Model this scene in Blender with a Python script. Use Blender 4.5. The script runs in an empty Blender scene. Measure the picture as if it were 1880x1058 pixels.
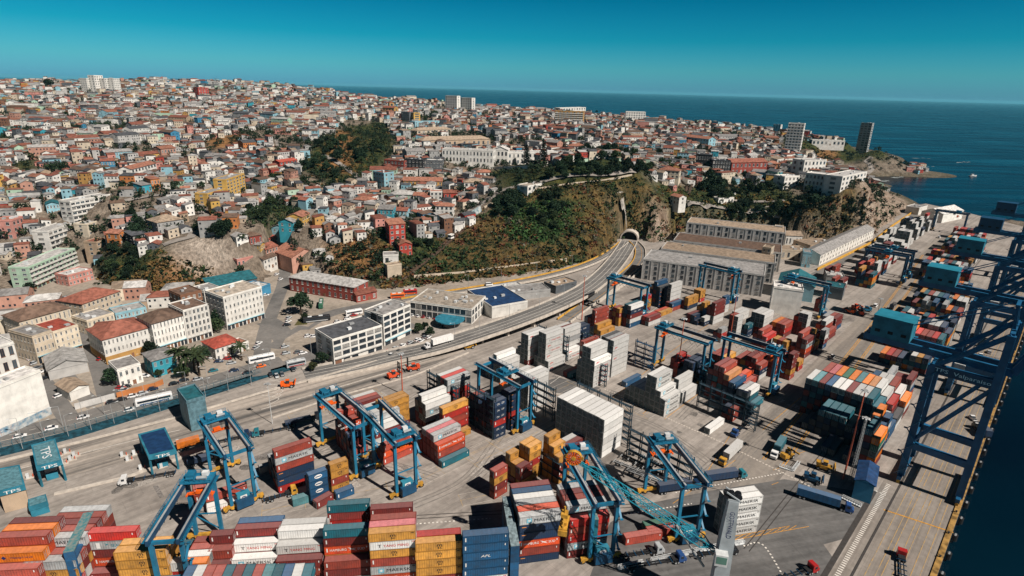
import bpy, math, random
import numpy as np
from mathutils import Vector, Matrix
random.seed(7); RNG = np.random.default_rng(7)
R = math.radians
SC = bpy.context.scene
COL = SC.collection
# ---------------------------------------------------------------- camera
FPX, CAMH, PITCH, ROLL = 1067.0, 130.0, R(18.9), R(1.5)
cam_d = bpy.data.cameras.new('camera'); cam = bpy.data.objects.new('camera', cam_d); COL.objects.link(cam)
SC.camera = cam
cam_d.sensor_width = 36.0; cam_d.lens = FPX*36.0/1880.0
cam_d.clip_start = 1.0; cam_d.clip_end = 120000.0
_f = np.array([0, math.cos(PITCH), -math.sin(PITCH)]); _r0 = np.array([1., 0, 0]); _u0 = np.array([0, math.sin(PITCH), math.cos(PITCH)])
_r = _r0*math.cos(ROLL)+_u0*math.sin(ROLL); _u = -_r0*math.sin(ROLL)+_u0*math.cos(ROLL)
cam.matrix_world = Matrix(((_r[0], _u[0], -_f[0], 0), (_r[1], _u[1], -_f[1], 0), (_r[2], _u[2], -_f[2], CAMH), (0, 0, 0, 1)))
EYE = np.array([0, 0, CAMH])
# ---------------------------------------------------------------- sky and sun
SUN_EL, SUN_AZ = R(46), R(-37)          # azimuth measured from +X, counterclockwise
w = bpy.data.worlds.new('World'); SC.world = w; w.use_nodes = True
nt = w.node_tree; nt.nodes.clear()
N = nt.nodes.new; L = nt.links.new
out = N('ShaderNodeOutputWorld'); bg = N('ShaderNodeBackground'); sky = N('ShaderNodeTexSky')
sky.sky_type = 'NISHITA'; sky.sun_disc = False
sky.sun_elevation = SUN_EL; sky.sun_rotation = R(90)-SUN_AZ
sky.altitude = 100; sky.air_density = 1.0; sky.dust_density = 0.6; sky.ozone_density = 2.0
tc = N('ShaderNodeTexCoord'); sx = N('ShaderNodeSeparateXYZ'); rmp = N('ShaderNodeValToRGB'); mx = N('ShaderNodeMix')
mx.data_type = 'RGBA'; mx.blend_type = 'MULTIPLY'; mx.inputs[0].default_value = 1.0
L(tc.outputs['Generated'], sx.inputs[0]); L(sx.outputs['Z'], rmp.inputs[0])
cr = rmp.color_ramp
cr.elements[0].position = 0.0; cr.elements[0].color = (0.165, 0.55, 1.0, 1)
cr.elements[1].position = 0.6; cr.elements[1].color = (0.017, 0.060, 0.098, 1)
for p_, c_ in ((0.032, (0.125, 0.55, 0.78, 1)), (0.075, (0.018, 0.44, 0.60, 1)), (0.14, (0.000, 0.315, 0.45, 1)), (0.25, (0.014, 0.085, 0.145, 1))):
    e_ = cr.elements.new(p_); e_.color = c_
L(sky.outputs[0], mx.inputs[6]); L(rmp.outputs[0], mx.inputs[7]); L(mx.outputs[2], bg.inputs[0])
bg.inputs[1].default_value = 0.085
L(bg.outputs[0], out.inputs[0])
sun_d = bpy.data.lights.new('sun', 'SUN'); sun_d.energy = 5.0; sun_d.angle = R(0.5); sun_d.color = (1.0, 0.915, 0.83)
sun = bpy.data.objects.new('sun', sun_d); COL.objects.link(sun)
sun.rotation_euler = Vector((math.cos(SUN_EL)*math.cos(SUN_AZ), math.cos(SUN_EL)*math.sin(SUN_AZ), math.sin(SUN_EL))).to_track_quat('Z', 'Y').to_euler()
sun.location = (0, 0, 400)
SC.view_settings.view_transform = 'Standard'; SC.view_settings.look = 'None'
SC.view_settings.exposure = 0.41; SC.view_settings.gamma = 1.0
SC.cycles.max_bounces = 5; SC.cycles.diffuse_bounces = 2; SC.cycles.glossy_bounces = 2
# ---------------------------------------------------------------- helpers
def ray(px, py):
    d = _f*FPX+_r*(px-940)+_u*(529-py)
    return d/np.linalg.norm(d)
def at(px, py, z=0.0):
    d = ray(px, py); return EYE+d*((z-CAMH)/d[2])
def at_d(px, py, dist):
    d = ray(px, py); return EYE+d*(dist/math.hypot(d[0], d[1]))
def pj(P):
    P = np.asarray(P, float)-EYE; k = P@_f; k = np.where(np.abs(k) < 1e-6, 1e-6, k)
    return 940+FPX*(P@_r)/k, 529-FPX*(P@_u)/k, k
def in_poly(x, y, poly):
    x = np.asarray(x, float); y = np.asarray(y, float); c = np.zeros(x.shape, bool); n = len(poly); j = n-1
    for i in range(n):
        xi, yi = poly[i]; xj, yj = poly[j]
        if yi != yj:
            c ^= ((yi > y) != (yj > y)) & (x < (xj-xi)*(y-yi)/(yj-yi)+xi)
        j = i
    return c
USED = {}
def tag(o, label=None, cat=None, group=None, kind=None):
    if label:
        o['label'] = label; USED[label] = USED.get(label, 0)+1
    if cat: o['category'] = cat
    if group: o['group'] = group
    if kind: o['kind'] = kind
    return o
def empty(name, loc, rz=0, parent=None):
    o = bpy.data.objects.new(name, None); COL.objects.link(o); o.location = loc; o.rotation_euler = (0, 0, rz)
    o.empty_display_size = 0.5
    if parent: o.parent = parent
    return o
def inst(name, data, parent=None, loc=(0, 0, 0), rz=0, scale=None):
    o = bpy.data.objects.new(name, data); COL.objects.link(o); o.location = loc; o.rotation_euler = (0, 0, rz)
    if scale: o.scale = scale
    if parent: o.parent = parent
    return o
def copy_tree(root, loc, rz, kids):
    c = root.copy(); COL.objects.link(c); c.location = loc; c.rotation_euler = (0, 0, rz)
    for k in kids:
        d = k.copy(); COL.objects.link(d); d.parent = c
    return c
class MB:
    """collects faces of one part, then links them as one mesh object"""
    def __init__(s): s.v = []; s.f = []; s.m = []; s.mats = []
    def mi(s, mat):
        if mat not in s.mats: s.mats.append(mat)
        return s.mats.index(mat)
    def face(s, pts, mat):
        n = len(s.v); s.v += [tuple(map(float, p)) for p in pts]; s.f.append(tuple(range(n, n+len(pts)))); s.m.append(s.mi(mat))
    def box(s, c, d, mat, rz=0, bottom=True, top=None):
        """c = centre of the BASE, d = sizes"""
        x, y, z = c; a, b, h = d[0]/2, d[1]/2, d[2]; ca, sa = math.cos(rz), math.sin(rz)
        q = [(x+ca*i-sa*j, y+sa*i+ca*j) for i, j in ((-a, -b), (a, -b), (a, b), (-a, b))]
        n = len(s.v); s.v += [(*p, z) for p in q]+[(*p, z+h) for p in q]
        m = s.mi(mat); t = m if top is None else s.mi(top)
        F = [(n, n+1, n+5, n+4), (n+1, n+2, n+6, n+5), (n+2, n+3, n+7, n+6), (n+3, n, n+4, n+7), (n+4, n+5, n+6, n+7)]
        M = [m, m, m, m, t]
        if bottom: F.append((n+3, n+2, n+1, n)); M.append(m)
        s.f += F; s.m += M
    def beam(s, p, q, w_, h_, mat):
        p = Vector(p); q = Vector(q); d = (q-p)
        if d.length < 1e-6: return
        d.normalize(); up = Vector((0, 0, 1)) if abs(d.z) < 0.95 else Vector((0, 1, 0))
        s1 = d.cross(up).normalized(); s2 = s1.cross(d).normalized(); n = len(s.v)
        for c in (p, q):
            for i, j in ((-1, -1), (1, -1), (1, 1), (-1, 1)):
                s.v.append(tuple(c+s1*(i*w_/2)+s2*(j*h_/2)))
        m = s.mi(mat)
        for F in ((0, 1, 5, 4), (1, 2, 6, 5), (2, 3, 7, 6), (3, 0, 4, 7), (4, 5, 6, 7), (3, 2, 1, 0)):
            s.f.append(tuple(n+i for i in F)); s.m.append(m)
    def cyl(s, p, q, r1, mat, k=8, r2=None, caps=True):
        p = Vector(p); q = Vector(q); d = (q-p).normalized(); r2 = r1 if r2 is None else r2
        up = Vector((0, 0, 1)) if abs(d.z) < 0.95 else Vector((0, 1, 0))
        s1 = d.cross(up).normalized(); s2 = s1.cross(d).normalized(); n = len(s.v); m = s.mi(mat)
        for c, r_ in ((p, r1), (q, r2)):
            for i in range(k):
                a = 2*math.pi*i/k; s.v.append(tuple(c+s1*(math.cos(a)*r_)+s2*(math.sin(a)*r_)))
        for i in range(k):
            j = (i+1) % k; s.f.append((n+i, n+j, n+k+j, n+k+i)); s.m.append(m)
        if caps:
            s.f.append(tuple(n+i for i in reversed(range(k)))); s.m.append(m)
            s.f.append(tuple(n+k+i for i in range(k))); s.m.append(m)
    def add(s, verts, faces, mat, M=None):
        n = len(s.v); m = s.mi(mat)
        for p in verts:
            p = Vector(p)
            if M is not None: p = M @ p
            s.v.append(tuple(p))
        for F in faces: s.f.append(tuple(n+i for i in F)); s.m.append(m)
    def mesh(s, name):
        me = bpy.data.meshes.new(name); me.from_pydata(s.v, [], s.f)
        for mt in s.mats: me.materials.append(mt)
        if len(s.mats) > 1: me.polygons.foreach_set('material_index', s.m)
        me.update(); return me
    def build(s, name, parent=None, loc=(0, 0, 0), rz=0):
        return inst(name, s.mesh(name), parent, loc, rz)
# ---------------------------------------------------------------- materials
_MC = {}
def mat(name, c, rough=0.7, var=0.18, scale=0.6, rnd=0.12, metal=0.0, bump=0.0, c2=None, coord='object', detail=4.0, spec=None, dirt=None):
    if name in _MC: return _MC[name]
    m = bpy.data.materials.new(name); m.use_nodes = True; t = m.node_tree; b = t.nodes['Principled BSDF']
    b.inputs['Roughness'].default_value = rough; b.inputs['Metallic'].default_value = metal
    b.inputs['Specular IOR Level'].default_value = 0.25 if spec is None else spec
    n = t.nodes.new; l = t.links.new
    if coord == 'object':
        src = n('ShaderNodeTexCoord').outputs['Object']
    else:
        src = n('ShaderNodeNewGeometry').outputs['Position']
    ns = n('ShaderNodeTexNoise'); ns.inputs['Scale'].default_value = scale; ns.inputs['Detail'].default_value = detail
    l(src, ns.inputs['Vector'])
    rm = n('ShaderNodeValToRGB'); c2 = c2 or tuple(max(0, x*(1-2.2*var)) for x in c)
    rm.color_ramp.elements[0].position = 0.36; rm.color_ramp.elements[1].position = 0.62
    rm.color_ramp.elements[0].color = (*c2, 1); rm.color_ramp.elements[1].color = (*c, 1)
    l(ns.outputs[0], rm.inputs[0]); col = rm.outputs[0]
    if rnd:
        oi = n('ShaderNodeObjectInfo'); mr = n('ShaderNodeMapRange'); mr.inputs[3].default_value = 1-rnd*1.6; mr.inputs[4].default_value = 1+rnd
        l(oi.outputs['Random'], mr.inputs[0]); hs = n('ShaderNodeHueSaturation'); l(mr.outputs[0], hs.inputs['Value']); l(col, hs.inputs['Color']); col = hs.outputs[0]
    if dirt:
        mp = n('ShaderNodeMapping'); mp.inputs['Scale'].default_value = (1.6, 1.6, .22); l(src, mp.inputs[0]); oi2 = n('ShaderNodeObjectInfo'); ml = n('ShaderNodeMath'); ml.operation = 'MULTIPLY'; ml.inputs[1].default_value = 61.0; l(oi2.outputs['Random'], ml.inputs[0])
        d2 = n('ShaderNodeTexNoise'); d2.noise_dimensions = '4D'; d2.inputs['Scale'].default_value = 1.3; d2.inputs['Detail'].default_value = 6; d2.inputs['Roughness'].default_value = .7; l(mp.outputs[0], d2.inputs['Vector']); l(ml.outputs[0], d2.inputs['W'])
        dm = n('ShaderNodeMapRange'); dm.inputs[1].default_value = .54; dm.inputs[2].default_value = .74; dm.inputs[4].default_value = dirt[1]; l(d2.outputs[0], dm.inputs[0]); dx = n('ShaderNodeMix'); dx.data_type = 'RGBA'; l(dm.outputs[0], dx.inputs[0]); l(col, dx.inputs[6]); dx.inputs[7].default_value = (*dirt[0], 1); col = dx.outputs[2]
    l(col, b.inputs['Base Color'])
    if bump:
        bp = n('ShaderNodeBump'); bp.inputs['Strength'].default_value = bump; bp.inputs['Distance'].default_value = 0.3
        l(ns.outputs[0], bp.inputs['Height']); l(bp.outputs[0], b.inputs['Normal'])
    _MC[name] = m; return m
GLASS = mat('window_glass', (0.022, 0.03, 0.04), 0.15, 0.1, spec=0.5)
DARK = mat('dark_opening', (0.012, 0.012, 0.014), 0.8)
def wallm(k):
    P = {'white': (.70, .68, .63), 'cream': (.62, .54, .42), 'yellow': (.55, .34, .09), 'ochre': (.44, .25, .08), 'orange': (.48, .18, .06), 'red': (.36, .05, .035),
         'pink': (.52, .24, .20), 'salmon': (.44, .24, .18), 'blue': (.05, .22, .36), 'light blue': (.25, .45, .52), 'turquoise': (.04, .30, .38), 'green': (.26, .42, .30),
         'pale green': (.40, .55, .42), 'grey': (.34, .34, .33), 'dark grey': (.10, .11, .12), 'brown': (.20, .10, .06), 'beige': (.50, .42, .32), 'brick red': (.28, .06, .045), 'black': (.02, .022, .026), 'tan':(.40,.30,.21), 'pale grey': (.47,.46,.44)}
    return mat('wall_'+k.replace(' ', '_'), P[k], 0.85, 0.1, 0.25, 0.10, dirt=(tuple(x*.45+.03 for x in P[k]), .55))
def roofm(k):
    P = {'grey': (.30, .29, .28), 'light grey': (.46, .45, .43), 'rusty red': (.26, .095, .065), 'red': (.36, .075, .05), 'brown': (.17, .11, .08), 'white': (.62, .60, .57), 'terracotta': (.34, .15, .10),
         'blue': (.012, .05, .14), 'dark grey': (.085, .09, .10), 'teal': (.02, .14, .17), 'beige': (.45, .39, .32), 'tan':(.34,.26,.19)}
    return mat('roof_'+k.replace(' ', '_'), P[k], 0.75, 0.2, 0.5, 0.16, dirt=((.13, .085, .06), .5))
_TX = {}
def text_data(s, size=1.0):
    """vertices and faces of a word, laid in the XY plane, centred, height = size"""
    if s in _TX: return _TX[s]
    cu = bpy.data.curves.new('word', 'FONT'); cu.body = s; cu.size = 1.0; cu.resolution_u = 2
    o = bpy.data.objects.new('word', cu); COL.objects.link(o)
    bpy.context.view_layer.update()
    me = o.to_mesh(); V = np.array([v.co[:] for v in me.vertices]); F = [tuple(p.vertices) for p in me.polygons]
    o.to_mesh_clear(); COL.objects.unlink(o); bpy.data.objects.remove(o); bpy.data.curves.remove(cu)
    lo = V.min(0); hi = V.max(0); V = (V-(lo+hi)/2)/(hi[1]-lo[1])
    _TX[s] = (V, F, (hi[0]-lo[0])/(hi[1]-lo[1])); return _TX[s]
def put_text(mb, s, origin, right, up, height, mt, width=None):
    V, F, asp = text_data(s); r_ = Vector(right).normalized(); u_ = Vector(up).normalized(); o = Vector(origin)
    kx = height if width is None else width/asp
    mb.add([o+r_*(p[0]*kx)+u_*(p[1]*height) for p in V], F, mt)
def disc(mb, o, right, up, a, b, mt, k=14):
    o = Vector(o); r_ = Vector(right); u_ = Vector(up)
    mb.face([o+r_*(a*math.cos(2*math.pi*i/k))+u_*(b*math.sin(2*math.pi*i/k)) for i in range(k)], mt)
# ---------------------------------------------------------------- terrain
CP = []
def cz(px, py, z): p = at(px, py, z); CP.append((p[0], p[1], z))
def cd(px, py, d): p = at_d(px, py, d); CP.append((p[0], p[1], p[2]))
FLAT_PX = [(-900, 1400), (-700, 700), (-300, 600), (-100, 560), (0, 540), (40, 532), (90, 508), (136, 486), (176, 476), (186, 512), (235, 530), (330, 552), (392, 535), (480, 528), (500, 470), (528, 452), (540, 500), (690, 530), (760, 522), (900, 508), (1000, 494), (1080, 478), (1100, 474), (1118, 455), (1132, 437), (1182, 435), (1200, 446), (1240, 425), (1420, 425), (1480, 440), (1590, 432), (1640, 402), (1668, 378), (1720, 385), (2000, 420), (2600, 700), (2600, 1400)]
for px, py in [(-900, 1300), (-300, 800), (-300, 620), (0, 1000), (0, 800), (0, 690), (0, 600), (60, 565), (140, 545), (100, 515), (150, 490), (30, 540), (240, 545), (330, 565), (400, 545), (490, 530), (545, 515), (600, 560), (690, 545), (760, 535), (850, 525), (940, 515), (1030, 500), (1090, 485), (1130, 455), (1155, 442), (1180, 442), (1130, 468), (1210, 462), (1250, 440), (1330, 440), (1420, 440), (1500, 450), (1580, 445), (1630, 415), (1655, 398), (400, 800), (800, 800), (1200, 800), (800, 620), (1200, 560), (1500, 560), (1000, 1050), (500, 1050), (300, 650), (1400, 700)]:
    cz(px, py, 0)
# left hill, foot to crest
for px, py, z in [(-200, 520, 3), (20, 505, 5), (235, 505, 6), (200, 470, 12), (300, 528, 2), (350, 512, 3), (330, 500, 8), (395, 505, 4), (480, 500, 2), (310, 458, 24), (345, 434, 28), (370, 470, 18), (400, 440, 26), (390, 405, 32), (250, 420, 27), (150, 425, 20), (50, 440, 17), (-200, 430, 20), (180, 370, 37), (60, 380, 34), (-200, 370, 38), (300, 370, 38)]: cz(px, py, z)
for px, py, d in [
    (450, 430, 440), (520, 420, 455), (560, 385, 510), (500, 380, 540), (420, 372, 545), 
    (620, 360, 560), (600, 320, 640), (500, 320, 650), (400, 310, 670), (250, 310, 690), (100, 310, 690), (-200, 310, 740),
    (560, 280, 720), (480, 270, 800), (350, 260, 850), (200, 260, 860), (60, 260, 860), (-250, 260, 900),
    (640, 270, 740), (600, 230, 930), (480, 220, 1050), (330, 220, 1080), (150, 220, 1080), (-100, 220, 1080), (560, 200, 1200), (420, 190, 1380), (250, 190, 1380), (80, 190, 1380), (-150, 190, 1400),
    (0, 151, 2100), (-300, 150, 2100), (90, 152, 2150), (190, 153, 2050), (300, 154, 2200), (400, 158, 2150), (480, 163, 2050), (560, 168, 1950), (620, 174, 1850)]:
    cd(px, py, d)
# centre: slope left of the headland, plateau, skyline
for px, py, d in [(640, 440, 440), (600, 420, 465), (560, 440, 445), (690, 420, 455), (700, 480, 410), (760, 495, 405), (760, 440, 440), (830, 425, 455), (800, 395, 500), (720, 385, 520), (680, 350, 590),
    (860, 395, 480), (905, 370, 500), (960, 350, 510), (1040, 335, 525), (1110, 331, 540), (1165, 322, 560), (940, 440, 450), (870, 470, 425), (1010, 430, 462), (1080, 400, 490), (1120, 420, 500), (1150, 385, 535), (1190, 400, 540), (1215, 430, 535),
    (800, 350, 580), (880, 330, 620), (950, 306, 665), (1030, 305, 680), (1100, 300, 690), (760, 310, 660), (820, 290, 700), (900, 280, 760), (1020, 275, 790), (740, 270, 780), (690, 300, 680),
    (1200, 330, 610), (1240, 350, 600), (1230, 385, 575), (1260, 310, 690), (1300, 380, 600), (1300, 320, 680), (1380, 350, 660), (1380, 315, 740), (1440, 395, 600), (1470, 360, 660), (1520, 360, 665), (1500, 320, 760),
    (1450, 410, 590), (1540, 425, 585),
    (800, 240, 950), (900, 240, 980), (1000, 245, 960), (1100, 250, 920), (1200, 265, 880), (1300, 275, 870), (1400, 285, 880), (1480, 290, 900), (700, 240, 950),
    (700, 205, 1250), (800, 205, 1350), (900, 212, 1300), (1020, 225, 1180), (1120, 228, 1180), (1250, 240, 1150), (1400, 255, 1130), (1500, 265, 1150),
    (650, 183, 1800), (750, 187, 1750), (830, 193, 1650), (880, 198, 1600), (950, 204, 1550), (1040, 209, 1500), (1120, 215, 1450), (1200, 222, 1400), (1300, 233, 1350), (1400, 243, 1350), (1500, 252, 1400), (1560, 262, 1400), (1610, 275, 1330)]:
    cd(px, py, d)
for px, py, z in [(1520, 305, 18), (1550, 306, 8), (1575, 302, 5), (1545, 290, 8), (1500, 285, 30), (1586, 331, 52), (1566, 350, 47), (1602, 343, 47), (1545, 356, 42), (1618, 362, 34), (1628, 378, 20), (1632, 398, 1), (1650, 397, 0), (1668, 388, 0), (1605, 422, 1), (1622, 352, 6), (1630, 340, -2), (1640, 352, -6)]: cz(px, py, z)
for px, py, z in [(1560, 296, 4), (1600, 300, 3), (1630, 305, -5), (1650, 308, -8), (1640, 300, -3), (1650, 330, -8), (1670, 355, -8), (1700, 300, -8), (1640, 270, -8), (1660, 280, -8), (1622, 287, 2), (1760, 360, -8), (1850, 330, -8), (1950, 360, -8)]:
    cz(px, py, z)
SLK_ = 0
for px, d in [(-300, 2700), (0, 2700), (200, 2700), (400, 2700), (560, 2600)]: cd(px, 178, d)
for px in (620, 700, 800, 900, 1000, 1100, 1200, 1300, 1400, 1500, 1600):
    p = at_d(px, 300, 2150); CP.append((p[0], p[1], -8))
CP = np.array(CP)
def _rbf(X, Y, soft=15.0):
    n = len(CP); D = np.sqrt((CP[:, None, 0]-CP[None, :, 0])**2+(CP[:, None, 1]-CP[None, :, 1])**2+soft**2)
    A = np.zeros((n+3, n+3)); A[:n, :n] = D-np.eye(n)*2.0; A[:n, n] = 1; A[:n, n+1] = CP[:, 0]/1e3; A[:n, n+2] = CP[:, 1]/1e3; A[n:, :n] = A[:n, n:].T
    wgt = np.linalg.solve(A, np.r_[CP[:, 2], 0, 0, 0]); out_ = np.zeros(X.size); xf, yf = X.ravel(), Y.ravel()
    for i in range(0, xf.size, 4000):
        d = np.sqrt((xf[i:i+4000, None]-CP[None, :, 0])**2+(yf[i:i+4000, None]-CP[None, :, 1])**2+soft**2)
        out_[i:i+4000] = d@wgt[:n]+wgt[n]+wgt[n+1]*xf[i:i+4000]/1e3+wgt[n+2]*yf[i:i+4000]/1e3
    return out_.reshape(X.shape)
GX0, GX1, GY0, GY1, GS = -1900.0, 1300.0, 40.0, 2800.0, 5.0
gx = np.arange(GX0, GX1+1, GS); gy = np.arange(GY0, GY1+1, GS)
XX, YY = np.meshgrid(gx, gy)
HH = _rbf(XX, YY)
def _vnoise(X, Y, s, seed):
    g = np.random.default_rng(seed).random((64, 64)); x = X/s; y = Y/s; xi = np.floor(x).astype(int); yi = np.floor(y).astype(int); fx = x-xi; fy = y-yi
    fx = fx*fx*(3-2*fx); fy = fy*fy*(3-2*fy); G = lambda a, b: g[a % 64, b % 64]
    return (G(xi, yi)*(1-fx)+G(xi+1, yi)*fx)*(1-fy)+(G(xi, yi+1)*(1-fx)+G(xi+1, yi+1)*fx)*fy-0.5
_amp = np.clip((HH-2)/30, 0, 1)
HH = HH+_amp*(_vnoise(XX, YY, 45, 1)*5+_vnoise(XX, YY, 110, 2)*9+_vnoise(XX, YY, 19, 3)*1.6)
FLAT_W = [tuple(at(a, b, 0)[:2]) for a, b in FLAT_PX]
_isflat = in_poly(XX, YY, FLAT_W)
HH = np.where(_isflat, -0.6, HH)
HH = np.maximum(HH, -8.0)
# the quay: everything to the water side of this line is harbour bottom
QA = math.radians(46.3); Q0 = at(1720, 1058, 0)[:2]; QD = np.array([math.cos(QA), math.sin(QA)]); QN = np.array([QD[1], -QD[0]])   # QN points to the water
_q = (XX-Q0[0])*QN[0]+(YY-Q0[1])*QN[1]
HH = np.where(_q > -14, -8.0, HH)
def hz(x, y):
    x = np.asarray(x, float); y = np.asarray(y, float)
    i = np.clip((x-GX0)/GS, 0, len(gx)-1.001); j = np.clip((y-GY0)/GS, 0, len(gy)-1.001); a = i.astype(int); b = j.astype(int); fx = i-a; fy = j-b
    return (HH[b, a]*(1-fx)+HH[b, a+1]*fx)*(1-fy)+(HH[b+1, a]*(1-fx)+HH[b+1, a+1]*fx)*fy
def hit(px, py, far=4000.0):
    """the point of the ground that this pixel's ray meets"""
    d = ray(px, py); t = np.arange(80, far, 2.0); P = EYE+d*t[:, None]
    g = np.maximum(hz(P[:, 0], P[:, 1]), 0.0); k = np.argmax(P[:, 2] < g)
    return P[k] if P[k, 2] < g[k] else P[-1]
# ground materials
def ground_mat(name, cols, scale, rough=0.95, bump=0.4, s2=6.0, amt2=0.35):
    m = bpy.data.materials.new(name); m.use_nodes = True; t = m.node_tree; b = t.nodes['Principled BSDF']; b.inputs['Roughness'].default_value = rough; b.inputs['Specular IOR Level'].default_value = 0.1
    n = t.nodes.new; l = t.links.new; g = n('ShaderNodeNewGeometry')
    n1 = n('ShaderNodeTexNoise'); n1.inputs['Scale'].default_value = scale; n1.inputs['Detail'].default_value = 6; n1.inputs['Roughness'].default_value = 0.65; l(g.outputs['Position'], n1.inputs['Vector'])
    r_ = n('ShaderNodeValToRGB'); e = r_.color_ramp.elements
    while len(e) < len(cols): e.new(0.5)
    for i, c in enumerate(cols): e[i].position = 0.3+0.4*i/(len(cols)-1); e[i].color = (*c, 1)
    l(n1.outputs[0], r_.inputs[0])
    n2 = n('ShaderNodeTexNoise'); n2.inputs['Scale'].default_value = scale*s2; n2.inputs['Detail'].default_value = 4; l(g.outputs['Position'], n2.inputs['Vector'])
    mr = n('ShaderNodeMapRange'); mr.inputs[1].default_value = 0.3; mr.inputs[2].default_value = 0.7; mr.inputs[3].default_value = 1-amt2; mr.inputs[4].default_value = 1+amt2*0.5; l(n2.outputs[0], mr.inputs[0])
    hs = n('ShaderNodeHueSaturation'); l(r_.outputs[0], hs.inputs['Color']); l(mr.outputs[0], hs.inputs['Value']); l(hs.outputs[0], b.inputs['Base Color'])
    bp = n('ShaderNodeBump'); bp.inputs['Strength'].default_value = bump; bp.inputs['Distance'].default_value = 1.5; l(n2.outputs[0], bp.inputs['Height']); l(bp.outputs[0], b.inputs['Normal'])
    _MC[name] = m; return m
SLOPES = [  # picture outline of ground of one kind (as seen from the camera), material
    ([(840, 425), (905, 372), (960, 345), (1165, 322), (1240, 350), (1250, 400), (1260, 470), (1180, 470), (1140, 460), (1100, 495), (1000, 520), (760, 548), (690, 545), (740, 480)], 'scrub'),
    ([(920, 430), (930, 380), (1000, 360), (1080, 360), (1050, 420), (980, 450)], 'green'),
    ([(1130, 380), (1145, 380), (1158, 432), (1140, 436)], 'grey'),
    ([(1165, 385), (1225, 370), (1235, 470), (1180, 470)], 'rock'),
    ([(600, 515), (620, 450), (700, 425), (760, 400), (830, 410), (790, 480), (730, 525), (690, 525)], 'green'),
    ([(600, 500), (610, 440), (690, 430), (710, 470), (700, 505)], 'orange'),
    ([(298, 458), (345, 426), (425, 436), (430, 500), (395, 512), (335, 490)], 'grey'),
    ([(240, 545), (262, 455), (305, 462), (345, 498), (402, 512), (395, 560), (320, 560)], 'orange'),
    ([(175, 520), (170, 470), (240, 445), (300, 450), (270, 540)], 'green'),
    ([(1240, 345), (1440, 340), (1480, 400), (1440, 420), (1260, 400)], 'green'),
    ([(1450, 400), (1500, 365), (1580, 345), (1610, 330), (1600, 440), (1500, 440)], 'scrub'),
    ([(1572, 440), (1580, 350), (1592, 326), (1640, 335), (1680, 395), (1640, 430), (1600, 450)], 'rock'),
    ([(1440, 250), (1570, 260), (1640, 265), (1630, 295), (1520, 290), (1440, 270)], 'green'),
    ([(1470, 290), (1520, 272), (1560, 282), (1560, 306), (1500, 306)], 'orange'),
    ([(545, 310), (590, 250), (700, 220), (730, 260), (690, 330), (600, 340)], 'green'),
    ([(590, 300), (620, 240), (650, 250), (640, 320)], 'orange'),
    ([(360, 255), (440, 240), (450, 262), (390, 275)], 'orange'),
    ([(440, 385), (500, 360), (560, 380), (500, 420)], 'green'),
    ([(20, 290), (70, 280), (70, 310), (20, 315)], 'green'), ([(1530, 300), (1540, 258), (1645, 262), (1640, 284), (1600, 292), (1560, 300)], 'green'), ([(900, 345), (905, 310), (1000, 302), (1110, 285), (1215, 312), (1165, 326), (960, 350)], 'green'), ([(1180, 330), (1250, 340), (1300, 320), (1340, 330), (1250, 400)], 'green')]
ZPAL = {'town': ((.085, .068, .052), (.25, .205, .16)), 'scrub': ((.026, .030, .013), (.150, .095, .036)), 'green': ((.014, .028, .012), (.070, .070, .022)), 'rock': ((.15, .10, .07), (.37, .30, .235)), 'grey': ((.22, .18, .145), (.42, .36, .30)), 'orange': ((.11, .060, .028), (.32, .165, .065)), 'coast': ((.045, .04, .025), (.17, .14, .10))}
upx, upy, upk = pj(np.stack([XX, YY, HH], -1))
_wk = np.clip(500/np.hypot(XX, YY), .3, 1.2); upx = upx+_vnoise(XX, YY, 22, 8)*24*_wk+_vnoise(XX, YY, 9, 9)*14*_wk; upy = upy+_vnoise(XX, YY, 24, 10)*16*_wk+_vnoise(XX, YY, 9, 11)*9*_wk
ZA = np.empty(XX.shape+(3,)); ZB = np.empty(XX.shape+(3,)); ZA[:] = ZPAL['town'][0]; ZB[:] = ZPAL['town'][1]
for poly, zn in SLOPES:
    k_ = in_poly(upx, upy, poly) & ((np.hypot(XX, YY) < 1150) | (upy < 300)); ZA[k_] = ZPAL[zn][0]; ZB[k_] = ZPAL[zn][1]
k_ = (HH < 2) & (XX > 200) & ~_isflat; ZA[k_] = ZPAL['coast'][0]; ZB[k_] = ZPAL['coast'][1]
def _blur(A):
    for _ in range(2): A = (A+np.roll(A, 1, 0)+np.roll(A, -1, 0)+np.roll(A, 1, 1)+np.roll(A, -1, 1))/5
    return A
ZA, ZB = _blur(ZA), _blur(ZB)
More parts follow.
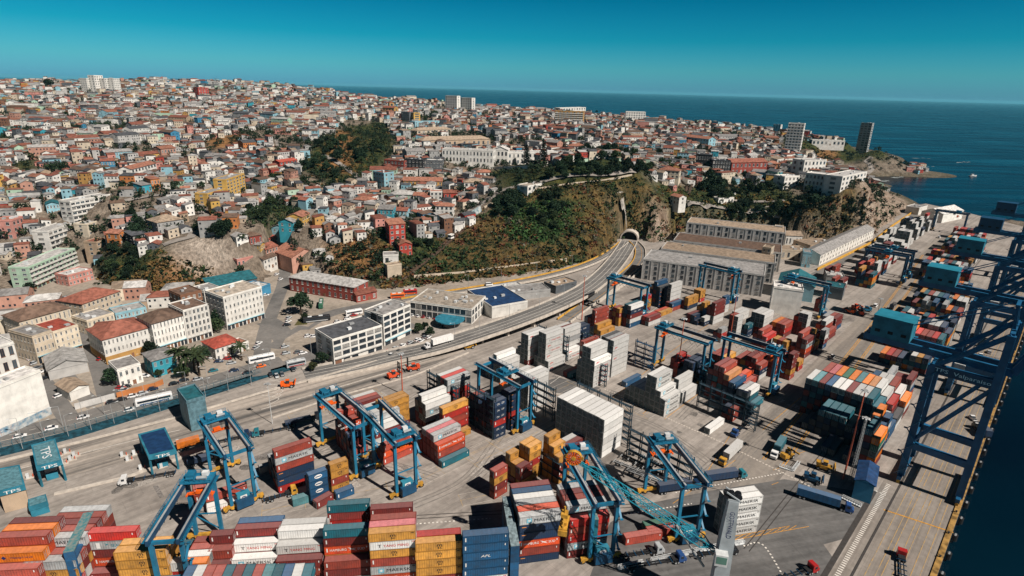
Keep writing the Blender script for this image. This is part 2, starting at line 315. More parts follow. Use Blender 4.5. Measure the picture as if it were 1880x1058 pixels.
def terrain_mat():
    m = bpy.data.materials.new('hill_ground'); m.use_nodes = True; t = m.node_tree; b = t.nodes['Principled BSDF']; b.inputs['Roughness'].default_value = .95; b.inputs['Specular IOR Level'].default_value = .1
    n = t.nodes.new; l = t.links.new; g = n('ShaderNodeNewGeometry'); aa = n('ShaderNodeAttribute'); aa.attribute_name = 'soil_dark'; ab = n('ShaderNodeAttribute'); ab.attribute_name = 'soil_pale'
    n1 = n('ShaderNodeTexNoise'); n1.inputs['Scale'].default_value = .09; n1.inputs['Detail'].default_value = 8; n1.inputs['Roughness'].default_value = .68; l(g.outputs['Position'], n1.inputs['Vector'])
    r_ = n('ShaderNodeMapRange'); r_.inputs[1].default_value = .34; r_.inputs[2].default_value = .66; l(n1.outputs[0], r_.inputs[0])
    mx_ = n('ShaderNodeMix'); mx_.data_type = 'RGBA'; l(r_.outputs[0], mx_.inputs[0]); l(aa.outputs['Color'], mx_.inputs[6]); l(ab.outputs['Color'], mx_.inputs[7])
    mp = n('ShaderNodeMapping'); mp.inputs['Scale'].default_value = (1, 1, .3); l(g.outputs['Position'], mp.inputs[0])
    n2 = n('ShaderNodeTexNoise'); n2.inputs['Scale'].default_value = .55; n2.inputs['Detail'].default_value = 5; l(mp.outputs[0], n2.inputs['Vector'])
    mr = n('ShaderNodeMapRange'); mr.inputs[1].default_value = .3; mr.inputs[2].default_value = .7; mr.inputs[3].default_value = .55; mr.inputs[4].default_value = 1.2; l(n2.outputs[0], mr.inputs[0])
    hs = n('ShaderNodeHueSaturation'); l(mx_.outputs[2], hs.inputs['Color']); l(mr.outputs[0], hs.inputs['Value']); l(hs.outputs[0], b.inputs['Base Color'])
    bp_ = n('ShaderNodeBump'); bp_.inputs['Strength'].default_value = .8; bp_.inputs['Distance'].default_value = 2.5; l(n2.outputs[0], bp_.inputs['Height']); l(bp_.outputs[0], b.inputs['Normal'])
    return m
nx, ny = len(gx), len(gy)
keep = ~((HH[:-1, :-1] <= -7.9) & (HH[1:, 1:] <= -7.9) & (HH[1:, :-1] <= -7.9) & (HH[:-1, 1:] <= -7.9))
a_ = (np.arange(ny-1)[:, None]*nx+np.arange(nx-1)[None, :])
F_ = np.stack([a_, a_+1, a_+nx+1, a_+nx], -1)[keep]
me = bpy.data.meshes.new('terrain'); V_ = np.stack([XX, YY, HH], -1).reshape(-1, 3)
me.vertices.add(len(V_)); me.vertices.foreach_set('co', V_.ravel()); me.loops.add(F_.size); me.loops.foreach_set('vertex_index', F_.ravel().astype(np.int32))
me.polygons.add(len(F_)); me.polygons.foreach_set('loop_start', np.arange(0, F_.size, 4, dtype=np.int32)); me.polygons.foreach_set('loop_total', np.full(len(F_), 4, np.int32))
me.materials.append(terrain_mat()); me.update(calc_edges=True)
for nm_, A_ in (('soil_dark', ZA), ('soil_pale', ZB)):
    at_ = me.attributes.new(nm_, 'FLOAT_COLOR', 'POINT'); at_.data.foreach_set('color', np.concatenate([A_.reshape(-1, 3), np.ones((A_.shape[0]*A_.shape[1], 1))], 1).astype(np.float32).ravel())
me.polygons.foreach_set('use_smooth', np.ones(len(me.polygons), bool))
tag(inst('terrain', me), kind='structure', label='hills and flat ground rising behind the harbour')
# ---------------------------------------------------------------- sea
def sea_mat():
    m = bpy.data.materials.new('sea_water'); m.use_nodes = True; t = m.node_tree; b = t.nodes['Principled BSDF']; n = t.nodes.new; l = t.links.new
    b.inputs['Roughness'].default_value = 0.24; b.inputs['IOR'].default_value = 1.33; b.inputs['Specular IOR Level'].default_value = 0.6
    g = n('ShaderNodeNewGeometry'); n1 = n('ShaderNodeTexNoise'); n1.inputs['Scale'].default_value = 0.12; n1.inputs['Detail'].default_value = 5; l(g.outputs['Position'], n1.inputs['Vector'])
    n2 = n('ShaderNodeTexNoise'); n2.inputs['Scale'].default_value = 0.006; n2.inputs['Detail'].default_value = 3; l(g.outputs['Position'], n2.inputs['Vector'])
    r_ = n('ShaderNodeValToRGB'); r_.color_ramp.elements[0].color = (0.0, 0.003, 0.008, 1); r_.color_ramp.elements[1].color = (0.0, 0.010, 0.019, 1); r_.color_ramp.elements[0].position = .35; r_.color_ramp.elements[1].position = .65
    l(n2.outputs[0], r_.inputs[0]); l(r_.outputs[0], b.inputs['Base Color'])
    mps = n('ShaderNodeMapping'); mps.inputs['Rotation'].default_value = (0, 0, .5); mps.inputs['Scale'].default_value = (.0035, .022, 1); l(g.outputs['Position'], mps.inputs[0]); n3 = n('ShaderNodeTexNoise'); n3.inputs['Scale'].default_value = 1; n3.inputs['Detail'].default_value = 6; l(mps.outputs[0], n3.inputs['Vector']); mr3 = n('ShaderNodeMapRange'); mr3.inputs[1].default_value = .35; mr3.inputs[2].default_value = .65; mr3.inputs[3].default_value = .21; mr3.inputs[4].default_value = .33; l(n3.outputs[0], mr3.inputs[0]); l(mr3.outputs[0], b.inputs['Roughness'])
    bp = n('ShaderNodeBump'); bp.inputs['Strength'].default_value = 0.3; bp.inputs['Distance'].default_value = 0.8; l(n1.outputs[0], bp.inputs['Height']); l(bp.outputs[0], b.inputs['Normal'])
    return m
SEA = sea_mat()
mb = MB()
ring = [0, 600, 3000, 12000, 70000]
for i in range(4):
    for k in range(48):
        a0, a1 = 2*math.pi*k/48, 2*math.pi*(k+1)/48; r0, r1 = ring[i], ring[i+1]
        P = [(r0*math.cos(a0), r0*math.sin(a0), -3.2), (r1*math.cos(a0), r1*math.sin(a0), -3.2), (r1*math.cos(a1), r1*math.sin(a1), -3.2), (r0*math.cos(a1), r0*math.sin(a1), -3.2)]
        mb.face(P[1:] if i == 0 else P, SEA) if i else mb.face([P[0], P[1], P[2]], SEA)
tag(mb.build('sea'), kind='structure', label='deep teal sea reaching the horizon')
# ---------------------------------------------------------------- ground sheets, roads and markings
def sheet(name, pts, z, m, label=None, kind='structure', drop=0.0):
    """flat sheet over a world polygon, optionally with a wall down all round"""
    from mathutils.geometry import tessellate_polygon
    P = [Vector((p[0], p[1], z)) for p in pts]; mb = MB(); T = tessellate_polygon([P])
    n = [tuple(p) for p in P]; mb.v = n[:]; k = mb.mi(m)
    for t in T:
        a, b, c = (P[i] for i in t); t = t if (b-a).cross(c-a).z > 0 else tuple(reversed(t)); mb.f.append(tuple(t)); mb.m.append(k)
    if drop:
        N_ = len(P); mb.v += [(p.x, p.y, z-drop) for p in P]
        for i in range(N_):
            j = (i+1) % N_; mb.f.append((i, j, N_+j, N_+i)); mb.m.append(k)
    o = mb.build(name); tag(o, label, kind=kind); return o
def pxs(L_, z=0.0): return [tuple(at(p[0], p[1], z)[:2]) for p in L_]
CONC = ground_mat('stained_port_concrete', [(.165, .147, .132), (.275, .246, .219), (.335, .302, .270), (.245, .22, .196)], 0.035, rough=0.9, bump=0.05, s2=14, amt2=0.16)
ASPH = ground_mat('grey_asphalt', [(.10, .098, .096), (.138, .134, .13), (.17, .164, .158)], 0.05, rough=0.9, bump=0.05, s2=12, amt2=0.14)
DECKJ = 1
ROADM = ground_mat('road_asphalt', [(.10, .098, .095), (.155, .148, .14), (.19, .178, .165)], 0.05, rough=0.9, bump=0.03, s2=10, amt2=0.14)
PAVE = ground_mat('city_pavement', [(.19, .165, .14), (.29, .25, .205), (.36, .31, .26)], 0.05, rough=0.95, bump=0.05, s2=9, amt2=0.22)
def add_joints(m, ang, w_, h_, dark=1.0):
    t = m.node_tree; b = t.nodes['Principled BSDF']; n = t.nodes.new; l = t.links.new; src = b.inputs['Base Color'].links[0].from_socket; g = n('ShaderNodeNewGeometry'); mp = n('ShaderNodeMapping'); mp.inputs['Rotation'].default_value = (0, 0, -ang); l(g.outputs['Position'], mp.inputs[0])
    br = n('ShaderNodeTexBrick'); br.inputs['Scale'].default_value = 1; br.inputs['Brick Width'].default_value = w_; br.inputs['Row Height'].default_value = h_; br.inputs['Mortar Size'].default_value = .09; br.inputs['Color1'].default_value = (1, 1, 1, 1); br.inputs['Color2'].default_value = (.965, .965, .965, 1); br.inputs['Mortar'].default_value = (dark-.16,)*3+(1,); l(mp.outputs[0], br.inputs['Vector'])
    st = n('ShaderNodeTexNoise'); st.inputs['Scale'].default_value = 1; st.inputs['Detail'].default_value = 5; st.inputs['Roughness'].default_value = .65; m2 = n('ShaderNodeMapping'); m2.vector_type = 'TEXTURE'; m2.inputs['Rotation'].default_value = (0, 0, ang); m2.inputs['Scale'].default_value = (60, 2.6, 1); l(g.outputs['Position'], m2.inputs[0]); l(m2.outputs[0], st.inputs['Vector'])
    sr = n('ShaderNodeMapRange'); sr.inputs[1].default_value = .36; sr.inputs[2].default_value = .62; sr.inputs[3].default_value = .74; sr.inputs[4].default_value = 1.04; l(st.outputs[0], sr.inputs[0])
    oil = n('ShaderNodeTexNoise'); oil.inputs['Scale'].default_value = .16; oil.inputs['Detail'].default_value = 6; oil.inputs['Roughness'].default_value = .75; l(g.outputs['Position'], oil.inputs['Vector']); orr = n('ShaderNodeMapRange'); orr.inputs[1].default_value = .60; orr.inputs[2].default_value = .72; orr.inputs[3].default_value = 1; orr.inputs[4].default_value = .62; l(oil.outputs[0], orr.inputs[0])
    mm = n('ShaderNodeMath'); mm.operation = 'MULTIPLY'; l(sr.outputs[0], mm.inputs[0]); l(orr.outputs[0], mm.inputs[1]); hs = n('ShaderNodeHueSaturation'); l(src, hs.inputs['Color']); l(mm.outputs[0], hs.inputs['Value'])
    mx_ = n('ShaderNodeMix'); mx_.data_type = 'RGBA'; mx_.blend_type = 'MULTIPLY'; mx_.inputs[0].default_value = 1; l(hs.outputs[0], mx_.inputs[6]); l(br.outputs[0], mx_.inputs[7]); l(mx_.outputs[2], b.inputs['Base Color'])
add_joints(CONC, R(44), 12, 6); add_joints(ASPH, R(14), 60, 30, .95)
DECK = ground_mat('quay_concrete', [(.18, .158, .138), (.235, .208, .182), (.28, .25, .22)], 0.04, rough=0.9, bump=0.05, s2=12, amt2=0.15)
def streak_mat(name, c1, c2, ang, sc=(0.006, 0.16), base=None):
    m = bpy.data.materials.new(name); m.use_nodes = True; t = m.node_tree; b = t.nodes['Principled BSDF']; b.inputs['Roughness'].default_value = 0.9; b.inputs['Specular IOR Level'].default_value = 0.1
    n = t.nodes.new; l = t.links.new; g = n('ShaderNodeNewGeometry'); mp = n('ShaderNodeMapping'); mp.vector_type = 'TEXTURE'; mp.inputs['Rotation'].default_value = (0, 0, ang); mp.inputs['Scale'].default_value = (1/sc[0], 1/sc[1], 1)
    l(g.outputs['Position'], mp.inputs[0]); ns = n('ShaderNodeTexNoise'); ns.inputs['Scale'].default_value = 1; ns.inputs['Detail'].default_value = 5; ns.inputs['Roughness'].default_value = .6; l(mp.outputs[0], ns.inputs['Vector'])
    r_ = n('ShaderNodeValToRGB'); e = r_.color_ramp.elements; e[0].position = .40; e[1].position = .58; e[0].color = (*c1, 1); e[1].color = (*c2, 1); l(ns.outputs[0], r_.inputs[0])
    n2 = n('ShaderNodeTexNoise'); n2.inputs['Scale'].default_value = .5; n2.inputs['Detail'].default_value = 5; l(g.outputs['Position'], n2.inputs['Vector'])
    mr = n('ShaderNodeMapRange'); mr.inputs[1].default_value = .3; mr.inputs[2].default_value = .7; mr.inputs[3].default_value = .85; mr.inputs[4].default_value = 1.08; l(n2.outputs[0], mr.inputs[0])
    hs = n('ShaderNodeHueSaturation'); l(r_.outputs[0], hs.inputs['Color']); l(mr.outputs[0], hs.inputs['Value']); l(hs.outputs[0], b.inputs['Base Color'])
    return m
LANES = streak_mat('tyre_streaked_lanes', (.095, .09, .085), (.37, .325, .28), R(38))
TRACK = streak_mat('tyre_streaked_quay_road', (.165, .148, .132), (.25, .222, .192), R(47))
VIA = streak_mat('tyre_streaked_asphalt', (.115, .112, .108), (.175, .168, .158), R(40), (0.008, 0.2))
YEL = mat('yellow_road_paint', (.55, .27, .045), .8, .2, 1.5, 0, coord='world'); WHI = mat('white_road_paint', (.66, .62, .56), .8, .15, 1.2, 0, coord='world')
RAIL_SHADE = mat('rail_groove_gap_shade', (.05, .045, .042), .8, .1, 1, 0, coord='world'); KERB = mat('pale_kerb_concrete', (.50, .45, .39), .9, .12, .6, 0, coord='world')
YEDGE = mat('worn_yellow_edge', (.36, .21, .06), .8, .3, .5, 0, coord='world')
YWALL = mat('yellow_painted_wall', (.58, .32, .05), .8, .15, .5, 0, coord='world')
qpt = lambda s, o=0.0: tuple(Q0+QD*s+QN*o)           # along the quay, towards the water
_left = [p for p in FLAT_PX[1:-3]]
apron = [qpt(-140), qpt(640), tuple(at(1765, 388)[:2]), tuple(at(1700, 374)[:2])]+[tuple(at(*p)[:2]) for p in reversed(FLAT_PX[1:-4])]+[(-520, 60), (60, 60)]
add_joints(DECK, QA, 9, 4.5)
sheet('port_ground', apron, 0.0, CONC, 'stained pale concrete ground of the container terminal', drop=6)
z1, z2, z3, z4, z5 = .004, .030, .060, .070, .080
# city ground
city_px = [(-600, 905), (0, 802), (250, 748), (480, 688), (560, 668), (700, 628), (790, 600), (900, 575), (960, 560), (1000, 520), (1090, 487)]
sheet('city_pavement', pxs(city_px)+[tuple(at(*p)[:2]) for p in reversed(FLAT_PX[1:22])], z1, PAVE, 'tan pavement of the lower town')
sheet('gate_lanes', pxs([(-400, 960), (-20, 905), (110, 880), (240, 845), (330, 812), (470, 775), (640, 720), (800, 668), (860, 640), (790, 640), (690, 668), (560, 702), (330, 762), (0, 850), (-300, 910)]), .008, LANES, 'tyre marked truck lanes at the port gate')
sheet('asphalt_yard', pxs([(1165, 930), (1300, 902), (1440, 880), (1592, 905), (1590, 925), (1534, 1056), (1505, 1120), (1060, 1120), (1120, 960)]), .016, ASPH, 'grey asphalt yard by the mobile crane')
sheet('pale_patch', pxs([(1512, 1000), (1566, 985), (1536, 1034)]), z2, CONC)
sheet('asphalt_patch', pxs([(1000, 700), (1025, 693), (1102, 712), (1080, 728), (1010, 720)]), .008, ASPH)
sheet('quay_deck', [qpt(-140, -1.5), qpt(600, -1.5), qpt(600, -22.5), qpt(-140, -22.5)], .020, DECK, 'concrete quay deck with yellow lane lines')
sheet('quay_road', [qpt(-30, -69), qpt(560, -88), qpt(560, -64), qpt(-30, -48)], .012, TRACK, 'wide yard road along the container stacks')
def ribbon(name, path, width, m, z=z2, label=None, pix=True, closed=False, kind='structure', build=True, mb=None, off=0.0, zz=None, dash=None):
    """road or painted strip along a path of pixels (x, y[, height]) or world points; dash=(on, off)"""
    P = [np.array(at(p[0], p[1], p[2] if len(p) > 2 else 0.0)) for p in path] if pix else [np.array((p[0], p[1], p[2] if len(p) > 2 else 0.0), float) for p in path]
    # smooth
    if len(P) > 2:
        Q = [P[0]]
        for i in range(len(P)-1):
            a = P[max(0, i-1)]; b = P[i]; c = P[i+1]; d = P[min(len(P)-1, i+2)]
            for k in range(1, 7):
                t = k/6; Q.append(0.5*((2*b)+(c-a)*t+(2*a-5*b+4*c-d)*t*t+(3*b-a-3*c+d)*t**3))
        P = Q
    own = mb is None; mb = mb or MB()
    if dash:
        S = [0.0]
        for a, b in zip(P, P[1:]): S.append(S[-1]+np.linalg.norm(b-a))
        def pt(s):
            i = min(max(np.searchsorted(S, s)-1, 0), len(P)-2); t = (s-S[i])/max(S[i+1]-S[i], 1e-6); return P[i]+(P[i+1]-P[i])*t
        s = 0.0; segs = []
        while s < S[-1]: segs.append((pt(s), pt(min(s+dash[0], S[-1])))); s += sum(dash)
    else: segs = None
    if segs is None:
        Lp, Rp = [], []
        for i in range(len(P)):
            d = P[min(i+1, len(P)-1)]-P[max(i-1, 0)]; d = d[:2]/max(np.linalg.norm(d[:2]), 1e-6); n_ = np.array([-d[1], d[0]])
            for lst, s in ((Lp, off+width/2), (Rp, off-width/2)): lst.append((P[i][0]+n_[0]*s, P[i][1]+n_[1]*s, P[i][2]+z))
        n0 = len(mb.v); mb.v += Lp+Rp; k = mb.mi(m); N_ = len(P)
        for i in range(N_-1): mb.f.append((n0+i, n0+N_+i, n0+N_+i+1, n0+i+1)); mb.m.append(k)
    else:
        for a, b in segs:
            d = (b-a)[:2]; d = d/max(np.linalg.norm(d), 1e-6); n_ = np.array([-d[1], d[0]]); o1 = n_*(off+width/2); o2 = n_*(off-width/2)
            mb.face([(a[0]+o2[0], a[1]+o2[1], a[2]+z), (b[0]+o2[0], b[1]+o2[1], b[2]+z), (b[0]+o1[0], b[1]+o1[1], b[2]+z), (a[0]+o1[0], a[1]+o1[1], a[2]+z)], m)
    if own:
        o = mb.build(name); tag(o, label, kind=kind); return o, P
    return None, P
AV = [(-500, 925), (-60, 818), (120, 778), (250, 741), (380, 704), (480, 674), (560, 654), (640, 633)]
ribbon('coast_avenue', AV, 13.5, ROADM, z2, 'dark asphalt coast avenue')
ribbon('railway_bed', [(-500, 965), (-60, 846), (120, 801), (250, 762), (380, 722), (480, 690), (540, 672)], 7.0, mat('dark_ballast', (.012, .070, .100), .95, .3, .5, 0, coord='world'), z2, 'sunken dark strip of railway beside the avenue')
STREETS = [([(70, 690), (105, 738), (128, 770)], 7), ([(0, 560), (60, 610), (100, 660), (140, 712), (175, 745)], 6), ([(108, 545), (140, 580), (158, 605), (172, 640), (185, 680), (200, 730)], 8),
    ([(158, 602), (250, 580), (330, 570), (400, 548)], 6), ([(480, 690), (482, 640), (490, 600), (505, 560), (520, 520), (525, 480), (530, 452)], 8), ([(560, 660), (530, 630), (505, 600), (490, 590)], 12), ([(500, 640), (560, 600), (610, 575), (680, 560), (745, 548), (800, 540), (880, 528)], 9),
    ([(0, 545), (5, 520), (20, 500)], 7), ([(640, 633), (720, 610), (760, 595)], 8)]
for i, (p, w_) in enumerate(STREETS): ribbon('street', p, w_, ROADM, z2+.002*(i % 5+1), 'asphalt street of the lower town')
sheet('traffic_island', pxs([(532, 596), (545, 575), (580, 570), (588, 585), (566, 600)]), .048, PAVE, 'tan traffic island around the big tree')
sheet('plaza', pxs([(508, 652), (524, 622), (552, 606), (600, 604), (628, 590), (640, 596), (604, 628), (556, 650), (520, 664)]), .046, PAVE, 'tan plaza between the square and the avenue')
sheet('grass_verge', pxs([(540, 598), (549, 586), (566, 584), (564, 596)]), .055, ground_mat('dry_grass', [(.05, .06, .02), (.12, .10, .04)], .3), 'small dry lawn under the big tree')
# streets that climb the hills, draped on the ground
def drape(name, pts, w_, m, lift=.35, label=None):
    P = [hit(a, b) for a, b in pts]; Q = []
    for a, b in zip(P, P[1:]):
        n_ = max(2, int(np.linalg.norm(b-a)/4)); Q += [a+(b-a)*k/n_ for k in range(n_)]
    Q.append(P[-1]); mb = MB(); Lp = []; Rp = []
    for i in range(len(Q)):
        d = (Q[min(i+3, len(Q)-1)]-Q[max(i-3, 0)])[:2]; d /= max(np.linalg.norm(d), 1e-6); n_ = np.array([-d[1], d[0]])*w_/2
        for lst, s in ((Lp, 1), (Rp, -1)):
            x, y = Q[i][0]+n_[0]*s, Q[i][1]+n_[1]*s; lst.append((x, y, max(float(hz(x, y)), float(hz(Q[i][0], Q[i][1])))+lift))
    mb.v = Lp+Rp; k = mb.mi(m); N_ = len(Q)
    for i in range(N_-1): mb.f.append((i, N_+i, N_+i+1, i+1)); mb.m.append(k)
    tag(mb.build(name), label, kind='structure')
HILLST = [([(530, 452), (545, 425), (560, 400), (575, 385)], 8), ([(300, 452), (350, 438), (372, 415), (375, 395), (365, 380), (385, 355), (380, 340)], 7), ([(230, 372), (300, 360), (325, 350)], 6), ([(590, 285), (620, 300), (650, 320), (665, 335)], 7), ([(85, 225), (84, 200), (82, 180), (80, 165)], 7), ([(140, 245), (146, 225), (150, 200)], 6),
    ([(740, 265), (762, 250), (765, 235), (780, 220)], 8), ([(830, 405), (880, 378), (920, 352), (1000, 335), (1100, 325), (1165, 318)], 7), ([(1590, 320), (1600, 312), (1598, 303), (1590, 297), (1600, 290)], 9), ([(1260, 385), (1330, 385), (1400, 398), (1430, 402)], 6), ([(1330, 365), (1400, 372), (1440, 370)], 5), ([(505, 250), (515, 275), (500, 300)], 6), ([(200, 405), (260, 395), (270, 380)], 6)]
drape('shotcrete_strip', [(1135, 376), (1140, 402), (1147, 428)], 6, mat('grey_shotcrete', (.36, .33, .29), .9, .25, .4, 0, coord='world'), .4, 'pale shotcrete strip on the slope above the tunnel')
for p, w_ in HILLST: drape('hillside_street', p, w_, mat('pale_hill_street', (.26, .235, .21), .9, .15, .2, 0, coord='world'), label='narrow street on the hillside')
# repair patches and tyre arcs on the port ground
rp_ = MB(); _pr = random.Random(77); PMAT = [ground_mat('repair_dark', [(.15, .14, .13), (.22, .20, .185)], .2), ground_mat('repair_pale', [(.30, .275, .245), (.37, .34, .31)], .2), ground_mat('oil_stained', [(.075, .07, .066), (.16, .147, .134), (.21, .19, .172)], .25)]
YARDS = [[(480, 760), (700, 720), (860, 680), (900, 760), (760, 900), (520, 900)], [(860, 830), (1010, 740), (1120, 740), (1340, 830), (1240, 900), (900, 950)], [(1000, 690), (1180, 590), (1330, 560), (1400, 700), (1300, 800), (1110, 730)], [(1340, 830), (1440, 740), (1620, 560), (1660, 560), (1520, 780), (1440, 870)], [(240, 850), (470, 790), (520, 900), (470, 960), (120, 940)]]
_k = 0
for yp in YARDS:
    xs = [p[0] for p in yp]; ys = [p[1] for p in yp]
    for _ in range(34):
        u, v = _pr.uniform(min(xs), max(xs)), _pr.uniform(min(ys), max(ys))
        if not in_poly(np.array(u), np.array(v), yp): continue
        p = at(u, v)[:2]; _k += 1; z_ = .0135+_k*.00006; a_ = R(44)+_pr.choice((0, 0, .3, 1.57)); m_ = _pr.choice(PMAT); hx, hy = _pr.uniform(.8, 5.5), _pr.uniform(.6, 2.6); c_, s_ = math.cos(a_), math.sin(a_)
        if m_ is PMAT[2]: rp_.face([(p[0]+math.cos(t)*hx*_pr.uniform(.5, 1), p[1]+math.sin(t)*hy*_pr.uniform(.5, 1.2), z_) for t in np.linspace(0, 5.7, 9)], m_)
        else: rp_.face([(p[0]+c_*i*hx-s_*j*hy, p[1]+s_*i*hx+c_*j*hy, z_) for i, j in ((-1, -1), (1, -1), (1, 1), (-1, 1))], m_)
tag(rp_.build('ground_patches'), kind='structure', label='repaired and oil stained patches of the port ground')
tk_ = MB(); TYM = mat('tyre_darkened_concrete', (.145, .132, .12), .9, .3, .4, 0, coord='world', c2=(.21, .19, .168))
for pts in ([(1130, 760), (1180, 775), (1230, 800), (1300, 850)], [(880, 700), (960, 720), (1040, 745), (1100, 790)], [(520, 860), (620, 830), (700, 850), (800, 880)], [(860, 900), (900, 860), (1000, 800), (1090, 745)], [(430, 900), (560, 850), (700, 770), (830, 690)], [(1280, 880), (1350, 820), (1450, 740)], [(1330, 900), (1380, 830), (1480, 740), (1560, 660)], [(760, 930), (860, 880), (930, 790), (1010, 710)], [(900, 690), (1010, 690), (1120, 600), (1200, 560)], [(1160, 740), (1260, 650), (1340, 590)], [(1250, 770), (1330, 690), (1400, 620)]):
    for o_ in (-.95, .95, 2.4): ribbon('', pts, .45, TYM, .026+.0006*(o_+1), mb=tk_, off=o_)
tag(tk_.build('tyre_tracks'), kind='structure', label='dark tyre tracks curving over the yard')
# painted marks
mk = MB()
for o_ in (-73.5, -72.6, -66.8, -65.9): ribbon('', [qpt(20, o_+15), qpt(200, o_+6), qpt(430, o_-8)], .35, YEL, z3, pix=False, mb=mk)
for o_ in (-3.5, -5.5, -8, -9.3, -11.5, -12.8, -15): ribbon('', [qpt(-100, o_), qpt(420, o_)], .22, mat('faded_yellow_paint', (.40, .25, .09), .85, .35, .6, 0, coord='world', c2=(.26, .22, .17)), z3, pix=False, mb=mk)
ribbon('', [qpt(-120, -20.6), qpt(38, -20.6)], 1.3, WHI, z3, pix=False, mb=mk, dash=(.5, .6))
ribbon('', [(1622, 936), (1750, 978)], .6, YEL, z4, mb=mk)
for p in ([(1130, 948), (1270, 925)], [(1240, 905), (1330, 888), (1440, 868)], [(1365, 1003), (1400, 1000), (1440, 1062)], [(755, 963), (900, 952)], [(1600, 898), (1630, 912)]): ribbon('', p, .5, WHI, z3, mb=mk, dash=(.6, .7))
for p in ([(1330, 995), (1485, 967)], [(1330, 988), (1450, 966)], [(1235, 925), (1350, 845)], [(1290, 880), (1340, 800)]): ribbon('', p, .22, YEL, z3, mb=mk)
for k in range(9): ribbon('', [(1335+k*14, 994-k*2.5), (1350+k*14, 985-k*2.5)], .2, YEL, z4, mb=mk)
for a, b in (((1110, 715), (1190, 745)), ((950, 700), (1060, 735)), ((1140, 730), (1330, 815)), ((1330, 815), (1490, 895))): ribbon('', [a, b], .8, KERB, z4, mb=mk, dash=(.7, .5))
for k, o_ in enumerate((-.2, 1.0)): ribbon('', [(455, 972+o_*5), (760, 948+o_*5), (1200, 925+o_*5)], .3, RAIL_SHADE, z3, mb=mk)
for o_, w_ in ((-44, .28), (-42.4, .28), (-17.6, .7), (-23.2, 1.5)): ribbon('', [qpt(-30 if o_ < -40 else -140, o_), qpt(500 if o_ > -20 or o_ < -40 else 30, o_)], w_, RAIL_SHADE, z4, pix=False, mb=mk)  # widest strip is dark colour for the shadowed gap behind the deck
ribbon('', [(-60, 824), (120, 783), (250, 746), (380, 709), (480, 679)], .3, KERB, z4, mb=mk)
ribbon('', [(-60, 818), (250, 741), (480, 674)], .18, WHI, z4, mb=mk, dash=(2, 4))
for p in ([(0, 870), (250, 808), (330, 790)], [(480, 752), (640, 706), (800, 655)], [(100, 905), (260, 868)]): ribbon('', p, .3, WHI, z3, mb=mk)
for k in range(5): ribbon('', [(490+k*3, 745-k*8), (512+k*4, 732-k*7), (480+k*4, 726-k*7)], .25, WHI, z3, mb=mk)
for k in range(7): ribbon('', [(1010+k*28, 705-k*20), (1050+k*28, 676-k*20)], .2, WHI, z3, mb=mk)
for p in ([(1120, 735), (1240, 640), (1340, 568)], [(1180, 760), (1290, 672), (1400, 590)], [(1400, 790), (1470, 730)], [(1220, 770), (1340, 680)]): ribbon('', p, .25, YEL, z3, mb=mk)
for k in range(14):
    a = qpt(-20+k*9, -50-(k % 3)*3); ribbon('', [a, (a[0]+3, a[1]+1.5)], .2, YEL, z3, pix=False, mb=mk)
BAYL = mat('worn_bay_line', (.46, .30, .11), .85, .4, .5, 0, coord='world', c2=(.28, .24, .19)); BAYW = mat('worn_white_line', (.50, .47, .42), .85, .4, .5, 0, coord='world', c2=(.30, .26, .22))
for (ax, ay), ang_, nb_, nr_ in (((1190, 770), 44, 4, 5), ((1040, 735), 43, 3, 4), ((880, 860), 43, 5, 4), ((760, 900), 43, 4, 2), ((540, 780), 38, 3, 3), ((1300, 700), 44, 5, 5), ((1110, 790), 44, 3, 3), ((480, 950), 20, 4, 2), ((850, 930), 20, 3, 2)):
    p0_ = at(ax, ay)[:2]; ux_ = np.array([math.cos(R(ang_)), math.sin(R(ang_))]); uy_ = np.array([-ux_[1], ux_[0]])
    for i in range(nb_+1): a = p0_+ux_*i*13.2; b = a+uy_*nr_*3; ribbon('', [a, b], .14, BAYL, z3, pix=False, mb=mk)
    for j in range(nr_+1): a = p0_+uy_*j*3; b = a+ux_*nb_*13.2; ribbon('', [a, b], .14, BAYL if j % 2 else BAYW, z4, pix=False, mb=mk)
tag(mk.build('road_markings'), kind='structure', label='painted white and yellow lines on the port ground')
# kerbs and low walls as raised strips
def wall_strip(mb, path, t, h, m, pix=True, z0=0.0, sub=1):
    P = [np.array(at(p[0], p[1], p[2] if len(p) > 2 else 0)) if pix else np.array(p, float) for p in path]
    for a, b in zip(P, P[1:]): mb.beam((a[0], a[1], a[2]+z0+h/2), (b[0], b[1], b[2]+z0+h/2), t, h, m)
kb = MB()
wall_strip(kb, [(100, 908), (230, 878), (330, 842), (345, 836)], 1.2, .5, KERB); wall_strip(kb, [(150, 812), (330, 766), (480, 722), (600, 690), (690, 664), (790, 636)], .9, .6, KERB)
wall_strip(kb, [(0, 848), (150, 812)], .9, .6, KERB); wall_strip(kb, [(500, 768), (620, 728), (760, 690), (860, 648)], .8, .35, KERB)
tag(kb.build('lane_kerb'), 'pale raised kerb between the truck lanes and the yard', 'kerb')
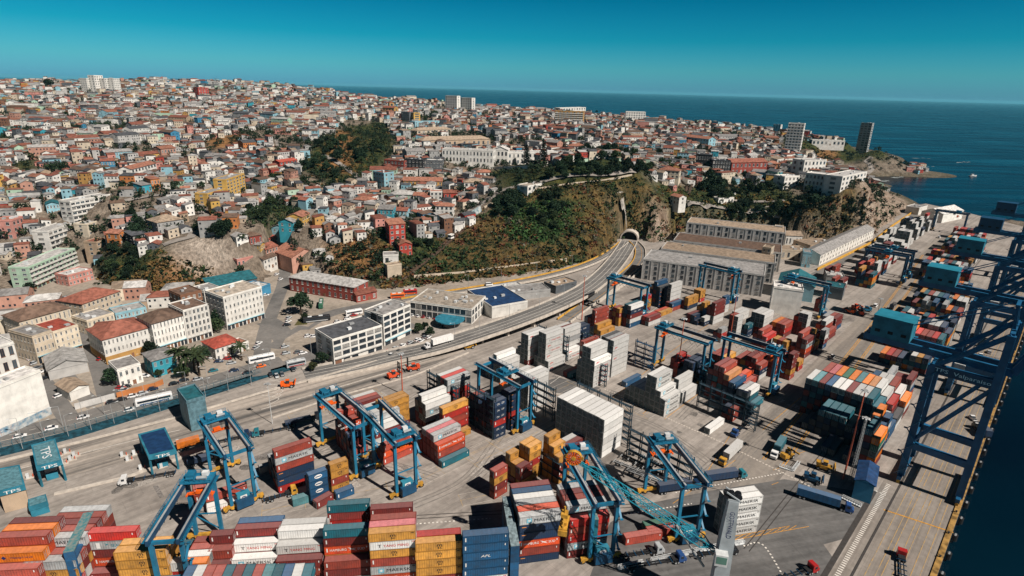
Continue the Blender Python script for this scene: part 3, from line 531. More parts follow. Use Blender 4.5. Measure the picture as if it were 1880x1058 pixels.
# quay edge beam with fenders
qb = MB()
a, b = qpt(-140, -.75), qpt(600, -.75); qb.beam((*a, .2), (*b, .2), 1.5, .4, YEDGE)
qe = qb.build('quay_edge_beam'); tag(qe, 'yellow edge beam along the quay above dark water', 'kerb')
fb = MB(); fb.cyl((0, 0, -2.4), (0, 0, -.2), .75, mat('black_rubber', (.02, .02, .022), .8), 10); fb.beam((-.75, 0, -.3), (.75, 0, -.3), .5, .25, mat('grey_steel', (.25, .26, .27), .5)); fme = fb.mesh('fender')
for k in range(26):
    p = qpt(-8+k*11, .95); tag(inst('quay_fender', fme, None, (p[0], p[1], 0), QA), 'black rubber fender hanging on the quay wall', 'fender', 'fenders along the quay wall')
bo = MB(); bo.cyl((0, 0, 0), (0, 0, .5), .22, mat('black_iron', (.03, .03, .032), .6), 8); bo.cyl((0, 0, .5), (0, 0, .62), .36, _MC['black_iron'], 8); bme = bo.mesh('bollard')
for k in range(22):
    p = qpt(-5+k*14, -.8); tag(inst('mooring_bollard', bme, None, (p[0], p[1], .4), 0), 'black iron mooring bollard on the yellow quay edge', 'bollard', 'bollards along the quay edge')
# ---------------------------------------------------------------- viaduct, ramps, tunnel
def spline(path):
    P = [np.array(at(*p)) for p in path]; Q = [P[0]]
    for i in range(len(P)-1):
        a = P[max(0, i-1)]; b = P[i]; c = P[i+1]; d = P[min(len(P)-1, i+2)]
        for k in range(1, 7):
            t = k/6; Q.append(0.5*((2*b)+(c-a)*t+(2*a-5*b+4*c-d)*t*t+(3*b-a-3*c+d)*t**3))
    return Q
def road_deck(name, path, w_, thick, label, yellow=None, lines=(), piers=0):
    Q = spline(path); root = empty(name, tuple(Q[0])); o0 = Q[0]; tag(root, label, 'road bridge')
    def sec(lo, hi, za, zb, m, nm):
        mb = MB(); pr = None
        for i in range(len(Q)):
            d = (Q[min(i+1, len(Q)-1)]-Q[max(i-1, 0)])[:2]; d /= max(np.linalg.norm(d), 1e-6); n_ = np.array([-d[1], d[0]]); c = Q[i]-o0
            s = [(c[0]+n_[0]*a, c[1]+n_[1]*a, c[2]+z) for a, z in ((lo, za), (hi, za), (hi, zb), (lo, zb))]
            if pr:
                for k in range(4): mb.face([pr[k], pr[(k+1) % 4], s[(k+1) % 4], s[k]][::-1], m)
            pr = s
        return mb.build(nm, root)
    sec(-w_/2, w_/2, -thick, 0.03, VIA, 'deck')
    sec(w_/2-.02, w_/2+.5, -thick*.8, 1.0, YWALL if yellow == 'L' else KERB, 'parapet'); sec(-w_/2-.5, -w_/2+.02, -thick*.8, 1.0, YWALL if yellow == 'R' else KERB, 'parapet')
    for off, m in lines: sec(off-.12, off+.12, .036, .045, m, 'lane_line')
    if piers:
        for i in range(4, len(Q)-2, piers):
            if Q[i][2] > 2.2:
                mb = MB(); c = Q[i]-o0; mb.box((c[0], c[1], -o0[2]), (1.2, w_*.5, Q[i][2]-thick+.05), KERB, math.atan2(*(Q[i+1]-Q[i])[1::-1])); mb.build('pier', root)
    return root
road_deck('road_viaduct', [(560, 690, .12), (650, 672, .15), (720, 655, 1), (800, 637, 2.6), (880, 612, 4.6), (950, 588, 6), (1020, 560, 6.5), (1075, 532, 6.2), (1110, 504, 5), (1133, 478, 3), (1148, 456, 1.2), (1155, 443, .4)], 14, .9, 'grey elevated road curving from the avenue up to the tunnel', None, ((-3.2, WHI), (0, WHI), (3.2, WHI)), 4)
road_deck('access_ramp', [(740, 553, .1), (810, 541, .4), (880, 530, .8), (940, 520, 1.2), (1000, 508, 1.4), (1060, 492, 1.4), (1100, 476, 1.1), (1130, 458, .7), (1146, 445, .3)], 7, .6, 'narrow ramp with a yellow wall under the scrub slope', 'L', ((0, WHI),))
road_deck('port_ramp', [(1163, 444, .25), (1175, 458, .25), (1172, 480, .2), (1150, 503, .15), (1112, 533, .12), (1076, 560, .1), (1035, 590, .08)], 8, .3, 'short curved ramp with yellow edge down from the tunnel into the port', 'R', ((1.2, YEL),))
tp = at(1155, 440, 0); ta = math.atan2(-(tp[1]-at(1140, 475)[1]), -(tp[0]-at(1140, 475)[0]))   # facing down the road
troot = empty('tunnel_portal', (tp[0], tp[1], 0), ta+math.pi/2); tag(troot, 'arched road tunnel mouth with pale concrete ring in the scrub cliff', 'tunnel')
ar = MB(); dk = MB(); n_ = 16; ri, ro = 7.2, 8.4
for k in range(n_):
    a0, a1 = math.pi*k/n_, math.pi*(k+1)/n_
    q = lambda r_, a, y: (r_*math.cos(a), y, 1+r_*math.sin(a)*.92)
    ar.face([q(ri, a0, -1.5), q(ro, a0, -1.5), q(ro, a1, -1.5), q(ri, a1, -1.5)], KERB); ar.face([q(ro, a0, -1.5), q(ro, a0, 14), q(ro, a1, 14), q(ro, a1, -1.5)], KERB); ar.face([q(ri, a1, -1.5), q(ri, a1, 1.2), q(ri, a0, 1.2), q(ri, a0, -1.5)], KERB)
dk.face([(ri*math.cos(math.pi*k/n_), 1.2, 1+ri*math.sin(math.pi*k/n_)*.92) for k in range(n_+1)]+[(-ri, 1.2, -.5), (ri, 1.2, -.5)], DARK)  # flat near-black face stands in for the shaded tunnel interior
ar.box((-7.8, -.2, -.5), (1.2, 2.6, 1.5), KERB); ar.box((7.8, -.2, -.5), (1.2, 2.6, 1.5), KERB)
ar.build('portal_ring', troot); dk.build('bore_shade_face', troot)
# ---------------------------------------------------------------- shipping containers
PAINT = {'w': ('white', (.63, .625, .60)), 'k': ('maroon', (.20, .030, .026)), 'R': ('bright red', (.50, .030, .022)), 'B': ('brick red', (.36, .062, .040)), 'H': ('orange red', (.62, .075, .02)),
         'O': ('orange', (.78, .20, .012)), 'Y': ('ochre yellow', (.60, .29, .055)), 'G': ('grey', (.40, .41, .41)), 'N': ('navy', (.012, .032, .075)), 'b': ('blue', (.015, .085, .19)),
         'T': ('teal', (.012, .12, .16)), 'C': ('pale teal', (.10, .28, .31)), 'g': ('green', (.03, .15, .09)), 'P': ('pink', (.52, .13, .14)), 't': ('tan orange', (.55, .24, .09)), 'D': ('dark grey', (.07, .075, .08))}
CODE = {  # code: paint, mark, what the label says of the mark
    'M': ('G', 'star', 'with black lettering beside a light blue square'), 'm': ('w', 'star', 'with black lettering beside a light blue square'), 'y': ('w', 'ym', 'with red lettering'),
    'S': ('G', 'sea', 'with teal lettering'), 's': ('w', 'saf', 'with small black lettering'), 'h': ('H', 'ham', 'with large white lettering'), 'Y': ('Y', 'msc', 'with black monogram'), 'V': ('b', 'oval', 'with a white oval badge'),
    'n': ('N', 'cma', 'with white lettering'), 'o': ('O', 'hap', 'with dark lettering'), 'A': ('b', 'apl', 'with slanted white lettering'), 'K': ('k', 'code', 'with small white code'), 'r': ('w', 'rcode', 'with faint red code')}
for c_ in 'wkRBHOGNbTCgPtD': CODE[c_] = (c_, 'code' if c_ in 'kRBHbT' else ('dash' if c_ == 'N' else ''), '')
LBLUE = mat('light_blue_square', (.16, .42, .52), .6, .05); BLK = mat('black_lettering', (.015, .017, .022), .6, .05); WLT = mat('white_lettering', (.75, .74, .71), .6, .05); RLT = mat('red_lettering', (.55, .06, .05), .6, .05); ORL = mat('orange_label', (.65, .25, .06), .6, .05); TLT = mat('teal_lettering', (.02, .2, .25), .6, .05); NLT = mat('navy_lettering', (.02, .03, .12), .6, .05)
STEEL = mat('galvanised_steel', (.33, .34, .34), .5, .1)
def paintm(k):
    nm, c = PAINT[k]; return mat('container_paint_'+nm.replace(' ', '_'), c, .62, .13, .5, .20, detail=6, c2=tuple(x*(.62 if k not in 'w' else .86)+.012 for x in c), dirt=((.17, .105, .07) if k in 'wGC' else tuple(x*.42+.025 for x in c), .55 if k in 'wGC' else .75))
def roofpaint(k):
    nm, c = PAINT[k]; l_ = sum(c)/3; return mat('faded_roof_paint_'+nm.replace(' ', '_'), tuple(x*.82+.055+.05*l_ for x in c), .75, .12, .9, .18, detail=7, c2=tuple(x*(.6 if k not in 'w' else .78)+.06 for x in c), dirt=((.20, .12, .085), .42))
CW, CH = 2.438, 2.75
_cm = {}; REND = mat('reefer_machinery_end', (.15, .19, .19), .6, .3, 1.5, .1)
def cont_mesh(code, Lc):
    key = (code, Lc)
    if key in _cm: return _cm[key]
    pk, mark, _ = CODE[code]; P = paintm(pk); RP = roofpaint(pk); mb = MB(); hx, hy = Lc/2, CW/2
    k = mb.mi(P); nW = int(Lc/.62)
    for sgn in (-1, 1):
        n0 = len(mb.v)
        for i in range(nW*2+1):
            x = -hx+.12+(Lc-.24)*i/(nW*2); d = .035 if i % 2 else .085
            mb.v += [(x, sgn*(hy-d), .16), (x, sgn*(hy-d), CH-.12)]
        for i in range(nW*2):
            q = (n0+2*i, n0+2*i+2, n0+2*i+3, n0+2*i+1); mb.f.append(q if sgn < 0 else q[::-1]); mb.m.append(k)
    for sx_ in (-1, 1):
        x = sx_*(hx-.06); q = [(x, -hy+.05, .1), (x, hy-.05, .1), (x, hy-.05, CH-.12), (x, -hy+.05, CH-.12)]
        mb.face(q[::-1] if sx_ < 0 else q, REND if pk == 'w' and sx_ < 0 else P)
    DRK = mat('container_rail_'+PAINT[pk][0].replace(' ', '_'), tuple(x*.62 for x in PAINT[pk][1]), .65, .1, .5, .1)
    # roof with shallow ribs
    kr = mb.mi(RP); n0 = len(mb.v); nR = 10
    for i in range(nR*2+1):
        x = -hx+.1+(Lc-.2)*i/(nR*2); z = CH-.12+(.02 if i % 2 else 0)
        mb.v += [(x, -hy+.08, z), (x, hy-.08, z)]
    for i in range(nR*2): mb.f.append((n0+2*i, n0+2*i+2, n0+2*i+3, n0+2*i+1)); mb.m.append(kr)
    for sx_ in (-1, 1):
        for sy in (-1, 1): mb.box((sx_*(hx-.07), sy*(hy-.07), 0), (.14, .14, CH-.06), DRK)
        mb.box((sx_*(hx-.07), 0, CH-.21), (.13, CW-.28, .13), DRK); mb.box((sx_*(hx-.07), 0, .02), (.13, CW-.28, .14), P)
    for sy in (-1, 1):
        mb.box((0, sy*(hy-.05), CH-.20), (Lc-.28, .1, .12), DRK); mb.box((0, sy*(hy-.05), .03), (Lc-.28, .1, .15), DRK)
    for s in (-1, 1):   # both long sides carry the marks
        y = s*(hy+.004); ri = (-s, 0, 0); up = (0, 0, 1); X = lambda x: -s*x
        qd = lambda x, z, a, b, m: mb.face([(X(x-a), y, z-b), (X(x+a), y, z-b), (X(x+a), y, z+b), (X(x-a), y, z+b)], m)
        y2 = s*(hy+.012)
        if mark == 'star':
            sc = 1 if Lc > 7 else .55
            qd(-3.3*sc, 1.3, .75*sc, .75*sc, LBLUE)
            pts = []
            for i in range(14):
                a = math.pi*i/7+math.pi/2; r_ = (.55 if i % 2 == 0 else .25)*sc; pts.append((X(-3.3*sc+r_*math.cos(a)), y2, 1.3+r_*math.sin(a)))
            mb.face(pts, WLT); put_text(mb, 'MAERSK', (X(1.35*sc), y, 1.3), ri, up, 1.0*sc, BLK, 6.4*sc)
        elif mark == 'ym':
            put_text(mb, 'T', (X(-3.5), y, 1.25), ri, up, .95, BLK, 1.0); put_text(mb, 'YANG MING', (X(.75), y, 1.25), ri, up, .82, RLT, 6.6)
        elif mark == 'ham':
            put_text(mb, 'HAMBURG', (X(-2.4), y, 1.45), ri, up, .8, WLT, 4.4); put_text(mb, 'S\u00dcD', (X(3.7), y, 1.5), ri, up, .95, WLT, 2.0)
            mb.face([(X(.1), y, 2.05), (X(.9), y, 1.85), (X(2.3), y, 1.0), (X(2.5), y, .85), (X(1.5), y, 1.2), (X(.9), y, 1.55)], WLT); mb.face([(X(.3), y2, .95), (X(1.1), y2, 1.35), (X(2.6), y2, 1.75), (X(1.6), y2, 1.7), (X(.9), y2, 1.4)], WLT)
        elif mark == 'msc':
            o_ = .2 if Lc > 7 else 0
            put_text(mb, 'm', (X(o_), y, 1.68), ri, up, .72, BLK, 1.35); put_text(mb, 'sc', (X(o_+.1), y, .88), ri, up, .62, BLK, 1.25)
        elif mark == 'oval':
            disc(mb, (X(0), y, 1.35), ri, up, 1.25, .72, WLT); mb.face([(X(-1.0), y2, 1.12), (X(1.0), y2, 1.12), (X(.9), y2, 1.5), (X(-.9), y2, 1.5)], paintm('b'))
        elif mark == 'cma':
            kx = 1 if Lc > 7 else .6
            put_text(mb, 'CMA', (X(-1.9*kx), y, 1.35), ri, up, .75, WLT, 2.2*kx); put_text(mb, 'CGM', (X(1.9*kx), y, 1.35), ri, up, .75, WLT, 2.2*kx)
        elif mark == 'hap':
            disc(mb, (X(-3.2), y, 1.35), ri, up, .6, .6, NLT, 4); put_text(mb, 'Hapag-Lloyd', (X(.9), y, 1.3), ri, up, .75, NLT, 5.2)
        elif mark == 'apl': put_text(mb, 'APL', (X(0), y, 1.35), (ri[0], 0, .0), (.3*ri[0], 0, 1), .8, WLT, 2.6)
        elif mark == 'sea': put_text(mb, 'SEACO', (X(1.1), y, 1.2), ri, up, .9, TLT, 3.6); mb.face([(X(-2.4), y, 2.0), (X(-1.2), y, 1.6), (X(-2.2), y, 1.2), (X(-1.8), y, 1.6)], TLT); qd(-3.9, 1.3, .5, .9, WLT)
        elif mark == 'saf': qd(-1.7, 1.3, .45, .45, LBLUE); put_text(mb, 'Safmarine', (X(.9), y, 1.3), ri, up, .55, BLK, 3.2)
        elif mark == 'rcode': qd(-Lc*.30, 1.45, .95, .2, RLT); qd(-Lc*.36, 1.0, .4, .12, RLT); qd(Lc*.40, 2.0, .3, .16, BLK)
        elif mark == 'dash': qd(-Lc/2+1.3, 1.95, .65, .12, ORL)
        if mark in ('code', 'ham'): qd(-Lc/2+.75, 1.55, .16, .62, WLT); qd(Lc/2-.9, 1.9, .12, .3, WLT)
        if mark in ('ym', 'msc', 'star'): qd(Lc/2-.8, 2.2, .4, .1, BLK if mark != 'ym' else RLT)
    _cm[key] = mb.mesh('shipping_container'); return _cm[key]
_dm = {}
def door_mesh(code, side):
    key = (CODE[code][0], side)
    if key in _dm: return _dm[key]
    P = REND if key[0] == 'w' else paintm(key[0]); mb = MB(); y0 = side*.56
    mb.box((0, y0, .14), (.05, 1.06, CH-.3), P)
    for dy in (-.28, .28): mb.cyl((-.05, y0+dy, .15), (-.05, y0+dy, CH-.2), .045, STEEL, 5)
    for z in (.9, 1.35): mb.box((-.07, y0-.1, z), (.04, .5, .08), STEEL)
    if CODE[code][0] == 'w': mb.box((-.045, y0, 1.5), (.04, .7, .6), mat('reefer_grille', (.12, .15, .16), .6))
    _dm[key] = mb.mesh('door'); return _dm[key]
CONT = []; BAYS = {}
def bay(name, px, py, ang, rows, Lc=12.19, n=0, corner='F', so=None, jit=.13):
    """rows of stacks standing side by side. px, py = picture position of the front row's near left corner at level n (0 = ground)"""
    a = R(ang); ux = np.array([math.cos(a), math.sin(a)]); uy = np.array([-ux[1], ux[0]]); pit = 2.58
    if so is not None: p = np.array(qpt(*so))
    else: p = at(px, py, n*CH)[:2]
    c0 = p+ux*Lc/2+uy*CW/2 if corner == 'F' else p+ux*Lc/2-uy*(CW/2+pit*(len(rows)-1))
    rg = random.Random(hash(name) % 9973+len(CONT)); BAYS[name] = 1
    hs = [len(r_) for r_ in rows]
    for i, r_ in enumerate(rows):
        for l, code in enumerate(r_):
            if code == '.': continue
            c = c0+uy*pit*i+ux*rg.uniform(-jit, jit)+uy*rg.uniform(-.03, .03)
            exp_front = i == 0 or hs[i-1] <= l; exp_top = l == len(r_)-1
            CONT.append(dict(x=c[0], y=c[1], z=l*CH, a=a+rg.gauss(0, .004), code=code, L=Lc, bay=name, row=i, nrow=len(rows), lev=l, tot=len(r_), vis=2 if exp_front or exp_top else (1 if ang > 30 else 0)))
def rnd_rows(seed, n, hmin, hmax, pal): rg = random.Random(seed); return [''.join(rg.choice(pal) for _ in range(rg.randint(hmin, hmax))) for _ in range(n)]
MIX = 'kkkBBRRHwwwGMNbTYYOh'; RED = 'kkkBBRRhGwYM'
# --- front block
def bayrow(name, px, py, ang, rows, ref, Lc=12.19):
    """as bay(), but (px, py) is the top near left corner of row ref"""
    a = R(ang); uy = np.array([-math.sin(a), math.cos(a)]); p = at(px, py, len(rows[ref])*CH)[:2]-uy*2.54*ref
    q = pj((p[0], p[1], 0)); bay(name, float(q[0]), float(q[1]), ang, rows, Lc, 0)
bayrow('front row at the left edge', -12, 989, 6, ['BkY', 'wwwy', 'kRwBB', 'BkYwBo', 'kBRkBHB', 'NkBRkBO', 'kBRkBkk'][1:], 3)
bayrow('front row beside the blue steel tower', 62, 991, 6, ['BkRYG', 'kBwkB', 'wkBYkM', 'kRBkBB', 'kBRkBk', 'BkRkBB', 'kBRkBG'], 2)
bayrow('front row right of the blue steel tower', 157, 980, 6, ['kk', 'BkhkSR'], 1)
bayrow('yellow stacks of the front row', 208, 1015, 7, ['YYYYYY', 'YYYYYY', 'YYYYY'], 0)
bayrow('short stacks behind the yellow stacks', 294, 1036, 7, ['kBRw', 'kB'], 0, 6.06)
bayrow('short teal stacks by the crane legs', 324, 1003, 7, ['T', 'TTT', 'TT'], 1, 6.06)
bayrow('short stacks under the low crane', 340, 1023, 7, ['kO', 'kOTO', 'kBks', 'kBkB', 'BkBB'], 2, 6.06)
bayrow('short maroon stacks of the front row', 384, 985, 7, ['kBk', 'kBkB', 'kBkkk', 'kBBG'], 2, 6.06)
bayrow('front row of white stacks', 426, 1001, 7, ['kBm', 'kBBy', 'kBkTk', 'kBwkb'], 1)
bayrow('second set of white stacks', 507, 1004, 7, ['kBk', 'kBky', 'kBBww', 'kwBwy', 'kBww'], 1)
bayrow('teal and red stacks of the front row', 592, 975, 8, ['wkB', 'kBYhkT'], 1)
bayrow('teal stack by the rail tracks', 600, 929, 8, ['kBRkT', 'kBk'], 0)
bayrow('mixed stacks with black monograms', 676, 981, 8, ['khMBYyY', 'kBRkBkP', 'kBRkBkB'], 0)
bayrow('maroon stack by the rail tracks', 679, 936, 8, ['kBwPk', 'kB'], 0)
bayrow('yellow stacks at the middle of the front row', 762, 999, 8, ['wkYYYY', 'kBkBkR'], 0)
bayrow('blue stacks of the front row', 850, 986, 9, ['TybbAbb', 'kTybNT'], 0)
bayrow('front row beside the teal wall', 955, 951, 12, ['NBhNNM', 'kBkNkH', 'kBkNkG', 'kBkNkw', 'kBkNkb', 'kBkNkk'], 0)
bayrow('front row under the harbour crane', 1046, 956, 14, ['kMRBR', 'kBkBkM', 'kBkkBB', 'kBkBkk', 'kBkkBG'], 0)
bayrow('red stacks beside the crane leg', 1073, 951, 14, ['kRkBR', 'kRBR'], 0, 6.06)
# end-on stacks at the bottom edge
_a = R(97); 
for k_, c_ in enumerate('bwBBTkTBCTbwT'):
    p = at(345+k_*17.9, 1037-k_*.25, 5*CH)[:2]; q = pj((p[0]-math.cos(_a)*12.19, p[1]-math.sin(_a)*12.19, 0)); BAYS['end-on stacks at the bottom edge'] = 1
    c = np.array(p)-np.array([math.cos(_a), math.sin(_a)])*6.1+np.array([math.sin(_a), -math.cos(_a)])*1.25
    for l in range(5): CONT.append(dict(x=c[0], y=c[1], z=l*CH, a=_a, code=c_ if l == 4 else 'kBTwN'[(k_+l) % 5], L=12.19, bay='end-on stacks at the bottom edge', row=k_, nrow=13, lev=l, tot=5, vis=2 if l == 4 else 0))
# --- middle
bay('stack left of the first yard crane', 513, 907, 36, ['RNNBMB', 'RNk', 'hNNG', 'NNN', 'BNG'])
bay('low grey pair behind the tall red stack', 478, 872, 36, ['G'])
bay('blue badge stack by the yard crane', 572, 926, 36, ['VVVV', 'bbb'], 6.06)
bay('yellow stack by the yard crane', 610, 906, 36, ['YBYY', 'YYY'], 6.06)
bay('low blue box by the yellow stack', 618, 920, 36, ['b'], 6.06)
bay('red open box', 583, 936, 50, ['k'], 6.06)
bay('small pale teal box on the ground', 538, 932, 30, ['C'], 6.06)
bay('white and red boxes under the left yard crane', 381, 946, 28, ['y', 'gB'], 12.19)
bay('red box at the left yard crane', 358, 925, 28, ['BB'], 6.06)
bay('dark stacks between the twin cranes', 648, 852, 38, ['GB', 'kNkN', 'NBNkh', 'kNBkB', 'kBNkBB', 'kkBN'], 6.06)
bay('row behind the twin cranes', 690, 818, 40, ['wkw', 'BkwG', 'kBHw', 'BwwG', 'kwTw', 'Bwk'], 12.19)
bay('low strip of stacks beside the lanes', 655, 770, 38, ['B', 'wk', 'wB', 'Tw', 'B'], 12.19)
bay('tall yellow stack behind the twin cranes', 703, 800, 41, ['kYYYY', 'BYYYY'], 12.19)
bay('red stack under the right twin crane', 705, 855, 42, ['BHB', 'HB'], 12.19)
bay('grey stack with stained roof', 782, 788, 42, ['kwMw', 'kwkww', 'BkwG'], 12.19)
bay('yellow topped red stack', 814, 808, 42, ['kRBRY', 'kBN'], 12.19)
bay('single yellow box by the navy block', 842, 806, 42, ['Y'], 6.06)
bay('stepped stack in the middle of the yard', 812, 861, 42, ['T', 'kBh', 'kkBM', 'kkkP', 'kkkG', 'kkB'], 12.19)
bay('white and red stack beside the lanes', 822, 752, 43, ['kkRMM', 'kkRkR', 'kkBww'], 12.19)
bay('navy stacks in the steel rack', 907, 808, 42, ['nnRnnn', 'NNNNNN', 'NkNNN', 'NNNN', 'NkNNN', 'NNNNB'], 6.06)
bay('navy stacks behind the steel rack', 934, 791, 42, ['NNRNNN', 'NNNNNN', 'NNkNN'], 6.06)
bay('white stacks behind the rack crane', 968, 757, 43, ['wrwrwr', 'wwwmwm', 'wwww', 'www', 'wwwwy'], 12.19)
bay('white stacks beside the lanes', 918, 705, 43, ['ywww', 'wrwww', 'www', 'ww'], 12.19)
bay('white stack with maroon base', 968, 672, 43, ['kryrwr', 'wwwwww', 'www'], 12.19)
bay('tall white stack in the reefer yard', 1000, 680, 43, ['rwryryw', 'wwwwwww', 'ww'], 12.19)
bay('low white pair in the reefer yard', 1006, 683, 43, ['rr'], 12.19)
bay('white stack before the blue stack', 1041, 662, 43, ['yr', 'rwrGww', 'wwww'], 12.19)
bay('white stack beside the dark asphalt', 1088, 713, 43, ['yyyyr', 'wwwwwww', 'wwwwwww', 'wwww'], 12.19)
bay('tall white stack behind the lamp pole', 1121, 694, 43, ['wwwrwrw', 'wwwwww', 'www'], 12.19)
bay('teal box in the shade of the white stack', 1048, 697, 43, ['T', 'k'], 12.19)
bay('blue box beside the lamp pole', 1148, 712, 43, ['b'], 12.19)
bay('white stack with blue squares', 1218, 766, 44, ['mmm', 'mmmm', 'mmmmmm', 'wmmmmm', 'www', 'www', 'www', 'ww'], 12.19)
bay('white stack behind the blue squares', 1251, 742, 44, ['ww', 'wwww'], 12.19)
bay('single white box on the empty bay', 1302, 799, 44, ['w'], 12.19)
bay('great white block', 1104, 842, 45, ['wwwwww']*9, 12.19)
bay('maroon box by the great white block', 1042, 842, 43, ['wk', 'ww'], 12.19)
bay('narrow red and yellow stack', 907, 918, 45, ['BkYB'], 6.06)
bay('low red and yellow stacks', 955, 897, 45, ['YBk', 'kYY', 'kBYY'], 6.06)
bay('tall yellow stack before the rack', 970, 885, 45, ['YYRYY', 'YkYYY'], 6.06)
bay('stepped yellow stacks', 1024, 890, 45, ['YBkY', 'YYYYY', 'YYYYYY'], 6.06)
bay('white wall of boxes beside the harbour crane', 1326, 987, 14, ['mmmmm', 'wwwww'], 12.19)
bay('red box under the right front crane', 1148, 1002, 14, ['B'], 12.19)
bay('green and red boxes under the right front crane', 1190, 990, 14, ['B', 'g'], 12.19)
# --- centre right yard
bay('red and blue stacks by the viaduct', 1025, 622, 42, ['kk', 'ww'], 12.19)
bay('blue stack with white lettering', 1053, 640, 42, ['nnnn', 'NNNN', 'NN'], 12.19)
bay('tall red stack by the viaduct', 1090, 612, 42, ['kBBBB', 'kBB', 'kwG'], 12.19)
bay('yellow row under the far left crane', 1102, 625, 42, ['wY', 'kYY', 'ww'], 12.19)
bay('red box with black lettering', 1070, 655, 42, ['kMB', 'kB', 'N'], 12.19)
bay('brown and yellow stack by the steel rack', 1135, 600, 42, ['YYBY', 'kkYB', 'NkB'], 6.06)
bay('red and blue stack in the steel rack', 1122, 672, 43, ['bwRbB', 'kbkbG', 'kkkkD'], 12.19)
bay('stack under the far left crane', 1155, 603, 42, ['bwknw', 'kkNbT', 'kkNw'], 12.19)
bay('yellow and red stack behind the far left crane', 1183, 574, 42, ['kYYR', 'kYY'], 6.06)
bay('dark stack by the warehouse', 1208, 565, 42, ['NNNND', 'NkNkNb', 'kNNNt'], 12.19)
bay('tall white stack by the warehouse', 1228, 568, 42, ['wwwwww', 'NNNNN'], 12.19)
bay('low front row of the far yard', 1190, 600, 42, ['wk', 'kR', 'b'], 12.19)
bay('low yellow box of the far yard', 1213, 582, 42, ['Y', 'H'], 12.19)
bay('low blue stack of the far yard', 1233, 573, 42, ['Bb', 'kk'], 12.19)
bay('yellow stack of the far yard', 1261, 570, 42, ['NYY', 'kk'], 12.19)
bay('dark row of the far yard', 1280, 598, 42, ['N', 'NN', 'Bk'], 12.19)
bay('tall yellow stack by the warehouse', 1284, 556, 42, ['RYY', 'RYY'], 6.06)
bay('yellow and red stack of the far yard', 1290, 588, 42, ['wBYY', 'kkY'], 6.06)
bay('tall maroon stack of the far yard', 1308, 597, 42, ['wwkkk', 'kkkk', 'bbb'], 12.19)
bay('white box on navy box', 1292, 600, 42, ['nw'], 6.06)
bay('blue stack beside the far right crane', 1328, 576, 42, ['wwbb', 'kb'], 6.06)
bay('white box by the far right crane', 1356, 591, 42, ['ww', 'kw'], 12.19)
bay('small white stack of the far yard', 1349, 624, 42, ['wwwww', 'kkkkB'], 6.06)
bay('grey and red stack of the far yard', 1322, 630, 42, ['MRG', 'kk'], 6.06)
bay('teal stack of the far yard', 1370, 622, 42, ['nnT', 'NN'], 6.06)
bay('big white stack of the far yard', 1397, 620, 43, ['hRwww', 'kBwww', 'NNwww', 'NNN'], 12.19)
bay('orange red stack of the far yard', 1403, 645, 43, ['BwR', 'kkkB', 'kkB'], 12.19)
bay('red stack at the centre of the far yard', 1437, 622, 43, ['kRB', 'kkB', 'kkO'], 12.19)
bay('white and orange stack of the far yard', 1476, 619, 43, ['wBwww', 'kkBww', 'kkkH'], 6.06)
bay('yellow stack at the centre of the far yard', 1440, 655, 43, ['kYY', 'kkB', 'kBY'], 6.06)
bay('maroon stack beside the yard road', 1448, 699, 44, ['BYkkk', 'kBkk'], 6.06)
bay('yellow boxes beside the yard road', 1464, 683, 44, ['RY', 'kkB'], 6.06)
bay('grey and orange stack of the far yard', 1475, 660, 44, ['kHMk', 'kkkkB', 'kB'], 12.19)
bay('yellow pile of the far yard', 1494, 646, 44, ['BY', 'kYYY', 'kkB'], 6.06)
bay('teal and white stack of the far yard', 1509, 642, 44, ['bkwG', 'kkB', 'kk'], 6.06)
bay('red row beside the yard road', 1519, 626, 44, ['kB', 'kkBw', 'kwh'], 12.19)
bay('maroon and blue stack of the far yard', 1530, 610, 44, ['bkk', 'kkB', 'kwG'], 12.19)
bay('tall red stack by the fertiliser shed', 1508, 575, 44, ['BwkB', 'kkB'], 6.06)
bay('dark block under the right yard crane', 1341, 745, 44, ['kTNb', 'kkNkt', 'NkTkkB', 'kNkTkk', 'kkNNk'], 12.19)
bay('red topped stack under the right yard crane', 1365, 735, 44, ['NTB', 'kkkH', 'kNN'], 12.19)
bay('white and blue stack under the right yard crane', 1378, 757, 44, ['T', 'kTw', 'kNG'], 12.19)
bay('red boxes in the steel rack', 1344, 775, 44, ['BB', 'kN'], 6.06)
bay('dark stack behind the white stack', 1268, 706, 44, ['NNnn', 'NNNn', 'NN', 'kBR'], 12.19)
bay('red stack in the black rack', 1245, 690, 44, ['kkRR', 'kkB'], 6.06)
bay('orange and teal stack of the right yard', 1392, 700, 44, ['wnB', 'kkRB', 'bTRk', 'kTY', 'kkB'], 12.19)
bay('red stack under the orange spreader', 1421, 695, 44, ['kkBH', 'kkkk', 'NkN'], 6.06)
bay('mixed stack of the right yard', 1335, 690, 44, ['kB', 'kkY', 'kNB', 'TkB'], 12.19)
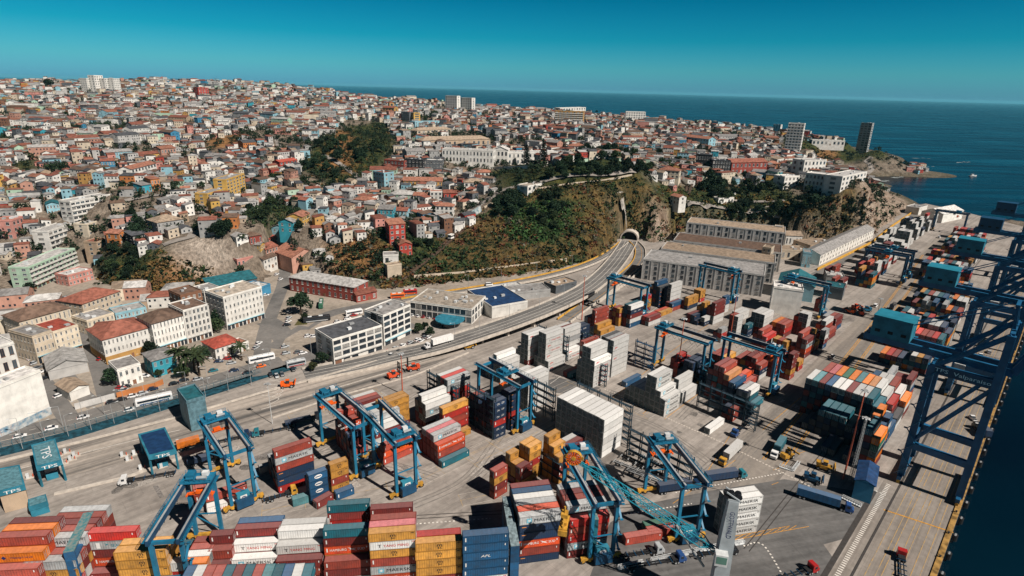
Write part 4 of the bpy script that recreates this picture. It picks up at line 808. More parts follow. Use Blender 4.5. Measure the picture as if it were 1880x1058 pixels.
# --- quayside blocks, given along and across the quay
def qbay(name, s, o, rows, Lc=12.19): bay(name, 0, 0, 46.3, rows, Lc, so=(s, o))
qbay('quayside block', 67, -28, ['bb', 'bTw', 'kTNGT', 'NTkNNT', 'kNkTNw', 'NkNkNw', 'kNTNkk', 'NkNTNw', 'kNTNkw', 'NTNkNb', 'kNkNTk', 'NkNTNC', 'kTNkNw'])
qbay('dark front bay of the quayside block', 54, -28, ['bOTwb', 'kwbTkO', 'NDN', 'NDN', 'DND', 'NDNT', 'DNDT', 'NDNT', 'DNDT', 'ND', 'D'])  # inner rows get navy and dark grey paint for the shade lying on them
qbay('tall edge row of the quayside block', 41.5, -27, ['kOwgO', 'NkDNkT', 'ND', 'D', '', 'D', 'N'])  # low inner rows also take dark paint in place of shade
qbay('second bay of the quayside block', 80, -28, ['wD', 'kwkR', 'NkTNw', 'kNTNkw', 'NTNkNt', 'kNTkNO', 'NkNTNC', 'kNTNkO', 'NkTNkg', 'kNkTNO', 'NTNkNP', 'kNTkNB'])
qbay('third bay of the quayside block', 93, -28, ['kwO', 'NkTw', 'kNTNB', 'NTNkw', 'kNTkw', 'NkNTb', 'kH'])
for k_, (s_, o_, n_, hi) in enumerate(((112, -30, 5, 4), (150, -30, 8, 3), (178, -29, 10, 5), (191, -28, 11, 5), (204, -28, 11, 5), (217, -30, 9, 4), (246, -30, 10, 4), (262, -30, 11, 4), (275, -31, 10, 3), (315, -34, 11, 4), (340, -38, 11, 5), (353, -42, 11, 5), (366, -44, 10, 4), (400, -44, 11, 4), (430, -44, 10, 5), (460, -44, 11, 5), (474, -44, 11, 5), (500, -46, 11, 4), (530, -50, 10, 4))):
    qbay('quayside bay %d' % k_, s_, o_, rnd_rows(40+k_, n_, max(2, hi-1), hi, 'kNNTTkwwGBRYOMb'))
for k_, (s_, o_, n_, lo, hi, pal) in enumerate(((284, -87, 4, 3, 5, 'bNkTYO'), (297, -88, 5, 5, 6, 'wRGwBh'), (311, -90, 6, 4, 6, 'wRGwBh'), (330, -90, 6, 3, 5, MIX), (352, -92, 7, 4, 6, 'wwwRG'), (372, -92, 7, 4, 6, 'wwwGk'), (392, -93, 7, 3, 6, 'wwwwG'), (416, -94, 7, 3, 5, 'wwwGR'), (440, -96, 8, 3, 6, 'wwwG'), (460, -97, 8, 2, 5, 'wwwR'), (490, -98, 8, 3, 6, 'wwwG'), (515, -98, 8, 3, 6, 'wwwN'), (545, -98, 8, 3, 5, 'wwwG'), (575, -98, 8, 2, 5, 'wwGR'), (285, -112, 3, 2, 4, 'kkBw'), (262, -100, 4, 1, 3, 'kBTw'))):
    qbay('far stacks under the cliff %d' % k_, s_, o_, rnd_rows(80+k_, n_, lo, hi, pal))
# --- the 300 that show largest become things, the rest one mass
def put_containers():
    from mathutils.bvhtree import BVHTree
    vv, ff = [], []
    for c in CONT:
        n = len(vv); ca, sa = math.cos(c['a']), math.sin(c['a']); hx, hy = c['L']/2, CW/2
        for z in (c['z'], c['z']+CH-.02):
            for i, j in ((-hx, -hy), (hx, -hy), (hx, hy), (-hx, hy)): vv.append((c['x']+ca*i-sa*j, c['y']+sa*i+ca*j, z))
        ff += [tuple(n+k for k in q) for q in ((0, 1, 5, 4), (1, 2, 6, 5), (2, 3, 7, 6), (3, 0, 4, 7), (4, 5, 6, 7))]
    bvh = BVHTree.FromPolygons(vv, ff); eye = Vector(EYE)
    for n, c in enumerate(CONT):
        u, v, k = pj((c['x'], c['y'], c['z']+1.3)); c['k'] = float(k); c['seen'] = 0
        if not (-50 < u < 1930 and v < 1100): continue
        ca, sa = math.cos(c['a']), math.sin(c['a'])
        for i in (-.46, -.2, .2, .46):
            for j, z in ((-.5, .5), (-.5, 2.4), (.5, 2.4), (0, 2.74), (-.45, 2.74), (.45, 2.74), (.0, .9)):
                if j == 0 and z == .9: i2 = -.5 if i < 0 else .5; 
                else: i2 = i
                p = Vector((c['x']+ca*i2*c['L']-sa*j*CW, c['y']+sa*i2*c['L']+ca*j*CW, c['z']+z)); d = (p-eye); Ld = d.length; h = bvh.ray_cast(eye, d.normalized(), Ld+.3)
                if h[0] is None or h[2]//5 == n or h[3] > Ld-.08: c['seen'] += 1
        c['area'] = c['seen']*c['L']/c['k']**2
    order = sorted(CONT, key=lambda c: -c.get('area', 0)); near = order[:300]; far = order[300:]
    nth = ['front', 'second', 'third', 'fourth', 'fifth', 'sixth', 'seventh', 'eighth', 'ninth', 'tenth', 'eleventh', 'twelfth', 'thirteenth']
    for c in near:
        o = inst('shipping_container', cont_mesh(c['code'], c['L']), None, (c['x'], c['y'], c['z']+.01), c['a'])
        for sd in (-1, 1):
            if c['bay'].startswith('end-on') or math.degrees(c['a']) < 20 and c['x'] < 0: inst('door', door_mesh(c['code'], sd), o, (c['L']/2+.03, 0, 0), math.pi)
            else: inst('door', door_mesh(c['code'], sd), o, (-c['L']/2-.03, 0, 0))
        pk, _, md = CODE[c['code']]; k = c['tot']-1-c['lev']
        lv = '' if c['tot'] == 1 else ('on top' if k == 0 else 'at the bottom' if c['lev'] == 0 else 'second from top' if k == 1 else 'third from top' if k == 2 else nth[c['lev']]+' from the ground')
        rw = '' if c['nrow'] == 1 else ', '+nth[c['row']]+' row'
        lab = f"{PAINT[pk][0]} container {lv}{rw}, {c['bay']}".replace('  ', ' ').replace(' ,', ',')
        if md and len((lab+' '+md).split()) <= 16: lab = lab.replace(' container', ' container '+md, 1)
        while len(lab.split()) > 16: lab = ' '.join(lab.split()[:-1])
        tag(o, lab, 'container', 'stacked shipping containers')
    mb = MB()
    for c in far:
        P = paintm(CODE[c['code']][0])
        if c['seen'] and c['k'] < 620:
            me = cont_mesh(c['code'], c['L']); n = len(mb.v); ca, sa = math.cos(c['a']), math.sin(c['a']); ms = [mb.mi(m) for m in me.materials]
            mb.v += [(c['x']+ca*q.co.x-sa*q.co.y, c['y']+sa*q.co.x+ca*q.co.y, c['z']+.01+q.co.z) for q in me.vertices]
            for f in me.polygons: mb.f.append(tuple(n+i for i in f.vertices)); mb.m.append(ms[f.material_index])
        else: mb.box((c['x'], c['y'], c['z']+.01), (c['L'], CW, CH-.1), P, c['a'], False, roofpaint(CODE[c['code']][0]))
    o = mb.build('stacked_containers'); tag(o, 'many more stacked containers along the quay and under the cliff', 'containers', kind='stuff')
put_containers()
# ---------------------------------------------------------------- yard cranes
CRB = mat('crane_blue_paint', (.012, .145, .255), .5, .14, .35, .12, spec=.35, dirt=((.06, .075, .075), .7)); CRN = mat('dark_crane_blue_paint', (.008, .055, .12), .5, .12, .35, .1, spec=.35, dirt=((.04, .045, .045), .6))
CYEL = mat('crane_yellow_paint', (.55, .29, .04), .55, .18, .8, .1, dirt=((.10, .07, .04), .8)); CORG = mat('spreader_orange_paint', (.80, .12, .012), .55, .12, .8, .06); TYRE = mat('tyre_rubber', (.018, .018, .02), .85, .1)
PALE = mat('pale_panel_paint', (.60, .62, .62), .6, .1); TEALP = mat('teal_panel_paint', (.03, .19, .27), .6, .16, .4, .08); MAST = mat('red_mast_paint', (.50, .11, .06), .6, .1)
def text_part(parent, s, origin, right, up, h, m, width=None, name='lettering'):
    mb = MB(); put_text(mb, s, origin, right, up, h, m, width); return mb.build(name, parent)
def rail_bm(mb, p, q, h, m, n=6, t=.09):
    p = Vector(p); q = Vector(q); mb.beam(p+Vector((0, 0, h)), q+Vector((0, 0, h)), t, t, m); mb.beam(p+Vector((0, 0, h*.5)), q+Vector((0, 0, h*.5)), t*.8, t*.8, m)
    for i in range(n+1): c = p.lerp(q, i/n); mb.beam(c, c+Vector((0, 0, h)), t, t, m)
def rtg(p, ang, label, trolley=.06, span=23.5, wb=7.2, hgt=20.5, paint=None, spread_z=None, rig=True):
    """rubber tyred gantry: local X along the yard (travel), local Y across the stacks; p = middle of the near sill"""
    PB = paint or CRB; root = empty('yard_crane', (p[0], p[1], 0), R(ang)); tag(root, label, 'gantry crane', 'blue yard gantry cranes')
    for y in (0, span):
        for x in (-wb/2, wb/2):
            mb = MB(); mb.beam((x, y, 1.9), (x, y, hgt), .95, 1.05, PB); mb.build('leg', root)
        sb = MB(); sb.beam((-wb/2, y, hgt-.5), (wb/2, y, hgt-.5), .8, .9, PB); sb.build('tie_beam', root); sb = MB(); sb.beam((-6.2, y, 1.6), (6.2, y, 1.6), .9, .9, CYEL)
        for x in (-5.4, -3.6, 3.6, 5.4): sb.box((x, y, .75), (.8, 1.0, .9), CYEL)
        sb.build('sill_beam', root)
        br = MB(); br.beam((-wb/2, y, 9.0), (wb/2, y, 3.0), .28, .28, PB); br.beam((-wb/2, y, 9.0), (wb/2, y, 9.0), .3, .35, PB); br.build('brace', root)
        for x in (-5.6, -3.4, 3.4, 5.6):
            wl = MB(); wl.cyl((x, y-.42, .8), (x, y+.42, .8), .8, TYRE, 12); wl.cyl((x, y-.45, .8), (x, y+.45, .8), .36, CYEL, 8); wl.build('wheel', root)
    for x in (-wb/2, wb/2):
        g = MB(); g.beam((x, -1.6, hgt+.55), (x, span+1.6, hgt+.55), .85, 1.5, CRN); g.beam((x, -1.5, hgt+1.34), (x, span+1.5, hgt+1.34), .5, .08, STEEL); gd = g.build('girder', root)
        h = MB(); s_ = 1 if x > 0 else -1; h.beam((x+s_*.95, -1.4, hgt+.6), (x+s_*.95, span+1.4, hgt+.6), .9, .08, PB); rail_bm(h, (x+s_*1.35, -1.4, hgt+.6), (x+s_*1.35, span+1.4, hgt+.6), 1.1, PB, 12); h.build('walkway', gd)
    ty = span*trolley; tr = MB(); tr.box((0, ty, hgt+1.4), (wb+1.2, 4.6, .5), CRB)
    tr.box((-1.9, ty+.4, hgt+1.9), (2.2, 2.4, 1.4), CRB); tr.cyl((.2, ty-1.2, hgt+2.6), (2.8, ty-1.2, hgt+2.6), .55, STEEL, 8); tr.box((1.8, ty+1.1, hgt+1.9), (1.7, 1.3, 1.2), PALE); tr.cyl((-2.6, ty-1.4, hgt+2.5), (-.6, ty-1.4, hgt+2.5), .5, CRB, 8)
    rail_bm(tr, (-wb/2-.5, ty-2.2, hgt+1.9), (wb/2+.5, ty-2.2, hgt+1.9), 1.1, CRB, 6); rail_bm(tr, (-wb/2-.5, ty+2.2, hgt+1.9), (wb/2+.5, ty+2.2, hgt+1.9), 1.1, CRB, 6)
    t_ = tr.build('trolley', root)
    cb = MB(); cb.box((wb/2-1.2, ty+3.4, hgt-2.2), (1.6, 1.9, 2.1), PALE); cb.box((wb/2-1.2, ty+4.36, hgt-1.9), (1.3, .06, 1.3), GLASS); cb.build('cab', t_)
    sz = hgt-3.4 if spread_z is None else spread_z
    sp = MB(); sp.beam((-3.1, ty, sz), (3.1, ty, sz), .7, .6, CORG); sp.beam((-3.6, ty, sz-.1), (3.6, ty, sz-.1), .35, .35, CORG)
    for x in (-3.5, 3.5): sp.beam((x, ty-1.15, sz-.15), (x, ty+1.15, sz-.15), .45, .4, CORG)
    sp.box((0, ty, sz+.25), (2.2, 1.5, .9), CORG)
    for x in (-1.6, 1.6):
        for y in (-.7, .7): sp.cyl((x, ty+y, sz+.3), (x, ty+y, hgt+1.5), .05, BLK, 4)
    sp.build('spreader', t_)
    ph = MB(); ph.box((0, -1.5, 1.0), (5.2, 1.9, 2.9), CRN); ph.box((0, -.3, 2.4), (3.8, 1.7, 3.1), TEALP); h_ = ph.build('engine_house', root)
    bd = MB(); bd.face([(-1.0, -1.17, 3.0), (1.0, -1.17, 3.0), (1.0, -1.17, 4.8), (-1.0, -1.17, 4.8)], WLT); disc(bd, (0, -1.19, 3.9), (1, 0, 0), (0, 0, 1), .75, .5, NLT); bd.face([(-.5, -1.2, 3.8), (.5, -1.2, 3.8), (.5, -1.2, 4.0), (-.5, -1.2, 4.0)], WLT); bd.build('badge', h_)
    ld = MB(); n = 7
    for i in range(n):
        z0, z1_ = 2+i*(hgt-2)/n, 2+(i+1)*(hgt-2)/n; s_ = 1 if i % 2 else -1; ld.beam((wb/2+1.0, -s_*1.3, z0), (wb/2+1.0, s_*1.3, z1_), .6, .12, CRB); ld.box((wb/2+1.0, s_*1.6, z1_), (.9, .8, .08), CRB)
    ld.build('stairs', root)
    cab = MB()
    for i in range(7):
        y0, y1 = 2+i*(span-4)/7, 2+(i+1)*(span-4)/7; pm = ((y0+y1)/2)
        for a, b in (((y0, hgt-.2), (pm, hgt-2.0)), ((pm, hgt-2.0), (y1, hgt-.2))): cab.beam((-wb/2-.5, a[0], a[1]), (-wb/2-.5, b[0], b[1]), .08, .08, BLK)
    if rig: cab.build('festoon_cable', root)
    return root
def rtg_px(px1, px2, label, far=None, **k):
    """near sill from its two wheel ends in the picture"""
    a = at(*px1); b = at(*px2); m = (a+b)/2; ang = math.degrees(math.atan2(b[1]-a[1], b[0]-a[0])); return rtg(m, ang, label, **k)
rtg_px((420, 940), (476, 917), 'blue yard crane at the left, beside the orange truck, trolley at its far end', trolley=.93)
rtg((-85.5, 117), 8, 'blue yard crane at the bottom left with girders running towards the front row', trolley=.96, hgt=20.5)
rtg((-50, 172.5), 43, 'blue yard crane with its machinery beside the truck lanes, left of a twin', trolley=.94, span=26)
rtg_px((716, 918), (776, 893), 'blue yard crane with its machinery at the near end, right of its twin', trolley=.08, span=26)
rtg((6, 203.5), 43, 'dark blue yard crane over the navy stacks with a spreader lowered onto them', trolley=.42, span=24, spread_z=17.6)
rtg((79, 328), 46, 'blue yard crane next to the road viaduct', trolley=.9)
rtg((146, 362), 46, 'blue yard crane against the front of the grey warehouse', trolley=.1)
rtg((193, 339), 46, 'blue yard crane beside the white fertiliser shed', trolley=.85)
rtg((92.5, 249), 46, 'blue yard crane over the dark blue stacks, orange spreader at its far end', trolley=.92, span=25)
rtg((121, 239), 46, 'blue yard crane standing beside the yard road at the right of the stacks', trolley=.1, span=24)
rtg((291, 415), 46, 'nearer of the two blue yard cranes over the white stacks under the cliff', trolley=.5, span=26, paint=CRN)
rtg((303, 427), 46, 'farther of the two blue yard cranes over the white stacks under the cliff', trolley=.5, span=26, paint=CRN)
rtg((462, 588), 46, 'farthest dark yard crane near the end of the quay', trolley=.3, span=26, paint=CRN)
rtg((28, 135.5), 14, 'blue yard crane behind the lattice boom of the harbour crane', trolley=.93, span=25)
rtg((55.5, 144.5), 12, 'blue yard crane between the lattice boom and the grey asphalt yard', trolley=.92, span=23)
# ---------------------------------------------------------------- ship to shore cranes
def sts(s0, label, sign=False, boom_up=True, far=False):
    p = qpt(s0, 0); root = empty('quay_crane', (p[0], p[1], 0), QA); tag(root, label, 'quay crane', 'ship to shore cranes on the quay')
    # local X along the quay, local Y towards the yard (o = -Y)
    W_, yl, yw, zp = 17.0, 18.6, 1.4, 46.0
    P = mat('quay_crane_blue_paint', (.012, .105, .225), .45, .12, .35, .1, spec=.4, dirt=((.05, .05, .05), .5))
    for x in (0, W_):
        for y, nm in ((yl, 'landside'), (yw, 'waterside')):
            mb = MB(); mb.beam((x, y, 2.2), (x, y, zp if y == yl else 62), 1.9, 2.1, P); mb.build('leg', root)
        for z_, h_ in ((15, 1.9), (zp-.6, 2.0)): sb = MB(); sb.beam((x, yl, z_), (x, yw, z_), 1.7, h_+.5, P); sb.build('portal_beam', root)
        br = MB(); br.cyl((x, yl, zp-1), (x, yw, 62), .85, P, 8); br.cyl((x, yl, 16), (x, yw, zp-2), .7, P, 8); br.build('brace', root)
    for y in (yl, yw):
        for z_ in (15.0, zp-.6): sb = MB(); sb.beam((0, y, z_), (W_, y, z_), 1.1, 1.6, P); sb.build('tie_beam', root)
        sb = MB(); sb.beam((-3, y, 2.0), (W_+3, y, 2.0), 1.3, 1.6, P)
        for x in (-2, 1.5, W_-1.5, W_+2): sb.box((x, y, .1), (2.2, .9, 1.3), CYEL)
        sb.build('sill_beam', root)
    for x in (W_/2-3, W_/2+3):
        g = MB(); g.beam((x, 41, zp+2.2), (x, yw-3, zp+2.2), 1.0, 2.4, P); rail_bm(g, (x+(-1.2 if x < W_/2 else 1.2), 41, zp+2.4), (x+(-1.2 if x < W_/2 else 1.2), yw, zp+2.4), 1.1, CRB, 16); g.build('girder', root)
        b_ = MB(); q = (x, yw-3, zp+2.2); e = (x, yw-3-14, zp+2.2+34) if boom_up else (x, yw-3-44, zp+2.2); b_.beam(q, e, 1.0, 2.2, P); b_.build('boom', root)
    ap = MB(); ap.beam((0, yw, 62), (W_, yw, 62), 1.2, 1.4, P); ap.beam((W_/2-3, yw, 62), (W_/2-3, yw+1, 70), .8, .8, P); ap.beam((W_/2+3, yw, 62), (W_/2+3, yw+1, 70), .8, .8, P); ap.beam((W_/2-3.4, yw+1, 70), (W_/2+3.4, yw+1, 70), 1, 1, P)
    for x in (W_/2-3, W_/2+3): ap.cyl((x, yw+1, 70), (x, 39, zp+3.4), .22, P, 6); ap.cyl((x, yw+1, 70), (x, yw-14, 78), .18, P, 6) if boom_up else ap.cyl((x, yw+1, 70), (x, yw-40, zp+3.4), .18, P, 6)
    ap.build('apex_frame', root)
    mh = MB(); mh.box((W_/2, 33, zp+3.5), (9.5, 12, 7.4), CRN if far else TEALP); mh.beam((W_/2, 26.9, zp+11), (W_/2, 39.1, zp+11), 9.9, .3, CRN if far else mat('machine_house_roof', (.02, .19, .27), .55, .1, .3, .05)); mh.box((W_/2+5.6, 33, zp+3.2), (1.6, 14, .15), CRB); rail_bm(mh, (W_/2+6.3, 26, zp+3.3), (W_/2+6.3, 40, zp+3.3), 1.2, CRB, 8)
    h_ = mh.build('machinery_house', root); v = MB()
    for k in range(3): v.box((W_/2-4.79, 29+k*4, zp+5.2), (.06, 1.6, 1.1), DARK)
    v.build('vent', h_)
    cb = MB(); cb.box((W_/2, 12, zp-2.6), (2.4, 3, 2.6), PALE); cb.box((W_/2, 10.47, zp-2.3), (2.1, .06, 1.8), GLASS); cb.build('cab', root)
    st = MB()
    for i in range(9): z = 3+i*4.6; s_ = 1 if i % 2 else -1; st.beam((-1.8, yl-s_*1.8, z), (-1.8, yl+s_*1.8, z+4.6), .7, .14, CRB); st.box((-1.8, yl+s_*2.2, z+4.6), (1.1, 1.0, .1), CRB)
    st.build('stairs', root)
    if sign:
        sg = MB(); sg.box((-.75, (yl+yw)/2, zp-2.6), (.25, yl-yw-1.8, 3.0), CRN); s_ = sg.build('sign_board', root)
        text_part(s_, 'TPS  Valparaiso', (-.9, (yl+yw)/2, zp-1.1), (0, -1, 0), (0, 0, 1), 1.7, mat('pale_blue_sign_lettering', (.55, .78, .85), .6, .05), 15.0)
    return root
sts(44, 'nearest dark blue quay crane with a sign on its portal beam', True)
sts(135, 'second dark blue quay crane along the quay, behind the one with the sign')
sts(218, 'third dark blue quay crane along the quay')
sts(305, 'fourth dark blue quay crane along the quay', far=True)
sts(395, 'farthest dark blue quay crane along the quay', far=True)
# ---------------------------------------------------------------- mobile harbour crane with lattice boom
HT = np.array([55.0, 119.0]); TIP = np.array([17.2, 127.0, 40.5]); PIV = np.array([53.6, 119.4, 20.0])
GRY = mat('pale_grey_crane_paint', (.36, .40, .42), .55, .12, .3, 0); LAT = mat('teal_lattice_paint', (.02, .25, .34), .5, .12, .3, 0)
ba = math.atan2(TIP[1]-PIV[1], TIP[0]-PIV[0])
hr = empty('harbour_crane', (HT[0], HT[1], 0), ba); tag(hr, 'mobile harbour crane with grey tower and teal lattice boom over the front row', 'harbour crane')
IR = Matrix.Rotation(-ba, 4, 'Z') @ Matrix.Translation((-HT[0], -HT[1], 0)); lc = lambda p: IR @ Vector(p)
tw = MB()
def taper(mb, z0, z1, a0, a1, m, cx=0, ex=1.0):
    q = [(cx+sx_*a*ex, sy*a, z) for a, z in ((a0, z0), (a1, z1)) for sx_, sy in ((-1, -1), (1, -1), (1, 1), (-1, 1))]
    n = len(mb.v); mb.v += q; k = mb.mi(m)
    for f in ((0, 1, 5, 4), (1, 2, 6, 5), (2, 3, 7, 6), (3, 0, 4, 7), (4, 5, 6, 7)): mb.f.append(tuple(n+i for i in f)); mb.m.append(k)
taper(tw, 4.5, 24, 2.0, 1.7, GRY, -.8); taper(tw, 24, 36, 1.7, 1.15, GRY, -.8); tw.build('tower', hr)
hd = MB(); hd.box((-.8, 0, 36), (2.8, 2.2, .5), GRY)
for x in (-1.8, -.2, .9):
    for y in (-.7, .7): hd.cyl((x, y-.2, 37.2), (x, y+.2, 37.2), .85, BLK, 10)
hd.beam((-2, -1, 36.5), (1.2, -1, 38.4), .3, .3, GRY); hd.beam((-2, 1, 36.5), (1.2, 1, 38.4), .3, .3, GRY); hd.build('sheave_head', hr)
cbn = MB(); cbn.box((.3, 2.7, 18.3), (3.0, 2.2, 3.4), PALE); cbn.box((.3, 3.82, 19.1), (2.5, .06, 2.1), mat('green_tinted_glass', (.10, .22, .18), .2, .05, spec=.5)); cbn.build('cab', hr)
text_part(hr, 'GOTTWALD', (-.8, 1.66, 29.4), (0, 0, -1), (-1, 0, 0), 1.2, NLT, 8.0)
bd = MB(); disc(bd, (-.8, 2.02, 11.8), (-1, 0, 0), (0, 0, 1), 1.5, 1.0, NLT, 18); disc(bd, (-.8, 2.04, 11.8), (-1, 0, 0), (0, 0, 1), 1.05, .6, GRY, 18); bd.build('badge', hr)
bs = MB(); bs.box((-1.5, 0, 0.9), (17, 6.5, 2.0), CRN); bs.box((-3, 0, 2.9), (12, 5.4, 1.6), GRY); bs.box((-7, 0, 4.5), (5, 4.6, 3), GRY)
for x in (-8, -5.5, -3, -.5, 2, 4.5):
    for y in (-3, 3): bs.cyl((x, y-.5, .75), (x, y+.5, .75), .75, TYRE, 10)
for x in (-9, 6):
    for y in (-6.5, 6.5): bs.beam((x, 0, 1.4), (x, y, 1.0), .9, .8, CRN); bs.box((x, y, 0.05), (2.2, 2.2, .4), STEEL)
bs.build('undercarriage', hr)
bm_ = MB(); A0 = lc(PIV); A1 = lc(TIP); dv = (A1-A0); ax = dv.normalized(); sd = Vector((0, 1, 0)); upv = sd.cross(ax)*-1
nb = 22
def bp(t, i, j): wdt = (1.3 if .08 < t < .9 else .5)*(1-.35*t); return A0+dv*t+sd*(i*wdt)+upv*(j*wdt*.9)
for i, j in ((-1, -1), (1, -1), (1, 1), (-1, 1)):
    for k in range(nb): bm_.beam(bp(k/nb, i, j), bp((k+1)/nb, i, j), .2, .2, LAT)
for k in range(nb):
    t0, t1 = k/nb, (k+1)/nb
    for (i, j), (i2, j2) in (((-1, -1), (1, -1)), ((1, -1), (1, 1)), ((1, 1), (-1, 1)), ((-1, 1), (-1, -1))):
        bm_.beam(bp(t0, i, j), bp(t1, i2, j2), .1, .1, LAT)
    if k % 2 == 0: bm_.beam(bp(t0, -1, -1), bp(t0, 1, -1), .12, .12, LAT); bm_.beam(bp(t0, -1, 1), bp(t0, 1, 1), .12, .12, LAT)
bm_.box((A0.x+1.8, 0, A0.z+.9), (2.6, 1.4, .08), LAT); bo_ = bm_.build('lattice_boom', hr)
wh = MB(); c = A1+Vector((.2, 0, .5)); k_ = 16
for k in range(k_):
    a0, a1 = 2*math.pi*k/k_, 2*math.pi*(k+.62)/k_
    for y in (-.5, .5): wh.face([c+Vector((.5*math.cos(a0), y, .5*math.sin(a0))), c+Vector((2.0*math.cos(a0), y, 2.0*math.sin(a0))), c+Vector((2.0*math.cos(a1), y, 2.0*math.sin(a1))), c+Vector((.5*math.cos(a1), y, .5*math.sin(a1)))], CORG)
wh.cyl(c+Vector((0, -.6, 0)), c+Vector((0, .6, 0)), .6, CYEL, 10)
for k in range(24):
    a0, a1 = 2*math.pi*k/24, 2*math.pi*(k+1)/24
    wh.beam(c+Vector((2.0*math.cos(a0), 0, 2.0*math.sin(a0))), c+Vector((2.0*math.cos(a1), 0, 2.0*math.sin(a1))), 1.0, .16, CYEL)
wh.build('sheave_wheel', bo_)
rp = MB()
for y in (-.35, .35): rp.cyl(c+Vector((1.6, y, 0)), (A1.x+1.6, y, 25.5), .05, BLK, 4); rp.cyl(A1+Vector((0, y, .5)), lc((HT[0]-.8, HT[1], 38)), .06, BLK, 4)
rp.cyl(A0+Vector((2, 0, -6)), A0+dv*.28, .35, STEEL, 8); rp.build('hoist_rope', hr)
hk = MB(); x_ = A1.x+1.6; hk.cyl((x_, 0, 25.6), (x_, 0, 23.5), .28, CYEL, 8); hk.box((x_, 0, 22.6), (1.8, 2.2, 1.1), CYEL); hk.beam((x_, -.8, 22.7), (x_, -2.4, 20.6), .3, .3, CYEL); hk.beam((x_, .8, 22.7), (x_, 2.4, 20.6), .3, .3, CYEL)
hk.box((x_, 0, 19.9), (2.2, 5.6, .6), CYEL); hk.box((x_, 0, 20.5), (1.6, 2.6, .9), CYEL)
for y in (-3.0, 3.0): hk.box((x_, y, 18.6), (2.4, .5, 1.6), CYEL)
hk.build('spreader', hr)
# ---------------------------------------------------------------- steel racks and blue towers
RK = mat('dark_steel_frame', (.03, .055, .075), .6, .15, .5, .08)
def rack(px, py, ang, n_bay, n_lev, label, wb=5.2, dep=1.3, paint=None, hl=2.9):
    p = at(px, py) if py is not None else px; root = empty('reefer_rack', (p[0], p[1], 0), R(ang)); tag(root, label, 'steel rack', 'steel racks for plugging in reefer boxes'); m = paint or RK; H = hl*n_lev+1.1
    for i in range(n_bay+1):
        mb = MB()
        for y in (0, dep): mb.beam((i*wb, y, 0), (i*wb, y, H), .28, .28, m)
        mb.build('post', root)
    for l in range(1, n_lev+1):
        mb = MB(); mb.box((n_bay*wb/2, dep/2, l*hl-.1), (n_bay*wb, dep, .12), m); rail_bm(mb, (0, 0, l*hl), (n_bay*wb, 0, l*hl), 1.05, m, n_bay*3, .08); mb.build('walkway', root)
    mb = MB()
    for l in range(n_lev): mb.beam((0, dep, l*hl), (wb, dep, (l+1)*hl), .14, .14, m); mb.beam((wb*n_bay, dep, l*hl), (wb*(n_bay-1), dep, (l+1)*hl), .14, .14, m)
    mb.build('brace', root); return root
rack(858, 778, -46, 3, 6, 'dark steel rack at the near end of the navy stacks')
rack(965, 748, -46, 3, 5, 'dark steel rack in front of the white stacks beside the rack crane')
rack(785, 722, -46, 4, 4, 'dark steel rack at the near end of the white and red stack', hl=2.6)
rack(1150, 838, -46, 5, 4, 'open dark steel rack right of the great white block', paint=RK)
rack(974, 860, -46, 4, 3, 'low dark steel rack behind the yellow stacks')
rack(1278, 748, -46, 5, 4, 'black steel rack before the dark block and the red boxes')
rack(985, 640, -46, 4, 5, 'steel rack among the tall white stacks by the lanes', hl=2.6)
rack(1062, 690, -46, 3, 4, 'steel rack between the tall white stacks and the maroon boxes', hl=2.6)
rack(1163, 670, -46, 2, 5, 'blue steel rack at the end of the red and blue stack', paint=CRN, hl=2.6)
rack(1240, 690, -46, 4, 4, 'dark rack behind the red stack in the right yard', hl=2.6)
rack(1050, 628, -46, 3, 3, 'dark rack beside the blue stack with white lettering', hl=2.6)
rack(1095, 745, -46, 2, 1, 'low white rail stand on the concrete behind the great white block', paint=PALE, hl=.9)
_wb = at(1104, 842); rack((_wb[0]+12.9*.707-23.5*.707, _wb[1]+12.9*.707+23.5*.707), None, -45, 5, 6, 'dark frame standing behind the great white block')
def cell_tower(px, py, ang, length, lev, label, m1, top, open_side=True, n_top=5):
    p = at(px, py, lev*CH); root = empty('flat_rack_tower', (p[0], p[1], 0), R(ang)); tag(root, label, 'flat rack stack')
    for l in range(lev):
        mb = MB(); z = l*CH; mb.box((length/2, 0, z), (length, 2.4, .62), m1)
        for x in (.25, length-.25): mb.box((x, 0, z+.62), (.4, 2.4, CH-.66), m1)
        if not open_side: mb.box((length/2, 1.1, z+.62), (length-.9, .12, CH-.66), m1); mb.box((length/2, -1.1, z+.62), (length-.9, .12, CH-.66), m1)
        mb.build('flat_rack', root)
    mb = MB(); mb.box((length/2, 0, lev*CH), (length, 2.4, .3), top); 
    if not open_side: mb.cyl((length*.55, 0, lev*CH+.3), (length*.55, 0, lev*CH+.34), .55, DARK, 10)
    mb.build('top_deck', root)
WORN = mat('worn_teal_top', (.045, .17, .19), .8, .3, 1.2, 0, c2=(.20, .22, .20)); WORNG = mat('worn_grey_teal_top', (.22, .29, .31), .8, .25, 1.0, 0)
cell_tower(126, 1014, 109, 15.0, 6, 'tall stack of teal flat racks standing end on between the front stacks', paintm('b'), WORN)
cell_tower(946, 1003, 98, 20.0, 5, 'grey topped dark blue wall of boxes standing end on in the front row', paintm('b'), WORNG, False)
cell_tower(1092, 955, 97, 16, 5, 'teal topped wall of boxes standing end on behind the crane leg', paintm('T'), WORN, False)
